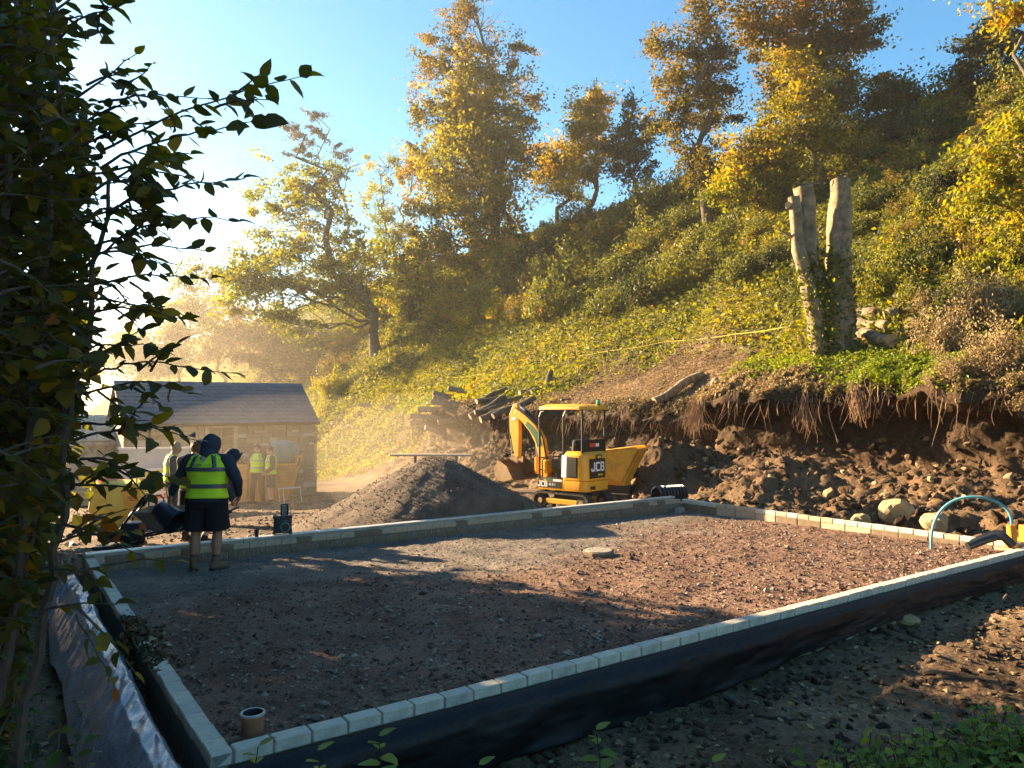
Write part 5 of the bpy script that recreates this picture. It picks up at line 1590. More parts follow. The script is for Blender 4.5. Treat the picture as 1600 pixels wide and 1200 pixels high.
def person(label, loc, rotz, J, lean=0.0, side=0.0, stout=1.0, hair=None, hood=False, top="hoodie_navy", legs="shorts", leg_mat="shorts_black", boots="boot_tan", sock="sock",
           skin="skin", head_pitch=0.0, head_yaw=0.0, vest=True, tape="tape_grey", H=1.78, vox=.018, print_back=False, hem=.55, curl=.6):
    """J: joint dict in local metres for a 1.78 m figure; local +y is forward, feet at z=0"""
    k = H / 1.78
    pe = thing("person", label, "person", loc, rotz, None)
    pe.scale = (k, k, k)
    piv = Vector((0, J.get('hip_y', 0), J.get('hip_z', .93)))
    R = Matrix.Rotation(-lean, 4, 'X') @ Matrix.Rotation(side, 4, 'Y')
    M = Matrix.Translation(piv) @ R @ Matrix.Translation((0, 0, -.93))
    T = lambda p: M @ Vector(p)
    w = stout
    secs = [(.84, 0, .155 * w, .115 * w), (.93, 0, .175 * w, .125 * w), (1.04, .005, .165 * w, .12 * w), (1.18, .005, .175 * w, .12 * w), (1.32, 0, .19 * w, .125 * w), (1.42, -.005, .175 * w, .11), (1.485, -.005, .11, .08), (1.51, 0, .07, .065)]
    body = MB()
    loft(body, secs, M)
    neck0, neck1 = T((0, 0, 1.46)), T((0, .02, 1.545))
    capsule(body, neck0, neck1, .062, .058)
    Hm = (R.to_3x3() @ Matrix.Rotation(head_yaw, 3, 'Z') @ Matrix.Rotation(-head_pitch, 3, 'X'))
    hc = neck1 + Hm @ Vector((0, .022, .095))
    hp3 = lambda p: hc + Hm @ Vector(p)
    ball(body, hc, (.076, .096, .115), Hm)
    ball(body, hp3((0, .03, -.06)), (.058, .065, .062), Hm)
    capsule(body, hp3((0, .094, .01)), hp3((0, .115, -.022)), .011, .016, 8)      # nose
    capsule(body, hp3((-.022, .085, -.062)), hp3((.022, .085, -.062)), .010, .010, 8)   # lips
    for sx in (-1, 1):
        ball(body, hp3((sx * .078, -.005, -.005)), (.012, .024, .034), Hm)
        capsule(body, hp3((sx * .018, .088, .030)), hp3((sx * .05, .078, .030)), .010, .009, 7)   # brow
    sl, el, wl = Vector(J['sl']), Vector(J['el']), Vector(J['wl'])
    sr, er, wr = Vector(J['sr']), Vector(J['er']), Vector(J['wr'])
    for s_, e_, w_, sd in ((sl, el, wl, -1), (sr, er, wr, 1)):
        capsule(body, s_, e_, .062 * w, .047); capsule(body, e_, w_, .046, .029)
        dv = (w_ - e_).normalized()
        hd = Vector(J.get('hdl' if sd < 0 else 'hdr', dv))
        hand(body, w_, hd, J.get('pnl' if sd < 0 else 'pnr', (-sd * .9, .25, 0)), curl, 1.05, sd)
    for nm in ('l', 'r'):
        h_, kn, an, to = (Vector(J['h' + nm]), Vector(J['k' + nm]), Vector(J['a' + nm]), Vector(J['t' + nm]))
        capsule(body, h_, kn, .095 * w, .062); capsule(body, kn, an.lerp(kn, .55), .060, .064 * (w * .5 + .5)); capsule(body, an.lerp(kn, .55), an, .062, .038)
        capsule(body, an, to, .036, .03)
    fuse(body, "body", skin, pe, vox)
    # clothing
    tp = MB()
    loft(tp, [(.88, 0, .195 * w, .145 * w)] + [(z, c, rx + .022, ry + .022) for z, c, rx, ry in secs[2:6]] + [(1.49, -.005, .115, .09), (1.515, 0, .085, .08)], M)
    for s_, e_, w_ in ((sl, el, wl), (sr, er, wr)):
        capsule(tp, T((math.copysign(.11, s_.x - T((0, 0, 1.4)).x), 0, 1.41)), s_, .085, .085 * w)
        capsule(tp, s_, e_, .083 * w, .066); capsule(tp, e_, w_ - (w_ - e_).normalized() * .02, .066, .046)
    if hood:
        ball(tp, hc + Hm @ Vector((0, -.012, .0)), (.112, .125, .132), Hm); ball(tp, hc + Hm @ Vector((0, -.02, -.05)), (.118, .12, .10), Hm)
        capsule(tp, hc + Hm @ Vector((0, -.02, -.06)), T((0, -.02, 1.46)), .112, .115)
    fuse(tp, "sweatshirt", top, pe, vox, 3, .007, 3)
    if hood:
        o_ = MB(); ring = [hp3((.088 * math.cos(a), .085 - .01 * math.sin(a), .015 + .115 * math.sin(a))) for a in np.linspace(0, 2 * math.pi, 20, endpoint=False)]
        o_.tube(ring, .016, 7, closed=True).build("hood_edge", MATS[top], pe, smooth=True)
    lg = MB()
    loft(lg, [(.80, 0, .165 * w, .125 * w), (.93, 0, .195 * w, .142 * w), (1.0, 0, .185 * w, .138 * w)], M)
    for nm in ('l', 'r'):
        h_, kn, an = Vector(J['h' + nm]), Vector(J['k' + nm]), Vector(J['a' + nm])
        if legs == "shorts":
            q = h_.lerp(kn, .92); capsule(lg, h_, h_.lerp(kn, .35), .122 * w, .118 * w); lg.tube([h_, h_.lerp(kn, .45), h_.lerp(kn, .8), q], [.115 * w, .122 * w, .128 * w, .13 * w], 20)
        else:
            capsule(lg, h_, kn, .118 * w, .086); capsule(lg, kn, an + Vector((0, 0, .03)), .084, .068)
    fuse(lg, "shorts" if legs == "shorts" else "trousers", leg_mat, pe, vox, 3, .006, 9)
    for nm in ('l', 'r'):
        kn, an, to = Vector(J['k' + nm]), Vector(J['a' + nm]), Vector(J['t' + nm])
        bt = MB(); up = (kn - an).normalized()
        capsule(bt, an + up * .055, an, .056, .052); capsule(bt, an - Vector((0, 0, .03)) , to, .052, .046); 
        fd = (to - an); fd.z = 0; fd.normalize(); capsule(bt, an - fd * .035 - Vector((0, 0, .035)), an + fd * .05 - Vector((0, 0, .04)), .045, .045)
        b_ = fuse(bt, "boot", boots, pe, .014, 2, .002, 4)
        so = MB(); z0 = an.z - .095
        a_ = math.atan2(fd.y, fd.x)
        so.box(an + fd * .07 + Vector((0, 0, -.082)), (.275, .098, .028), a_); so.build("sole", MATS["boot_dark"], b_, bevel=.012, seg=2)
        sk2 = MB(); capsule(sk2, an + up * .06, an + up * .115, .05, .05); fuse(sk2, "sock", sock, pe, .012, 2)
    if vest:
        vt = MB(); tk = .040
        vs_ = [(.93, 0, .205 * w + .015, .155 * w + .012)] + [(z, c, rx + tk, ry + tk) for z, c, rx, ry in secs[2:5]] + [(1.40, -.005, .208 * w, .14), (1.46, -.005, .18 * w, .12), (1.495, -.005, .125, .10), (1.51, 0, .09, .09)]
        loft(vt, vs_, M)
        vo = fuse(vt, "hi_vis_vest", "vest_yellow", pe, vox, 4, .006, 14, 5)
        zs = [q[0] for q in vs_]
        def sec(z, g=.0):
            return (z, float(np.interp(z, zs, [q[1] for q in vs_])), float(np.interp(z, zs, [q[2] for q in vs_])) + g, float(np.interp(z, zs, [q[3] for q in vs_])) + g)
        for zc in (1.085, 1.30):
            b_ = MB(); n_ = 40
            rows_ = [sec(zc - .027, .009), sec(zc, .0105), sec(zc + .027, .009)]
            m0 = MB(); loft(m0, rows_, M, n_); m0.f = m0.f[:-2]; m0.m = m0.m[:-2]
            m0.build("reflective_band", MATS[tape], vo, smooth=True)
        for sx in (-1, 1):
            for sy in (-1, 1):
                pts_, wv = [], .026
                st_ = MB(); L_, Rr = [], []
                for z in np.linspace(1.325, 1.49, 8):
                    _, c, rx, ry = sec(z, .011)
                    x_ = sx * lerp(.125 * w, .105, (z - 1.325) / .165)
                    for lst, dx2 in ((L_, -wv), (Rr, wv)):
                        xx = x_ + dx2; k2 = max(0, 1 - (abs(xx) / rx) ** 2.4) ** (1 / 2.4)
                        lst.append(T((xx, c + sy * ry * k2, z)))
                n_ = len(L_)
                st_.add(L_ + Rr, [(i, i + 1, n_ + i + 1, n_ + i) for i in range(n_ - 1)])
                o = st_.build("shoulder_tape", MATS[tape], vo, smooth=True); md = o.modifiers.new("thickness", 'SOLIDIFY'); md.thickness = .004
        if print_back:
            _, c, rx, ry = sec(1.36, .012)
            me_ = text_mesh("LEDI", .052, "sign_dark", .001, .001)
            Mt = M @ Matrix.Translation((-.062, c - ry - .001, 1.352)) @ Matrix.Rotation(math.radians(90), 4, 'X')
            me_.transform(Mt); link("lettering", me_, vo)
            me_ = text_mesh("CONTRACTS", .036, "tape_light", .001)
            me_.transform(M @ Matrix.Translation((.075, c - ry - .001, 1.35)) @ Matrix.Rotation(math.radians(90), 4, 'X')); bpy.data.meshes.remove(me_)
            for q in range(7):
                bq = MB(); bq.box((0, 0, 0), (.011, .004, .02)); me_ = bq.mesh("faded_print", MATS["decal_grey_green"]); me_.transform(M @ Matrix.Translation((.012 + q * .019, c - ry - .0, 1.352)))
                link("faded_print", me_, vo)
            em = MB().prism([(-.042, .02), (-.02, .045), (.02, .045), (.042, .02), (0, -.045)], -.003, .001)
            me_ = em.mesh("emblem", MATS["tape_light"]); me_.transform(M @ Matrix.Translation((.0, c - ry + .008, 1.42)) @ Matrix.Rotation(.12, 4, 'X')); link("emblem", me_, vo)
            em = MB().prism([(-.042, .022), (-.02, .045), (-.008, .03), (-.025, .012)], -.004, .001)
            me_ = em.mesh("emblem_facet", MATS["sign_dark"]); me_.transform(M @ Matrix.Translation((.0, c - ry + .006, 1.42)) @ Matrix.Rotation(.12, 4, 'X')); link("emblem_facet", me_, vo)
    if hair and not hood:
        hm = MB(); rr2 = random.Random(4)
        big = .018 if hair == "curly" else 0
        ball(hm, hp3((0, -.012, .022)), (.083 + big, .098 + big, .108 + big), Hm)
        for q in range(26 if big else 10):
            a = rr2.uniform(0, 2 * math.pi); e = rr2.uniform(.1, 1.4)
            v = Vector((math.cos(a) * math.cos(e) * (.085 + big), math.sin(a) * math.cos(e) * (.1 + big) - .015, math.sin(e) * (.11 + big) + .02))
            if v.y > .06 and v.z < .07: continue
            ball(hm, hp3(v), (.026,) * 3, Hm, 8)
        # keep the face free: flatten the front
        cut = hp3((0, .068, 0)); nf = Hm @ Vector((0, 1, -.55)).normalized()
        hm.v = [tuple(Vector(p) - nf * max(0, (Vector(p) - cut).dot(nf))) for p in hm.v]
        fuse(hm, "hair", "hair_blond" if hair == "blond" else "hair_brown", pe, .011, 2, .006, 8, 30)
    for sx in (-1, 1):
        e = MB(); ball(e, hp3((sx * .032, .083, .010)), (.013, .009, .008), Hm, 8); e.build("eye", MATS["glass_dark"], pe)
    return pe
plain("decal_grey_green", (.36, .46, .06), .7, 0, .1, 8, 0)

def joints(**kw):
    J = dict(sl=(-.205, 0, 1.42), el=(-.26, -.02, 1.14), wl=(-.27, .07, .90), sr=(.205, 0, 1.42), er=(.26, -.02, 1.14), wr=(.27, .07, .90),
             hl=(-.10, 0, .90), kl=(-.115, .03, .50), al=(-.12, -.01, .095), tl=(-.14, .13, .045), hr=(.10, 0, .90), kr=(.115, .03, .50), ar=(.12, -.01, .095), tr=(.14, .13, .045))
    J.update(kw); return J
plain("skin_tan", (.33, .165, .10), .55, 0, .12, 10, .05)
# the man in the foreground, back to the camera, tipping a bucket with his left hand
mp = at_z(322, 889, 0.0); ms, mt = st(mp[0], mp[1])
MZ = fz1(ms, mt)
J = joints(sl=(-.235, .03, 1.40), el=(-.40, .04, 1.17), wl=(-.50, .10, .97), hdl=(-.25, .1, -.9), pnl=(.9, .1, -.2),
           sr=(.235, .03, 1.40), er=(.40, -.02, 1.16), wr=(.34, .20, .95), hdr=(-.15, .6, -.8), pnr=(-.9, .2, 0),
           hl=(-.115, 0, .88), kl=(-.15, .02, .49), al=(-.145, -.03, .095), tl=(-.21, .10, .045), hr=(.115, 0, .88), kr=(.135, .02, .49), ar=(.13, -.03, .095), tr=(.21, .09, .045))
main = person("man seen from behind in dark hood, yellow vest and black shorts holding a bucket", (mp[0], mp[1], MZ), 0.0, J, lean=.06, stout=1.24, hood=True, head_pitch=.30, vox=.011, print_back=True, skin="skin_tan")
# bucket in his hand
wl_ = Vector(J['wl'])
bp_ = Vector((mp[0], mp[1], MZ)) + Vector((-.50, -.02, .70))
bt = thing("builders_bucket", "black plastic builder's bucket tipped in the hooded man's hand", "bucket", bp_)
ax = Vector((.80, -.2, -.52)).normalized()
Mq = Vector((0, 0, 1)).rotation_difference(ax).to_matrix()
MB().lathe([(0, -.16), (.115, -.16), (.12, -.15), (.16, .14), (.172, .145), (.172, .16), (.157, .16), (.15, .12), (.11, -.145), (0, -.145)], n=28, M=Mq, cap=False).build("shell", MATS["bucket_black"], bt, smooth=True)
ring = [Mq @ Vector((.165 * math.cos(a), -.0 + .165 * math.sin(a), .135)) for a in np.linspace(0, math.pi, 14)]
MB().tube([p + (Mq @ Vector((0, .02, .06))) * math.sin(i / 13 * math.pi) for i, p in enumerate(ring)], .004, 5).build("handle", MATS["galvanised"], bt)
MB().lathe([(.168, .128), (.176, .13), (.176, .142), (.168, .144)], n=28, M=Mq, cap=False).build("rim", MATS["bucket_black"], bt, smooth=True)

def on_ground(u, Y):
    p = at_y(u, 700, Y); return (p[0], p[1], gz1(p[0], p[1]))
# bent man behind him on the right: hooded, stooping
J = joints(hip_z=.90, hip_y=-.12, sl=(-.2, .30, 1.25), el=(-.2, .28, .98), wl=(-.15, .36, .76), sr=(.2, .30, 1.25), er=(.22, .26, .98), wr=(.16, .34, .75),
           hl=(-.1, -.12, .87), kl=(-.12, .05, .48), al=(-.13, -.12, .095), tl=(-.15, .02, .045), hr=(.1, -.12, .87), kr=(.14, -.03, .47), ar=(.2, -.25, .095), tr=(.24, -.11, .045))
l_ = on_ground(330, 12.4)
person("stooping man in dark hood and shorts behind the hooded man with the bucket", l_, math.radians(-75), J, lean=.62, hood=True, head_pitch=.1, vest=True, sock="sock_white", boots="boot_dark", H=1.8)
# curly haired worker behind the man's left shoulder
l_ = on_ground(300, 13.2)
person("curly haired worker standing behind the hooded man's left shoulder", l_, math.radians(-10), joints(el=(-.25, .12, 1.16), wl=(-.2, .32, 1.02), er=(.25, .12, 1.16), wr=(.2, .32, 1.02)), lean=.1, hair="curly", head_pitch=.35, H=1.76, boots="boot_dark", top="sweater_brown")
# light haired worker with rim-lit vest near the notice board
l_ = on_ground(268, 16.6)
person("light haired worker in brown sweatshirt and vest beside the notice board", l_, math.radians(-55), joints(el=(-.27, -.03, 1.15), wl=(-.26, .02, .88)), lean=.05, hair="blond", head_pitch=.25, top="sweater_brown", legs="trousers", leg_mat="trousers_grey", H=1.82, boots="boot_dark", tape="tape_light")
# two men by the skip
l_ = on_ground(403, 22.9)
person("man in full front hi-vis vest and long trousers facing out by the skip", l_, math.radians(170), joints(el=(-.27, -.05, 1.15), wl=(-.22, -.08, .92), er=(.27, -.05, 1.15), wr=(.22, -.08, .92), kl=(-.15, .03, .5), al=(-.19, 0, .095), tl=(-.24, .12, .045), kr=(.14, .03, .5), ar=(.17, 0, .095), tr=(.22, .12, .045)), hair="brown", legs="trousers", leg_mat="trousers_grey", skin="skin_pale", H=1.80, top="sweater_brown", tape="tape_light")
l_ = on_ground(424, 22.5)
person("man in shorts and pale socks turned towards his colleague by the skip", l_, math.radians(118), joints(el=(-.25, .0, 1.15), wl=(-.16, .18, .98), er=(.25, .0, 1.15), wr=(.16, .18, .98)), hair="brown", legs="shorts", leg_mat="trousers_grey", sock="sock_white", skin="skin_pale", H=1.76, top="sweater_brown", tape="tape_light", head_yaw=.2)

# ------------------------------------------------------------------ vegetation
def leaf_quads(C, size, r, aspect=.62, fold=.22, flatness=0.0, droop=0.0):
    """diamond leaves folded along the midrib; C [n,3], size [n]"""
    n = len(C)
    a = r.normal(0, 1, (n, 3)); a[:, 2] = a[:, 2] * (1 - flatness) - droop
    a /= np.linalg.norm(a, axis=1, keepdims=True)
    q = r.normal(0, 1, (n, 3)); q[:, 2] += flatness * 2.5
    b = np.cross(q, a); b /= np.linalg.norm(b, axis=1, keepdims=True) + 1e-9
    nn = np.cross(a, b)
    L = np.asarray(size)[:, None]; W = L * aspect
    V = np.stack([C - a * L * .5, C + b * W * .5 + nn * W * fold - a * L * .05, C + a * L * .5, C - b * W * .5 + nn * W * fold - a * L * .05], 1)
    F = np.arange(4 * n).reshape(n, 4)
    return V.reshape(-1, 3), F

def crown_mesh(name, C, size, mat, r, tint, **kw):
    V, F = leaf_quads(C, size, r, **kw)
    return mesh_np(name, V, F, [MATS[mat]], False, {"tint": np.clip(tint, 0, 1)})

def branch_path(p0, p1, r, n=6, sag=.12, up=.0):
    p0, p1 = np.array(p0), np.array(p1); L = np.linalg.norm(p1 - p0)
    k = np.linspace(0, 1, n)[:, None]
    pts = p0 + (p1 - p0) * k
    off = r.normal(0, sag * L, 3)
    pts += np.sin(k * np.pi) * off * .5
    pts[:, 2:] += np.sin(k * np.pi) * L * up
    pts[1:-1] += r.normal(0, .03 * L, (n - 2, 3))
    return pts

def tree(label, base_uv, blobs, mat, n_leaf=16000, leaf=.16, trunk_r=.22, seed=0, top_uv=None, lean_uv=None, Y=None, clump=.55, dens=None, bark="bark", name="tree", extra=None, group=None, tmean=.5, bare=0, depth_k=.85, on_ground_=False):
    """blobs: crown ellipsoids (u, v, ru, rv[, weight]) seen at the tree's own distance; every ellipsoid gets depth of its own"""
    n_leaf = int(n_leaf * .78)
    r = np.random.default_rng(seed)
    if Y is None:
        base = ray_hill(*base_uv)
    else:
        base = at_y(base_uv[0], base_uv[1], Y)
        if on_ground_:
            s_, t_ = st(base[0], base[1]); base[2] = max(gz1(base[0], base[1]), float(hill_z(s_, t_)) if s_ > 13 else -9)
    Yd = base[1]; m_px = Yd / FPX
    o = thing(name, label, "tree", base, 0, group)
    top_v = min(b[1] - b[3] for b in blobs)
    tu = top_uv or (np.mean([b[0] for b in blobs]), top_v + 20)
    top = at_y(tu[0], tu[1], Yd) - base
    cl = []
    ws = np.array([(b[4] if len(b) > 4 else 1) * b[2] * b[3] for b in blobs], float); ws /= ws.sum()
    ncl = int(max(50, n_leaf / 130))
    trunk = branch_path((0, 0, -.4), top, r, 12, .04)
    tz = trunk[:, 2]
    mb = MB(); rs = [trunk_r * (1 - .82 * (i / 11) ** .9) * (1.35 if i == 0 else 1) for i in range(12)]
    mb.tube([tuple(p) for p in trunk], rs, 10)
    mb.build("trunk", MATS[bark], o, smooth=True)
    br = MB()
    for bi, b in enumerate(blobs):
        c = at_y(b[0], b[1], Yd) - base
        rad_ = np.array([b[2] * m_px, (b[2] + b[3]) * .5 * m_px * depth_k, b[3] * m_px])
        c[1] += r.normal(0, .25) * rad_[1]
        # limb from the trunk to the blob
        zi = max(.15 * top[2], c[2] - rad_[2] * 1.0 - .25 * abs(np.hypot(c[0] - np.interp(c[2], tz, trunk[:, 0]), c[1])))
        zi = min(zi, top[2] * .95)
        p0 = np.array([np.interp(zi, tz, trunk[:, 0]), np.interp(zi, tz, trunk[:, 1]), zi])
        lr = max(.03, trunk_r * .33 * (1 - .5 * zi / max(top[2], 1e-3)))
        pth = branch_path(p0, c, r, 7, .12)
        br.tube([tuple(p) for p in pth], [lr * (1 - .75 * i / 6) for i in range(7)], 6, cap=False)
        nb = max(6, int(ncl * ws[bi]))
        dirs = r.normal(0, 1, (nb, 3)); dirs /= np.linalg.norm(dirs, axis=1, keepdims=True)
        rr3 = (.30 + .70 * r.random(nb) ** .55)[:, None]
        cc = c + dirs * rr3 * rad_ * (1 + .24 * r.normal(0, 1, (nb, 1)))
        cl.append((cc, np.full(nb, bi)))
        for q in cc[::2]:
            k = r.integers(2, 7)
            pp = branch_path(pth[k], q, r, 4, .15)
            br.tube([tuple(p) for p in pp], [lr * .35, lr * .26, lr * .16, .006], 4, cap=False)
    if bare:
        for i in range(bare):
            k = r.integers(5, 11); d = r.normal(0, 1, 3) * np.array([1, 1, .3]); d[2] = abs(d[2]) + .7
            pp = branch_path(trunk[k], trunk[k] + d / np.linalg.norm(d) * top[2] * r.uniform(.08, .18), r, 5, .1)
            br.tube([tuple(p) for p in pp], [.05, .035, .025, .015, .006], 4, cap=False)
    br.build("limbs", MATS[bark], o)
    CC = np.concatenate([c for c, _ in cl])
    w = r.random(len(CC)) + .25
    pick = r.choice(len(CC), n_leaf, p=w / w.sum())
    sc = clump * (.6 + .8 * r.random(len(CC)))
    sd_ = r.normal(0, 1, (len(CC), 3)); sd_[:, 2] = sd_[:, 2] * .55 - .25; sd_ /= np.linalg.norm(sd_, axis=1, keepdims=True)
    Lp = CC[pick] + sd_[pick] * (r.normal(0, 1, (n_leaf, 1)) * sc[pick][:, None] * 1.25) + np.clip(r.normal(0, 1, (n_leaf, 3)), -2.0, 2.0) * sc[pick][:, None] * np.array([.55, .55, .36])
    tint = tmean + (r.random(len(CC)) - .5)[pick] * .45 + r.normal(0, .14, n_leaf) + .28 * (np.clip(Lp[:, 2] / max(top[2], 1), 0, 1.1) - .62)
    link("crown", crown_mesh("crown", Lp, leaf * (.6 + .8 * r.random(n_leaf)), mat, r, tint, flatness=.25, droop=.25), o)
    if extra: extra(o, trunk, r)
    return o

# --- trees standing on the slope
tree("leaning lime green tree with a slanting trunk over the golden slope", (588, 553), [(500, 400, 85, 105), (425, 440, 65, 75), (560, 420, 55, 85), (470, 290, 65, 55), (395, 430, 38, 55), (455, 505, 45, 34), (440, 330, 45, 45)],
     "leaf_lime", 34000, .27, .42, 101, top_uv=(478, 210), clump=.62, tmean=.55)
tree("dark ivy topped tree with upright bare limbs behind the leaning lime tree", (560, 480), [(490, 215, 38, 36), (460, 240, 30, 20), (540, 265, 22, 34), (520, 300, 24, 50), (500, 190, 20, 20), (515, 350, 25, 40), (455, 200, 12, 14)], "leaf_dark", 9000, .24, .28, 102, top_uv=(495, 182), clump=.38, bare=14, tmean=.45)
tree("slender bare stemmed tree between the lime tree and the tall golden one", (602, 490), [(585, 300, 40, 45), (600, 370, 45, 60), (580, 430, 40, 45), (610, 255, 30, 25)], "leaf_lime", 9000, .22, .17, 103, top_uv=(592, 245), clump=.5, bare=10, tmean=.5)
tree("slim twin tree with thin orange tinted top beside the slender one", (596, 492), [(640, 275, 32, 35), (645, 340, 40, 50), (630, 400, 40, 40), (660, 250, 18, 20)], "leaf_gold", 8000, .22, .15, 104, top_uv=(640, 232), clump=.5, bare=8, tmean=.5)
tree("tall broad golden yellow tree crowning the middle of the slope", (780, 438), [(740, 260, 85, 105), (735, 150, 62, 60), (700, 340, 62, 70), (790, 290, 48, 100), (770, 390, 55, 45), (670, 400, 50, 50), (715, 205, 60, 60), (770, 200, 50, 60)],
     "leaf_gold", 44000, .30, .45, 105, top_uv=(738, 95), clump=.7, tmean=.38)
tree("taller thin leaved brown tree rising behind the tall golden tree", (790, 425), [(740, 45, 45, 55), (690, 95, 42, 45), (800, 120, 36, 55), (660, 165, 24, 60), (822, 220, 24, 75), (740, 110, 60, 50), (655, 245, 20, 30), (830, 165, 18, 30), (725, 10, 22, 26)], "leaf_brown", 17000, .24, .36, 106, top_uv=(738, -20), clump=.5, bare=16, tmean=.42)
tree("low bushy yellow green tree under the left side of the golden tree", (690, 470), [(660, 430, 55, 42), (700, 445, 45, 32), (640, 455, 35, 30)], "leaf_lime", 11000, .26, .14, 107, clump=.55, tmean=.45)
tree("small round fruit tree with pale gold crown on the skyline", (873, 336), [(882, 245, 38, 42), (862, 272, 30, 36), (895, 285, 26, 28)], "leaf_gold", 9500, .26, .22, 108, top_uv=(880, 205), clump=.55, tmean=.55)
tree("orange topped skyline tree beside the small round fruit tree", (928, 310), [(925, 165, 36, 42), (940, 225, 34, 50), (905, 205, 30, 40), (915, 265, 30, 30)], "leaf_gold", 10500, .26, .24, 109, top_uv=(928, 125), clump=.55, bare=8, tmean=.56)
tree("dark ivy clad tree with forked bare top on the skyline", (992, 300), [(982, 195, 20, 42), (1000, 240, 26, 40), (975, 250, 22, 34), (1010, 200, 14, 24)], "leaf_dark", 7000, .24, .24, 110, top_uv=(985, 140), clump=.42, bare=16, tmean=.55)
tree("tall sparse tree with drooping dark and gold sprays on the slope", (1108, 352), [(1080, 95, 42, 42), (1108, 30, 32, 40), (1062, 185, 40, 42), (1120, 165, 34, 48), (1092, 255, 48, 40), (1035, 60, 34, 22), (1128, 88, 26, 28), (1050, 130, 30, 24), (1112, -20, 24, 24)], "leaf_brown", 21000, .20, .26, 111, top_uv=(1100, -30), clump=.42, tmean=.36, bare=6)
tree("thick trunked russet tree filling the top of the slope", (1276, 238), [(1275, 50, 85, 65), (1245, 130, 80, 50), (1330, 45, 40, 45), (1320, 135, 36, 45), (1190, 55, 36, 40), (1290, 175, 50, 35), (1275, -20, 70, 40), (1170, 20, 24, 24)], "leaf_brown", 36000, .22, .42, 112, top_uv=(1272, -40), clump=.5, tmean=.5, bare=8)
tree("thin pale stemmed sapling with gold brown leaves behind the cut trunk", (1262, 312), [(1240, 195, 62, 45), (1262, 130, 45, 50), (1205, 240, 50, 36), (1285, 215, 28, 36)], "leaf_gold", 15000, .17, .10, 113, top_uv=(1256, 85), clump=.4, tmean=.42, bark="bark_pale")
tree("spreading yellow green tree at the foot of the thin sapling", (1195, 345), [(1180, 270, 55, 40), (1150, 290, 40, 30), (1220, 285, 40, 32), (1165, 250, 40, 24)], "leaf_lime", 12000, .19, .12, 114, clump=.45, tmean=.6)
tree("dark conifer like tree against the sky in the hilltop thicket", (1562, 150), [(1552, 50, 30, 40), (1580, 105, 36, 36), (1525, 72, 30, 14), (1585, 40, 26, 30), (1510, 110, 22, 14)], "leaf_dark", 9000, .18, .20, 115, top_uv=(1552, -25), clump=.36, tmean=.5)
tree("bushy dark hawthorn on the skyline beside the hilltop fence", (1398, 175), [(1395, 140, 28, 26), (1410, 155, 24, 18), (1380, 158, 22, 18)], "leaf_dark", 6000, .2, .10, 116, clump=.4, tmean=.6)
tree("overhanging gold leaved tree at the edge of the thicket", (1640, 420), [(1588, 18, 22, 12), (1595, 205, 36, 26), (1568, 285, 30, 24), (1605, 330, 36, 36), (1525, 315, 24, 16), (1545, 245, 26, 13)], "leaf_lime", 8000, .13, .14, 117, top_uv=(1610, -10), clump=.32, tmean=.72)
# far pale trees beyond the building
tree("feathery pale tree far beyond the slate roof", (285, 585), [(285, 450, 30, 45), (270, 500, 36, 40), (300, 500, 32, 40), (285, 545, 40, 30)], "leaf_lime", 9000, .30, .22, 118, Y=78, top_uv=(286, 405), clump=.7, tmean=.4, bare=10, on_ground_=True)
tree("rounded far tree right of the feathery pale one", (350, 575), [(345, 440, 26, 28), (350, 490, 40, 40), (330, 530, 40, 36), (385, 520, 34, 40)], "leaf_brown", 10000, .34, .26, 119, Y=84, top_uv=(346, 420), clump=.8, tmean=.35, on_ground_=True)
tree("broad far tree low behind the shed roof", (225, 600), [(225, 540, 45, 36), (190, 555, 45, 30), (255, 570, 40, 26)], "leaf_lime", 9000, .34, .22, 120, Y=80, clump=.8, tmean=.35, on_ground_=True)
tree("low brown far tree at the foot of the slope", (430, 590), [(425, 525, 45, 34), (465, 540, 40, 30), (400, 560, 40, 26), (445, 570, 45, 22)], "leaf_brown", 10000, .30, .2, 121, Y=72, clump=.7, tmean=.4, on_ground_=True)

# --- trees of the hedge outside the picture on the left, whose shade falls over the slab
def side_tree(label, x, y, h, rad_, n, seed, mat="leaf_near"):
    r = np.random.default_rng(seed)
    z = gz1(x, y); o = thing("hedge_tree", label, "tree", (x, y, z), 0, "tall trees of the hedge left of the slab")
    tr_ = branch_path((0, 0, -.3), (r.normal(0, .3), r.normal(0, .3), h * .92), r, 9, .04)
    MB().tube([tuple(p) for p in tr_], [.2 * (1 - .8 * i / 8) for i in range(9)], 8).build("trunk", MATS["bark"], o, smooth=True)
    ncl = 150; u = r.random(ncl)
    zc = h * (.04 + .92 * u); prof = np.interp(u, [0, .2, .6, .85, 1], [.75, 1, .95, .7, .25]) * rad_
    a = r.random(ncl) * 2 * np.pi; q = (.35 + .65 * r.random(ncl) ** .5) * prof
    CC = np.stack([np.cos(a) * q, np.sin(a) * q, zc], -1)
    br = MB()
    for c in CC[::2]:
        zi = max(.3, c[2] - q.mean() * .5); p0 = (np.interp(zi, tr_[:, 2], tr_[:, 0]), np.interp(zi, tr_[:, 2], tr_[:, 1]), zi)
        br.tube([tuple(p) for p in branch_path(p0, c, r, 5, .1)], [.05, .04, .03, .02, .008], 4, cap=False)
    br.build("limbs", MATS["bark"], o)
    pk = r.integers(0, ncl, n)
    L = CC[pk] + r.normal(0, .42, (n, 3))
    link("crown", crown_mesh("crown", L, .35 * (.6 + .8 * r.random(n)), mat, r, .5 + r.normal(0, .2, n), flatness=.2), o)
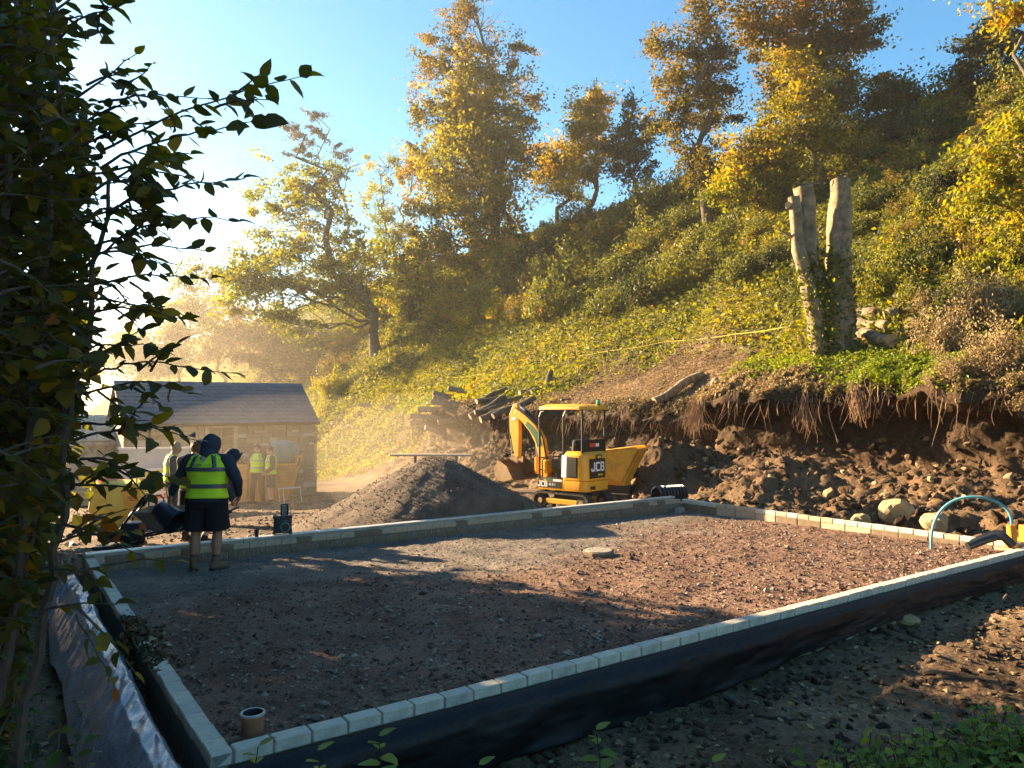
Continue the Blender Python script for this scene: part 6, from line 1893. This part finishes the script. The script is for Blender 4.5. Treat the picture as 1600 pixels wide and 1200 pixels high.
for k, (x, y, h, rd_) in enumerate([(-10.2, 11.2, 8.8, 2.8), (-9.8, 7.4, 12.0, 3.0), (-8.8, 3.6, 13.0, 3.0), (-7.8, -.4, 13.0, 3.2), (-13.8, 9.0, 12.0, 3.2), (-7.0, -5.0, 13.0, 3.4)]):
    side_tree("tall leafy tree of the shading hedge left of the slab", x, y, h, rd_, 11500, 130 + k)

# --- shrubs on the slope: a few kinds, each shrub a thing with foliage and stems
def shrub_proto(kind, mat, n, leaf, seed, tmean, ncl=42, ragged=.2, flat=.3):
    r = np.random.default_rng(seed)
    d = r.normal(0, 1, (ncl, 3)); d /= np.linalg.norm(d, axis=1, keepdims=True); d[:, 2] = np.abs(d[:, 2])
    CC = d * (.45 + .5 * r.random((ncl, 1))) * np.array([1, 1, .95]) * (1 + ragged * r.normal(0, 1, (ncl, 1)))
    pk = r.integers(0, ncl, n)
    L = CC[pk] + r.normal(0, .15, (n, 3)); L[:, 2] = np.abs(L[:, 2])
    ti = tmean + (r.random(ncl) - .5)[pk] * .4 + r.normal(0, .15, n)
    fol = crown_mesh("foliage", L, leaf * (.6 + .8 * r.random(n)), mat, r, ti, flatness=flat, droop=.15)
    mb = MB()
    for c in CC[:16]:
        mb.tube([tuple(p) for p in branch_path((r.normal(0, .1), r.normal(0, .1), -.2), c, r, 5, .1)], [.03, .024, .018, .012, .006], 4, cap=False)
    return fol, mb.mesh("stems", MATS["bark"])
KIND = {
    "bramble": (shrub_proto("b", "leaf_bramble", 2600, .11, 201, .45), "arching dark green bramble mound on the slope", "bramble mounds on the slope"),
    "green": (shrub_proto("g", "leaf_bramble", 2800, .12, 202, .66), "leafy mid green shrub on the slope", "green shrubs on the slope"),
    "yellow": (shrub_proto("y", "leaf_lime", 2600, .12, 203, .62, ragged=.3), "ragged yellow green shrub on the slope", "yellow shrubs on the slope"),
    "brown": (shrub_proto("n", "leaf_brown", 2400, .10, 204, .35, ragged=.35), "thin brown leaved shrub on the slope", "brown shrubs on the slope"),
    "dark": (shrub_proto("d", "leaf_dark", 2600, .12, 205, .4), "dense dark evergreen shrub on the slope", "dark shrubs on the slope"),
    "dry": (shrub_proto("r", "leaf_dry", 3600, .085, 206, .6, ncl=60, ragged=.3), "withered tan bush hanging over the cut bank", "withered bushes over the cut bank"),
    "lime": (shrub_proto("l", "leaf_lime", 1500, .13, 207, .5, ncl=36, ragged=.35), "bright lime leaved hazel bush above the withered bushes", "lime hazel bushes by the withered bushes"),
}
def shrub(kind, u, v, ru, rv, seed, Y=None):
    (fol, stm), lab, grp = KIND[kind]
    p = ray_hill(u, v + rv * .75) if Y is None else at_y(u, v + rv * .75, Y)
    m_px = p[1] / FPX
    o = thing("shrub", lab, "shrub", (p[0], p[1], p[2] - .05), random.Random(seed).uniform(0, 6.28), grp)
    link("foliage", fol, o); link("stems", stm, o)
    k = ru * m_px
    o.scale = (k, k, min(rv * m_px * 1.7, k * 1.5))
r_ = random.Random(77)
spots = []
for i in range(900):
    u, v = r_.uniform(620, 1640), r_.uniform(120, 500)
    sky = 336 - (u - 870) * .36 if u > 870 else 336 + (870 - u) * .30
    low = np.interp(u, [620, 720, 830, 960, 1100, 1230, 1330, 1420, 1640], [520, 505, 480, 470, 430, 400, 440, 470, 470])
    if v < sky + 12 or v > low: continue
    if any((u - a) ** 2 / 1.0 + ((v - b) * 1.25) ** 2 < 46 ** 2 for a, b in spots): continue
    if abs(u - 1285) < 55 and 265 < v < 560: continue
    spots.append((u, v))
for i, (u, v) in enumerate(spots):
    x = r_.random()
    if u > 1400: kd = "dark" if x < .3 else "bramble" if x < .55 else "brown" if x < .8 else "green"
    elif u < 850: kd = "green" if x < .35 else "yellow" if x < .6 else "dark" if x < .8 else "brown"
    else: kd = "bramble" if x < .42 else "green" if x < .66 else "brown" if x < .82 else "dark"
    s_ = r_.uniform(26, 46)
    shrub(kd, u, v, s_, s_ * r_.uniform(.55, .9), i)
# thicket and withered bushes above the cut at the right
for i, (kd, u, v, ru, rv) in enumerate([("dry", 1540, 480, 52, 44), ("dry", 1480, 520, 44, 40), ("dry", 1585, 540, 48, 48), ("dry", 1530, 560, 40, 36), ("dry", 1600, 600, 36, 50), ("dry", 1480, 575, 30, 24), ("dry", 1575, 470, 36, 34), ("dry", 1450, 480, 30, 26),
                                        ("lime", 1560, 400, 50, 40), ("lime", 1590, 370, 40, 36), ("lime", 1510, 430, 30, 26), ("lime", 1390, 400, 34, 40), ("lime", 1430, 440, 24, 30), ("lime", 1370, 450, 26, 30), ("lime", 1595, 430, 36, 30),
                                        ("yellow", 1500, 340, 40, 30), ("yellow", 1570, 270, 46, 36), ("brown", 1460, 380, 44, 36), ("yellow", 1445, 340, 30, 30),
                                        ("yellow", 640, 470, 40, 30), ("green", 590, 480, 36, 34), ("yellow", 700, 480, 40, 26), ("green", 760, 470, 42, 30), ("brown", 820, 480, 36, 26), ("green", 860, 470, 40, 34), ("brown", 840, 440, 40, 40), ("yellow", 550, 520, 36, 24),
                                        ("green", 500, 560, 36, 22), ("brown", 470, 560, 32, 24), ("yellow", 520, 600, 26, 26), ("yellow", 508, 640, 22, 34), ("brown", 520, 570, 30, 20), ("dark", 545, 470, 40, 40), ("brown", 620, 450, 36, 30)]):
    shrub(kd, u, v, ru, rv, 500 + i)

# --- low cover over the hill: leaves and grass nobody could count
cell_c = (HV[:-1, :-1] + HV[1:, 1:]) * .5
e1_, e2_ = HV[1:, :-1] - HV[:-1, :-1], HV[:-1, 1:] - HV[:-1, :-1]
area = np.linalg.norm(np.cross(e1_, e2_), axis=-1)
cs_, ct2 = HS[:-1, :-1], HT[:-1, :-1]
soil_c = soil[:-1, :-1]; pz_c = PZ[:-1, :-1]
dist = np.maximum(np.linalg.norm(cell_c[..., :2], axis=-1), 12)
uu = 800 + FPX * cell_c[..., 0] / np.maximum(cell_c[..., 1], 1)
vis = (cell_c[..., 1] > 3) & (uu > -150) & (uu < 1800) & (cs_ < 41)
def cover(name, n, dens, leaf, mat, seed, hgt, tm, label, cat, blade=False, **kw):
    r = np.random.default_rng(seed)
    p = (area * dens * vis / dist ** 1.25).ravel(); p = np.clip(p, 0, None); p /= p.sum()
    k = r.choice(len(p), n, p=p)
    i, j = np.unravel_index(k, area.shape)
    a, b = r.random((n, 1)), r.random((n, 1))
    C = HV[i, j] + e1_[i, j] * a + e2_[i, j] * b
    mound = .5 + .5 * fbm(C[:, 0] * .8, C[:, 1] * .8, oct=3, seed=seed)
    C[:, 2] += hgt * r.random(n) ** .8 * (.25 + 1.2 * mound)
    sz_ = leaf * (.6 + .8 * r.random(n)) * (1 + .012 * dist[i, j])
    ti = tm + .5 * fbm(C[:, 0] * .35, C[:, 1] * .35, oct=3, seed=seed + 2) + r.normal(0, .14, n)
    if blade:
        V, F = leaf_quads(C + np.array([0, 0, .0]), sz_, r, aspect=.10, fold=.1, flatness=0, droop=-1.6)
        me = mesh_np(name, V, F, [MATS[mat]], False, {"tint": np.clip(ti, 0, 1)})
    else:
        me = crown_mesh(name, C, sz_, mat, r, ti, **kw)
    return tag(link(name, me), label, cat, kind="stuff")
up_c = np.maximum(sstep(7.15, 7.5, pz_c), sstep(24, 31, ct2) * (pz_c > 1))
g_zone = np.clip(sstep(31, 25, cs_ + 1.2 * fbm(cs_ * .4, ct2 * .4, seed=301)), 0, 1) * up_c
b_zone = sstep(23, 28, cs_ + 1.5 * fbm(cs_ * .4, ct2 * .4, seed=302)) * up_c
near_r = sstep(9, 6, ct2)
cover("bramble_cover", 95000, (b_zone * (1 - soil_c) + .25 * up_c * (1 - soil_c)), .17, "leaf_bramble", 311, .55, .55, "dark green bramble and leaf cover over the upper slope", "undergrowth", flatness=.5)
cover("golden_ground_cover", 95000, g_zone * (1 - soil_c) * (1 - .5 * near_r), .10, "leaf_lime", 312, .28, .50, "low golden weeds covering the lower slope", "weeds", flatness=.5)
cover("slope_grass", 52000, g_zone * (1 - soil_c), .24, "grass", 313, .10, .5, "dry golden grass standing on the lower slope", "grass", blade=True)
cover("leaf_litter", 26000, (soil_c * up_c * .8 + .3 * up_c * near_r), .07, "leaf_dry", 314, .04, .4, "dead brown leaves over the bare bank", "leaf litter", flatness=.8)
fringe = np.exp(-((pz_c - 7.05) / .35) ** 2) * (ct2 < 40)
cover("bank_fringe", 22000, fringe * (.3 + (fbm(ct2 * .7, cs_ * 0, oct=2, seed=303) > .0)), .08, "leaf_dry", 315, .10, .35, "brown roots and dead weeds fringing the cut edge", "weeds", droop=.8)
mz = (np.exp(-((ct2 - 3.4) / 1.3) ** 2 - ((cs_ - 14.9) / .75) ** 2) + .9 * np.exp(-((ct2 - 33) / 2.6) ** 2 - ((cs_ - 18.3) / 1.4) ** 2) + .35 * np.exp(-((ct2 - 6.5) / 2.5) ** 2 - ((cs_ - 15.6) / .5) ** 2)) * (pz_c > 6.2)
cover("moss_patch", 22000, mz, .06, "moss", 316, .22, .6, "bright green low weeds in patches along the cut edge", "weeds", flatness=.4)

# --- fence at the top of the hill
fa, fb_ = ray_hill(1452, 125), ray_hill(1504, 112)
fe = thing("post_fence", "thin rail fence on the hilltop against the sky", "fence", (0, 0, 0))
pa, pb = Vector(fa) + Vector((0, 0, 1.0)), Vector(fb_) + Vector((0, 0, 1.0))
for k in (0, .33, .66, 1):
    q = pa.lerp(pb, k); MB().box((q.x, q.y, q.z - .55), (.1, .1, 1.35)).build("post", MATS["timber_old"], fe)
for dz in (0, -.6):
    MB().tube([(pa.x, pa.y, pa.z + dz), (pb.x, pb.y, pb.z + dz)], .045, 5).build("rail", MATS["timber_old"], fe)

# --- the topped three stemmed trunk with ivy
sb = ray_hill(1292, 560)
SY = sb[1]
stp = thing("cut_trunk", "topped three stemmed trunk standing on the bank, wrapped in ivy", "tree trunk", sb)
def stem(uv, rs, seed, caps=True):
    r = np.random.default_rng(seed)
    pts = [at_y(u, v, SY + dy) - sb for u, v, dy in uv]
    P_, R2 = [], []
    for i in range(len(pts) - 1):
        for j in range(5):
            k = j / 5; P_.append(pts[i] + (pts[i + 1] - pts[i]) * k + r.normal(0, .012, 3)); R2.append(lerp(rs[i], rs[i + 1], k) * r.uniform(.93, 1.08))
    P_.append(pts[-1]); R2.append(rs[-1])
    mb = MB().tube([tuple(p) for p in P_], R2, 26); mb.m[-1] = 1
    vv = np.array(mb.v); ax_ = np.repeat(P_, 26, 0); dv = vv - ax_
    kk = 1 + .30 * fbm(dv[:, 0] * 9 + seed, dv[:, 1] * 9, vv[:, 2] * 1.6, oct=4, seed=seed + 400)
    mb.v = [tuple(p) for p in ax_ + dv * kk[:, None]]
    mb.build("stem", [MATS["bark_pale"], MATS["wood_cut"]], stp, smooth=True)
    return np.array(P_), R2
s1 = stem([(1284, 566, 0), (1272, 480, -.1), (1248, 390, -.15), (1240, 308, -.15)], [.26, .21, .16, .14], 1)
s2 = stem([(1288, 566, 0), (1276, 470, .05), (1264, 390, .05), (1255, 292, .05)], [.3, .25, .24, .22], 2)
s3 = stem([(1304, 562, .1), (1312, 480, .1), (1312, 390, .1), (1313, 282, .1)], [.40, .33, .27, .23], 3)
stem([(1240, 322, -.15), (1232, 320, -.2)], [.09, .09], 4); stem([(1303, 300, .1), (1302, 282, .05)], [.07, .045], 5); stem([(1316, 300, .1), (1322, 276, .12)], [.09, .04], 6)
stem([(1246, 376, -.1), (1215, 356, -.2)], [.05, .02], 7); stem([(1300, 400, 0), (1330, 358, -.1)], [.045, .015], 8); stem([(1292, 400, 0), (1284, 388, -.1)], [.06, .04], 9)
r = np.random.default_rng(44)
C = []
for (Pp, Rr), n in ((s1, 900), (s2, 2400), (s3, 700)):
    k = (r.random(n) ** 1.5 * (len(Pp) - 1) * .62).astype(int); a = r.random(n) * 2 * np.pi
    C.append(Pp[k] + np.stack([np.cos(a), np.sin(a), r.normal(0, .9, n)], -1) * (np.array(Rr)[k] * 1.12)[:, None] * np.array([1, 1, .35]))
for (u, v, n, sg) in ((1292, 470, 130, .22), (1316, 410, 90, .16), (1298, 520, 70, .16), (1290, 385, 50, .16), (1345, 430, 60, .22), (1300, 440, 60, .2), (1318, 470, 40, .2)):
    C.append(at_y(u, v, SY - .3) - sb + r.normal(0, sg, (n, 3)))
C = np.concatenate(C)
link("ivy", crown_mesh("ivy", C, .085 * (.6 + .9 * r.random(len(C))), "leaf_lime", r, .35 + r.normal(0, .2, len(C)), aspect=.8), stp)

# ------------------------------------------------------------------ near leaves: the big shrub on the left, nettles and seedlings
def leaf_template(curve=.18, fold=.28, wmax=.34, seed=0):
    r = random.Random(seed)
    xs = [0, .18, .45, .75, 1.0]; hw = [0, .80, 1.0, .62, 0]
    mid = [(x, 0, -curve * x * x) for x in xs]
    Lf = [(x + r.uniform(-.02, .02), wmax * h * r.uniform(.9, 1.1), -curve * x * x + fold * wmax * h) for x, h in zip(xs[1:4], hw[1:4])]
    Rt = [(x + r.uniform(-.02, .02), -wmax * h * r.uniform(.9, 1.1), -curve * x * x + fold * wmax * h * r.uniform(.6, 1.2)) for x, h in zip(xs[1:4], hw[1:4])]
    V = np.array(mid + Lf + Rt)
    F = np.array([(0, 1, 5), (1, 6, 5), (1, 2, 6), (2, 7, 6), (2, 3, 7), (3, 4, 7), (0, 8, 1), (1, 8, 9), (1, 9, 2), (2, 9, 10), (2, 10, 3), (3, 10, 4)])
    return V, F
TPL = [leaf_template(.12, .15, .33, 1), leaf_template(.28, .3, .34, 2), leaf_template(.4, .45, .30, 3), leaf_template(.05, .1, .36, 4)]

def frames(d, up):
    """rows: x along d, z near up"""
    d = d / np.linalg.norm(d, axis=1, keepdims=True)
    y = np.cross(up, d); y /= np.linalg.norm(y, axis=1, keepdims=True) + 1e-9
    z = np.cross(d, y)
    return np.stack([d, y, z], -1)          # columns

def leaves_np(Pb, D, U, S, r):
    k = r.integers(0, len(TPL), len(Pb)); R = frames(D, U)
    V = np.stack([TPL[i][0] for i in range(len(TPL))])[k]
    V = np.einsum('nij,nkj->nki', R, V) * S[:, None, None] + Pb[:, None, :]
    F = (TPL[0][1][None] + (np.arange(len(Pb)) * 11)[:, None, None]).reshape(-1, 3)
    return V.reshape(-1, 3), F

def leaf_set(name, Pb, D, U, S, mat, r, tint, parent=None):
    V, F = leaves_np(Pb, D, U, S, r)
    return link(name, mesh_np(name, V, F, [MATS[mat]], True, {"tint": np.repeat(np.clip(tint, 0, 1), 12)}), parent)

r = np.random.default_rng(99)
nb = thing("leafy_shrub", "big overhanging shrub with large dark and yellow leaves beside the slab", "shrub", (-2.75, 3.4, gz1(-2.75, 3.4)))
org = np.array(nb.location)
twigs = MB(); LP, LD, LU, LS_, LT, EDGE = [], [], [], [], [], []
def spray(u0, v0, u1, v1, Y0, Y1, edge=False, dens=1.0, sz=.068, yel=0.0, bow=.06):
    a, b = at_y(u0, v0, Y0), at_y(u1, v1, Y1)
    L = np.linalg.norm(b - a); n = max(4, int(L / .05))
    k = np.linspace(0, 1, n)[:, None]
    pts = a + (b - a) * k; pts[:, 2:] += np.sin(k * np.pi) * L * bow
    pts += np.cumsum(r.normal(0, .006, (n, 3)), 0)
    pts = pts - org
    twigs.tube([tuple(p) for p in pts], [max(.0018, .0065 * (1 - .8 * i / (n - 1))) for i in range(n)], 5, cap=False)
    d = (b - a) / L
    m = max(4, int(L / (.044 if edge else .052) * dens)); side = 1
    for i in range(m):
        q = (i + .8) / m * (n - 1); j = min(int(q), n - 2); p = pts[j] + (pts[j + 1] - pts[j]) * (q - j)
        if i / m < .12 and edge: continue
        side = -side
        lat = np.cross(d, [0, 0, 1.0]); lat /= np.linalg.norm(lat) + 1e-9
        ld = d * r.uniform(.3, .9) + lat * side * r.uniform(.3, 1.0) + np.array([0, 0, r.uniform(-.75, .35)]) + r.normal(0, .25, 3)
        if i == m - 1: ld = d + r.normal(0, .15, 3)
        LP.append(p); LD.append(ld); LU.append(np.array([0, 0, 1.0]) + r.normal(0, .45, 3)); LS_.append(sz * r.uniform(.65, 1.25)); LT.append(np.clip(r.beta(2.2, 2.6) + yel * r.random(), 0, 1)); EDGE.append(edge)
EDGES = [(160, 240, 474, 131, 0), (330, 168, 400, 150, .0), (160, 260, 408, 206, 0), (120, 150, 218, 88, .1), (100, 60, 206, 8, .1), (60, 30, 150, -30, 0), (120, 200, 215, 165, 0), (170, 330, 384, 268, 0), (150, 380, 368, 344, 0), (150, 300, 300, 250, 0),
         (140, 400, 312, 388, 0), (130, 450, 322, 438, 0), (120, 500, 302, 512, 0), (120, 470, 288, 492, 0), (130, 590, 368, 585, .05), (130, 620, 300, 606, .05), (130, 660, 318, 668, .25), (120, 690, 258, 676, .2), (120, 720, 262, 748, .15), (110, 760, 232, 770, .15),
         (90, 820, 232, 862, .55), (80, 850, 215, 826, .6), (100, 900, 262, 870, .4), (60, 890, 150, 915, .4), (120, 950, 205, 1045, .45), (120, 960, 190, 1085, .5), (60, 960, 180, 940, .2),
         (150, 160, 330, 145, 0), (130, 280, 330, 300, 0), (130, 420, 260, 350, 0), (100, 560, 260, 545, 0), (120, 340, 290, 330, .0), (120, 230, 280, 190, .0)]
for (u0, v0, u1, v1, y) in EDGES:
    Yb = r.uniform(2.7, 3.3)
    spray(u0, v0, u1, v1, Yb + r.uniform(0, .3), Yb, True, .95, r.uniform(.066, .084), y, .05)
    for q in range(2):
        k = r.uniform(.1, .5)
        if v0 > 880: continue
        ua, va = lerp(u0, u1, k), lerp(v0, v1, k) - 6
        spray(ua, va, ua + r.uniform(35, 85) * (1.1 - k), va + r.choice([-1, 1]) * r.uniform(15, 50), Yb + .1, Yb + r.normal(0, .1), True, .9, r.uniform(.066, .085), y, .03)
vb = [0, 100, 200, 300, 400, 500, 600, 700, 800, 900, 1000, 1100, 1200]; xb = [110, 130, 175, 180, 180, 170, 165, 130, 105, 75, 40, 20, 20]
for i in range(480):
    v1 = r.uniform(-40, 1000); lim = np.interp(v1, vb, xb)
    u1 = lim - abs(r.normal(0, .45)) * lim * 1.3 - r.uniform(0, 30)
    if v1 < 330 and u1 < lim - 60 and r.random() < .45 * (1 - v1 / 330): continue
    L = r.uniform(70, 170)
    Yb = r.uniform(2.5, 4.3)
    spray(u1 - L, v1 + r.normal(20, 45), u1, v1, Yb + r.uniform(-.2, .4), Yb, False, 1.0, r.uniform(.062, .084), .12)
# leaves deep inside the shrub
n = 5200
v_ = r.uniform(-60, 1150, n); lim = np.interp(v_, vb, xb) * .78
u_ = lim - np.abs(r.normal(0, .6, n)) * (lim + 90); Yq = r.uniform(3.3, 4.6, n)
for i in range(n):
    if v_[i] < 300 and r.random() < .4: continue
    LP.append(at_y(u_[i], v_[i], Yq[i]) - org); LD.append(np.array([.5, -.2, -.3]) + r.normal(0, .6, 3)); LU.append(np.array([0, 0, 1.]) + r.normal(0, .4, 3)); LS_.append(.085 * r.uniform(.7, 1.2)); LT.append(r.beta(2, 3)); EDGE.append(False)
# main stems
for (pts) in ([(-40, 1300), (30, 900), (60, 500), (90, 180), (80, -120)], [(-90, 1300), (-20, 800), (0, 400), (30, 60), (40, -150)], [(10, 1300), (80, 900), (110, 650), (150, 420), (180, 250)], [(-60, 1300), (20, 1000), (60, 760), (120, 560)], [(-120, 1250), (-60, 700), (-30, 300), (-40, -100)]):
    Yb = r.uniform(3.1, 3.7)
    q = [at_y(u, v, Yb) - org for u, v in pts]
    pp = []
    for i in range(len(q) - 1):
        for j in range(6): pp.append(q[i] + (q[i + 1] - q[i]) * j / 6 + r.normal(0, .01, 3))
    twigs.tube([tuple(p) for p in pp], [.026 * (1 - .7 * i / len(pp)) for i in range(len(pp))], 6, cap=False)
twigs.build("branches", MATS["twig"], nb)
LP, LD, LU, LS_, LT, EDGE = np.array(LP), np.array(LD), np.array(LU), np.array(LS_), np.array(LT), np.array(EDGE)
# the leaves that show singly against sky and yard are parts of their own
ei = np.where(EDGE)[0]
uN = 800 + FPX * (LP[:, 0] + org[0]) / (LP[:, 1] + org[1])
ei = ei[np.argsort(-uN[ei])][:298]
single = np.zeros(len(LP), bool); single[ei] = True
lf_m = {}
for i in range(len(TPL)):
    for j, tv in enumerate((.15, .4, .62, .8, .93)):
        V, F = TPL[i]
        lf_m[i, j] = mesh_np("leaf", V, F, [MATS["leaf_near"]], True, {"tint": np.full(12, tv)})
RF = frames(LD, LU)
for i in ei:
    M = Matrix([list(RF[i][k]) + [0] for k in range(3)] + [[0, 0, 0, 1]])
    o = link("leaf", lf_m[int(r.integers(0, 4)), int(np.clip(LT[i] * 5, 0, 4))], nb, tuple(LP[i]), M.to_euler())
    o.scale = (LS_[i],) * 3
tag(leaf_set("foliage", LP[~single], LD[~single], LU[~single], LS_[~single], "leaf_near", r, LT[~single], nb), kind="stuff")

leaf_mat("leaf_weed", [(0, (.07, .11, .02)), (.5, (.18, .24, .04)), (.85, (.3, .33, .05)), (1, (.42, .34, .05))], .45)
# nettles under the shrub and in the right-hand corner
def nettle_patch(name, label, spots, mat, seed, hmin, hmax, leafs, lift=0.0):
    r = np.random.default_rng(seed)
    mb = MB(); A = [[], [], [], [], []]
    for (x, y, z) in spots:
        h = r.uniform(hmin, hmax); tip = np.array([x + r.normal(0, .12), y + r.normal(0, .12), z + h])
        pth = branch_path((x, y, z - .05), tip, r, 6, .06)
        mb.tube([tuple(p) for p in pth], [.006, .005, .005, .004, .003, .002], 4, cap=False)
        nn_ = max(3, int(h / .065)); q0 = r.random() * 6
        for i in range(nn_):
            k = .12 + .88 * (i + .5) / nn_; p = np.array([np.interp(k, np.linspace(0, 1, 6), pth[:, c]) for c in range(3)])
            for s_ in (0, math.pi):
                a = q0 + i * 1.57 + s_ + r.normal(0, .25)
                d = np.array([math.cos(a), math.sin(a), r.uniform(-.5, .25)])
                A[0].append(p); A[1].append(d); A[2].append(np.array([0, 0, 1.]) + r.normal(0, .25, 3)); A[3].append(leafs * r.uniform(.55, 1.2) * (1.15 - .4 * k)); A[4].append(r.beta(2.2, 2.6))
    o = link(name, mb.mesh(name, MATS["leaf_nettle"]))
    bpy.data.objects.remove(o)
    V, F = leaves_np(*[np.array(a) for a in A[:4]], r)
    me = mesh_np(name, V, F, [MATS[mat]], True, {"tint": np.repeat(np.clip(A[4], 0, 1), 12)})
    o = tag(link(name, me), label, "nettles", kind="stuff")
    tag(mb.build("stems", MATS["twig"], o), kind="stuff")
    return o
sp = []
for i in range(90):
    u, v = r.uniform(-90, 120), r.uniform(960, 1330)
    if u > 30 + (v - 960) * .20: u -= 90
    Y = r.uniform(2.6, 4.6); p = at_y(u, v, Y)
    sp.append((p[0], p[1], max(gz1(p[0], p[1]), p[2] - .75)))
nettle_patch("nettle_patch", "green nettles growing under the big leafy shrub", sp, "leaf_nettle", 7, .4, .85, .075)
sp = []
for i in range(230):
    u = r.uniform(1290, 1680); v = np.interp(u, [1290, 1400, 1600, 1680], [1195, 1150, 1110, 1100]) + abs(r.normal(0, 60))
    Y = 5.1 - (v - 1090) * .006 + r.normal(0, .15); Y = max(Y, 3.6); p = at_y(u, v, Y); h = .3
    sp.append((p[0], p[1], gz1(p[0], p[1])))
nettle_patch("weed_patch", "low green weeds in the soil in front of the slab", sp, "leaf_weed", 8, .14, .40, .095)
# single seedlings before the black membrane
for (u, v, Y, h, lab) in ((588, 1150, 3.3, .3, "pale leaved seedling before the middle of the black membrane"), (492, 1172, 3.3, .25, "yellow green seedling left of the pale leaved one"), (400, 1165, 3.2, .28, "seedling beside the grooved blue board"), (928, 1140, 3.5, .3, "two leaved yellow seedling on the soil before the membrane"), (745, 1195, 3.3, .2, "tiny seedling just above the soil before the membrane"), (1110, 1190, 3.5, .2, "small bright seedling near the dark burnt patch")):
    p = at_y(u, v, Y); r2 = np.random.default_rng(int(u))
    z0 = p[2] - h
    sd = thing("seedling", lab, "plant", (p[0], p[1], z0))
    pth = branch_path((0, 0, -.6), (0.01, 0, h), r2, 6, .02)
    MB().tube([tuple(q) for q in pth], [.004, .004, .0035, .003, .0025, .002], 5, cap=False).build("stem", MATS["leaf_nettle"], sd)
    for i in range(9):
        k = .62 + .38 * i / 8; q = np.array([np.interp(k, np.linspace(0, 1, 6), pth[:, c]) for c in range(3)])
        a = i * 2.4; d = np.array([[math.cos(a), math.sin(a), .15 + .3 * (i > 6)]])
        R = frames(d, np.array([[0, 0, 1.0]]))[0]
        me = mesh_np("leaf", TPL[i % 4][0], TPL[0][1], [MATS["leaf_weed"]], True, {"tint": np.full(12, r2.uniform(.4, 1))})
        o = link("leaf", me, sd, tuple(q), Matrix([list(R[c]) for c in range(3)]).to_euler()); o.scale = (.115 * (1.1 - .05 * i),) * 3
# dead sticks on the soil
def stick(uv0, uv1, z0, z1, r0, lab, seed):
    a, b = at_z(*uv0, z0), at_z(*uv1, z1)
    r2 = np.random.default_rng(seed)
    a[2] = gz1(a[0], a[1]) + z0 + .3; b[2] = gz1(b[0], b[1]) + z1 + .3
    pth = branch_path(a, b, r2, 8, .06)
    tag(MB().tube([tuple(p) for p in pth], [r0 * (1 - .08 * i) for i in range(8)], 7).build("dead_branch", MATS["bark"], smooth=True), lab, "branch")
stick((1445, 1068), (1560, 1092), -.27, -.26, .02, "thin dead branch lying on the pale soil above the weeds", 1)
stick((1150, 1090), (1172, 1105), -.28, .02, .03, "charred upright stick in the dark soil patch", 2)
stick((1180, 1120), (1260, 1140), -.27, -.24, .016, "short dark twig beside the charred stick", 3)
stick((1540, 975), (1620, 950), -.27, -.25, .018, "thin twig lying on the sunlit soil", 4)

# dead leaves blown over the soil in front of the slab
r = np.random.default_rng(61)
n = 2600
s_ = r.uniform(.3, 13, n); t_ = -.35 - 4.2 * r.random(n) ** 1.2
x_, y_ = xy(s_, t_)
C = np.stack([x_, y_, ground_z(x_, y_) + .012], -1)
tag(link("fallen_leaves", crown_mesh("fallen_leaves", C, .05 * (.5 + r.random(n)), "leaf_dry", r, r.random(n), flatness=.85)), "dead brown leaves lying on the soil in front of the slab", "fallen leaves", kind="stuff")

# ------------------------------------------------------------------ haze and dust in the air
def vol_mat(name, col, dens, aniso):
    m = bpy.data.materials.new(name); m.use_nodes = True
    nt = m.node_tree; nt.nodes.clear()
    out = nt.nodes.new("ShaderNodeOutputMaterial"); v = nt.nodes.new("ShaderNodeVolumePrincipled")
    v.inputs["Color"].default_value = (*col, 1); v.inputs["Density"].default_value = dens; v.inputs["Anisotropy"].default_value = aniso
    nt.links.new(v.outputs[0], out.inputs["Volume"])
    return m
hz = MB().box((0, 0, 16.75), (1900, 1900, 47.5))
tag(hz.build("haze", vol_mat("haze_air", (.95, .9, .82), .0006, .5)), kind="stuff")
def dust(name, c, rad_, dens, label):
    mb = MB(); ball(mb, (0, 0, 0), rad_, None, 28)
    o = tag(mb.build(name, vol_mat(name + "_air", (.88, .72, .54), dens, .45), None, c, smooth=True), label, "dust", kind="stuff")
dust("dust_cloud", (-5.6, 19.5, .5), (4.6, 3.6, 2.0), .011, "warm dust hanging over the yard round the workers")
dust("dust_plume", (-2.6, 19.0, .8), (2.4, 2.2, 1.7), .03, "dust plume rising behind the gravel heap")
dust("far_mist", (-33, 74, 4), (30, 26, 10), .005, "pale sunlit mist among the far trees")
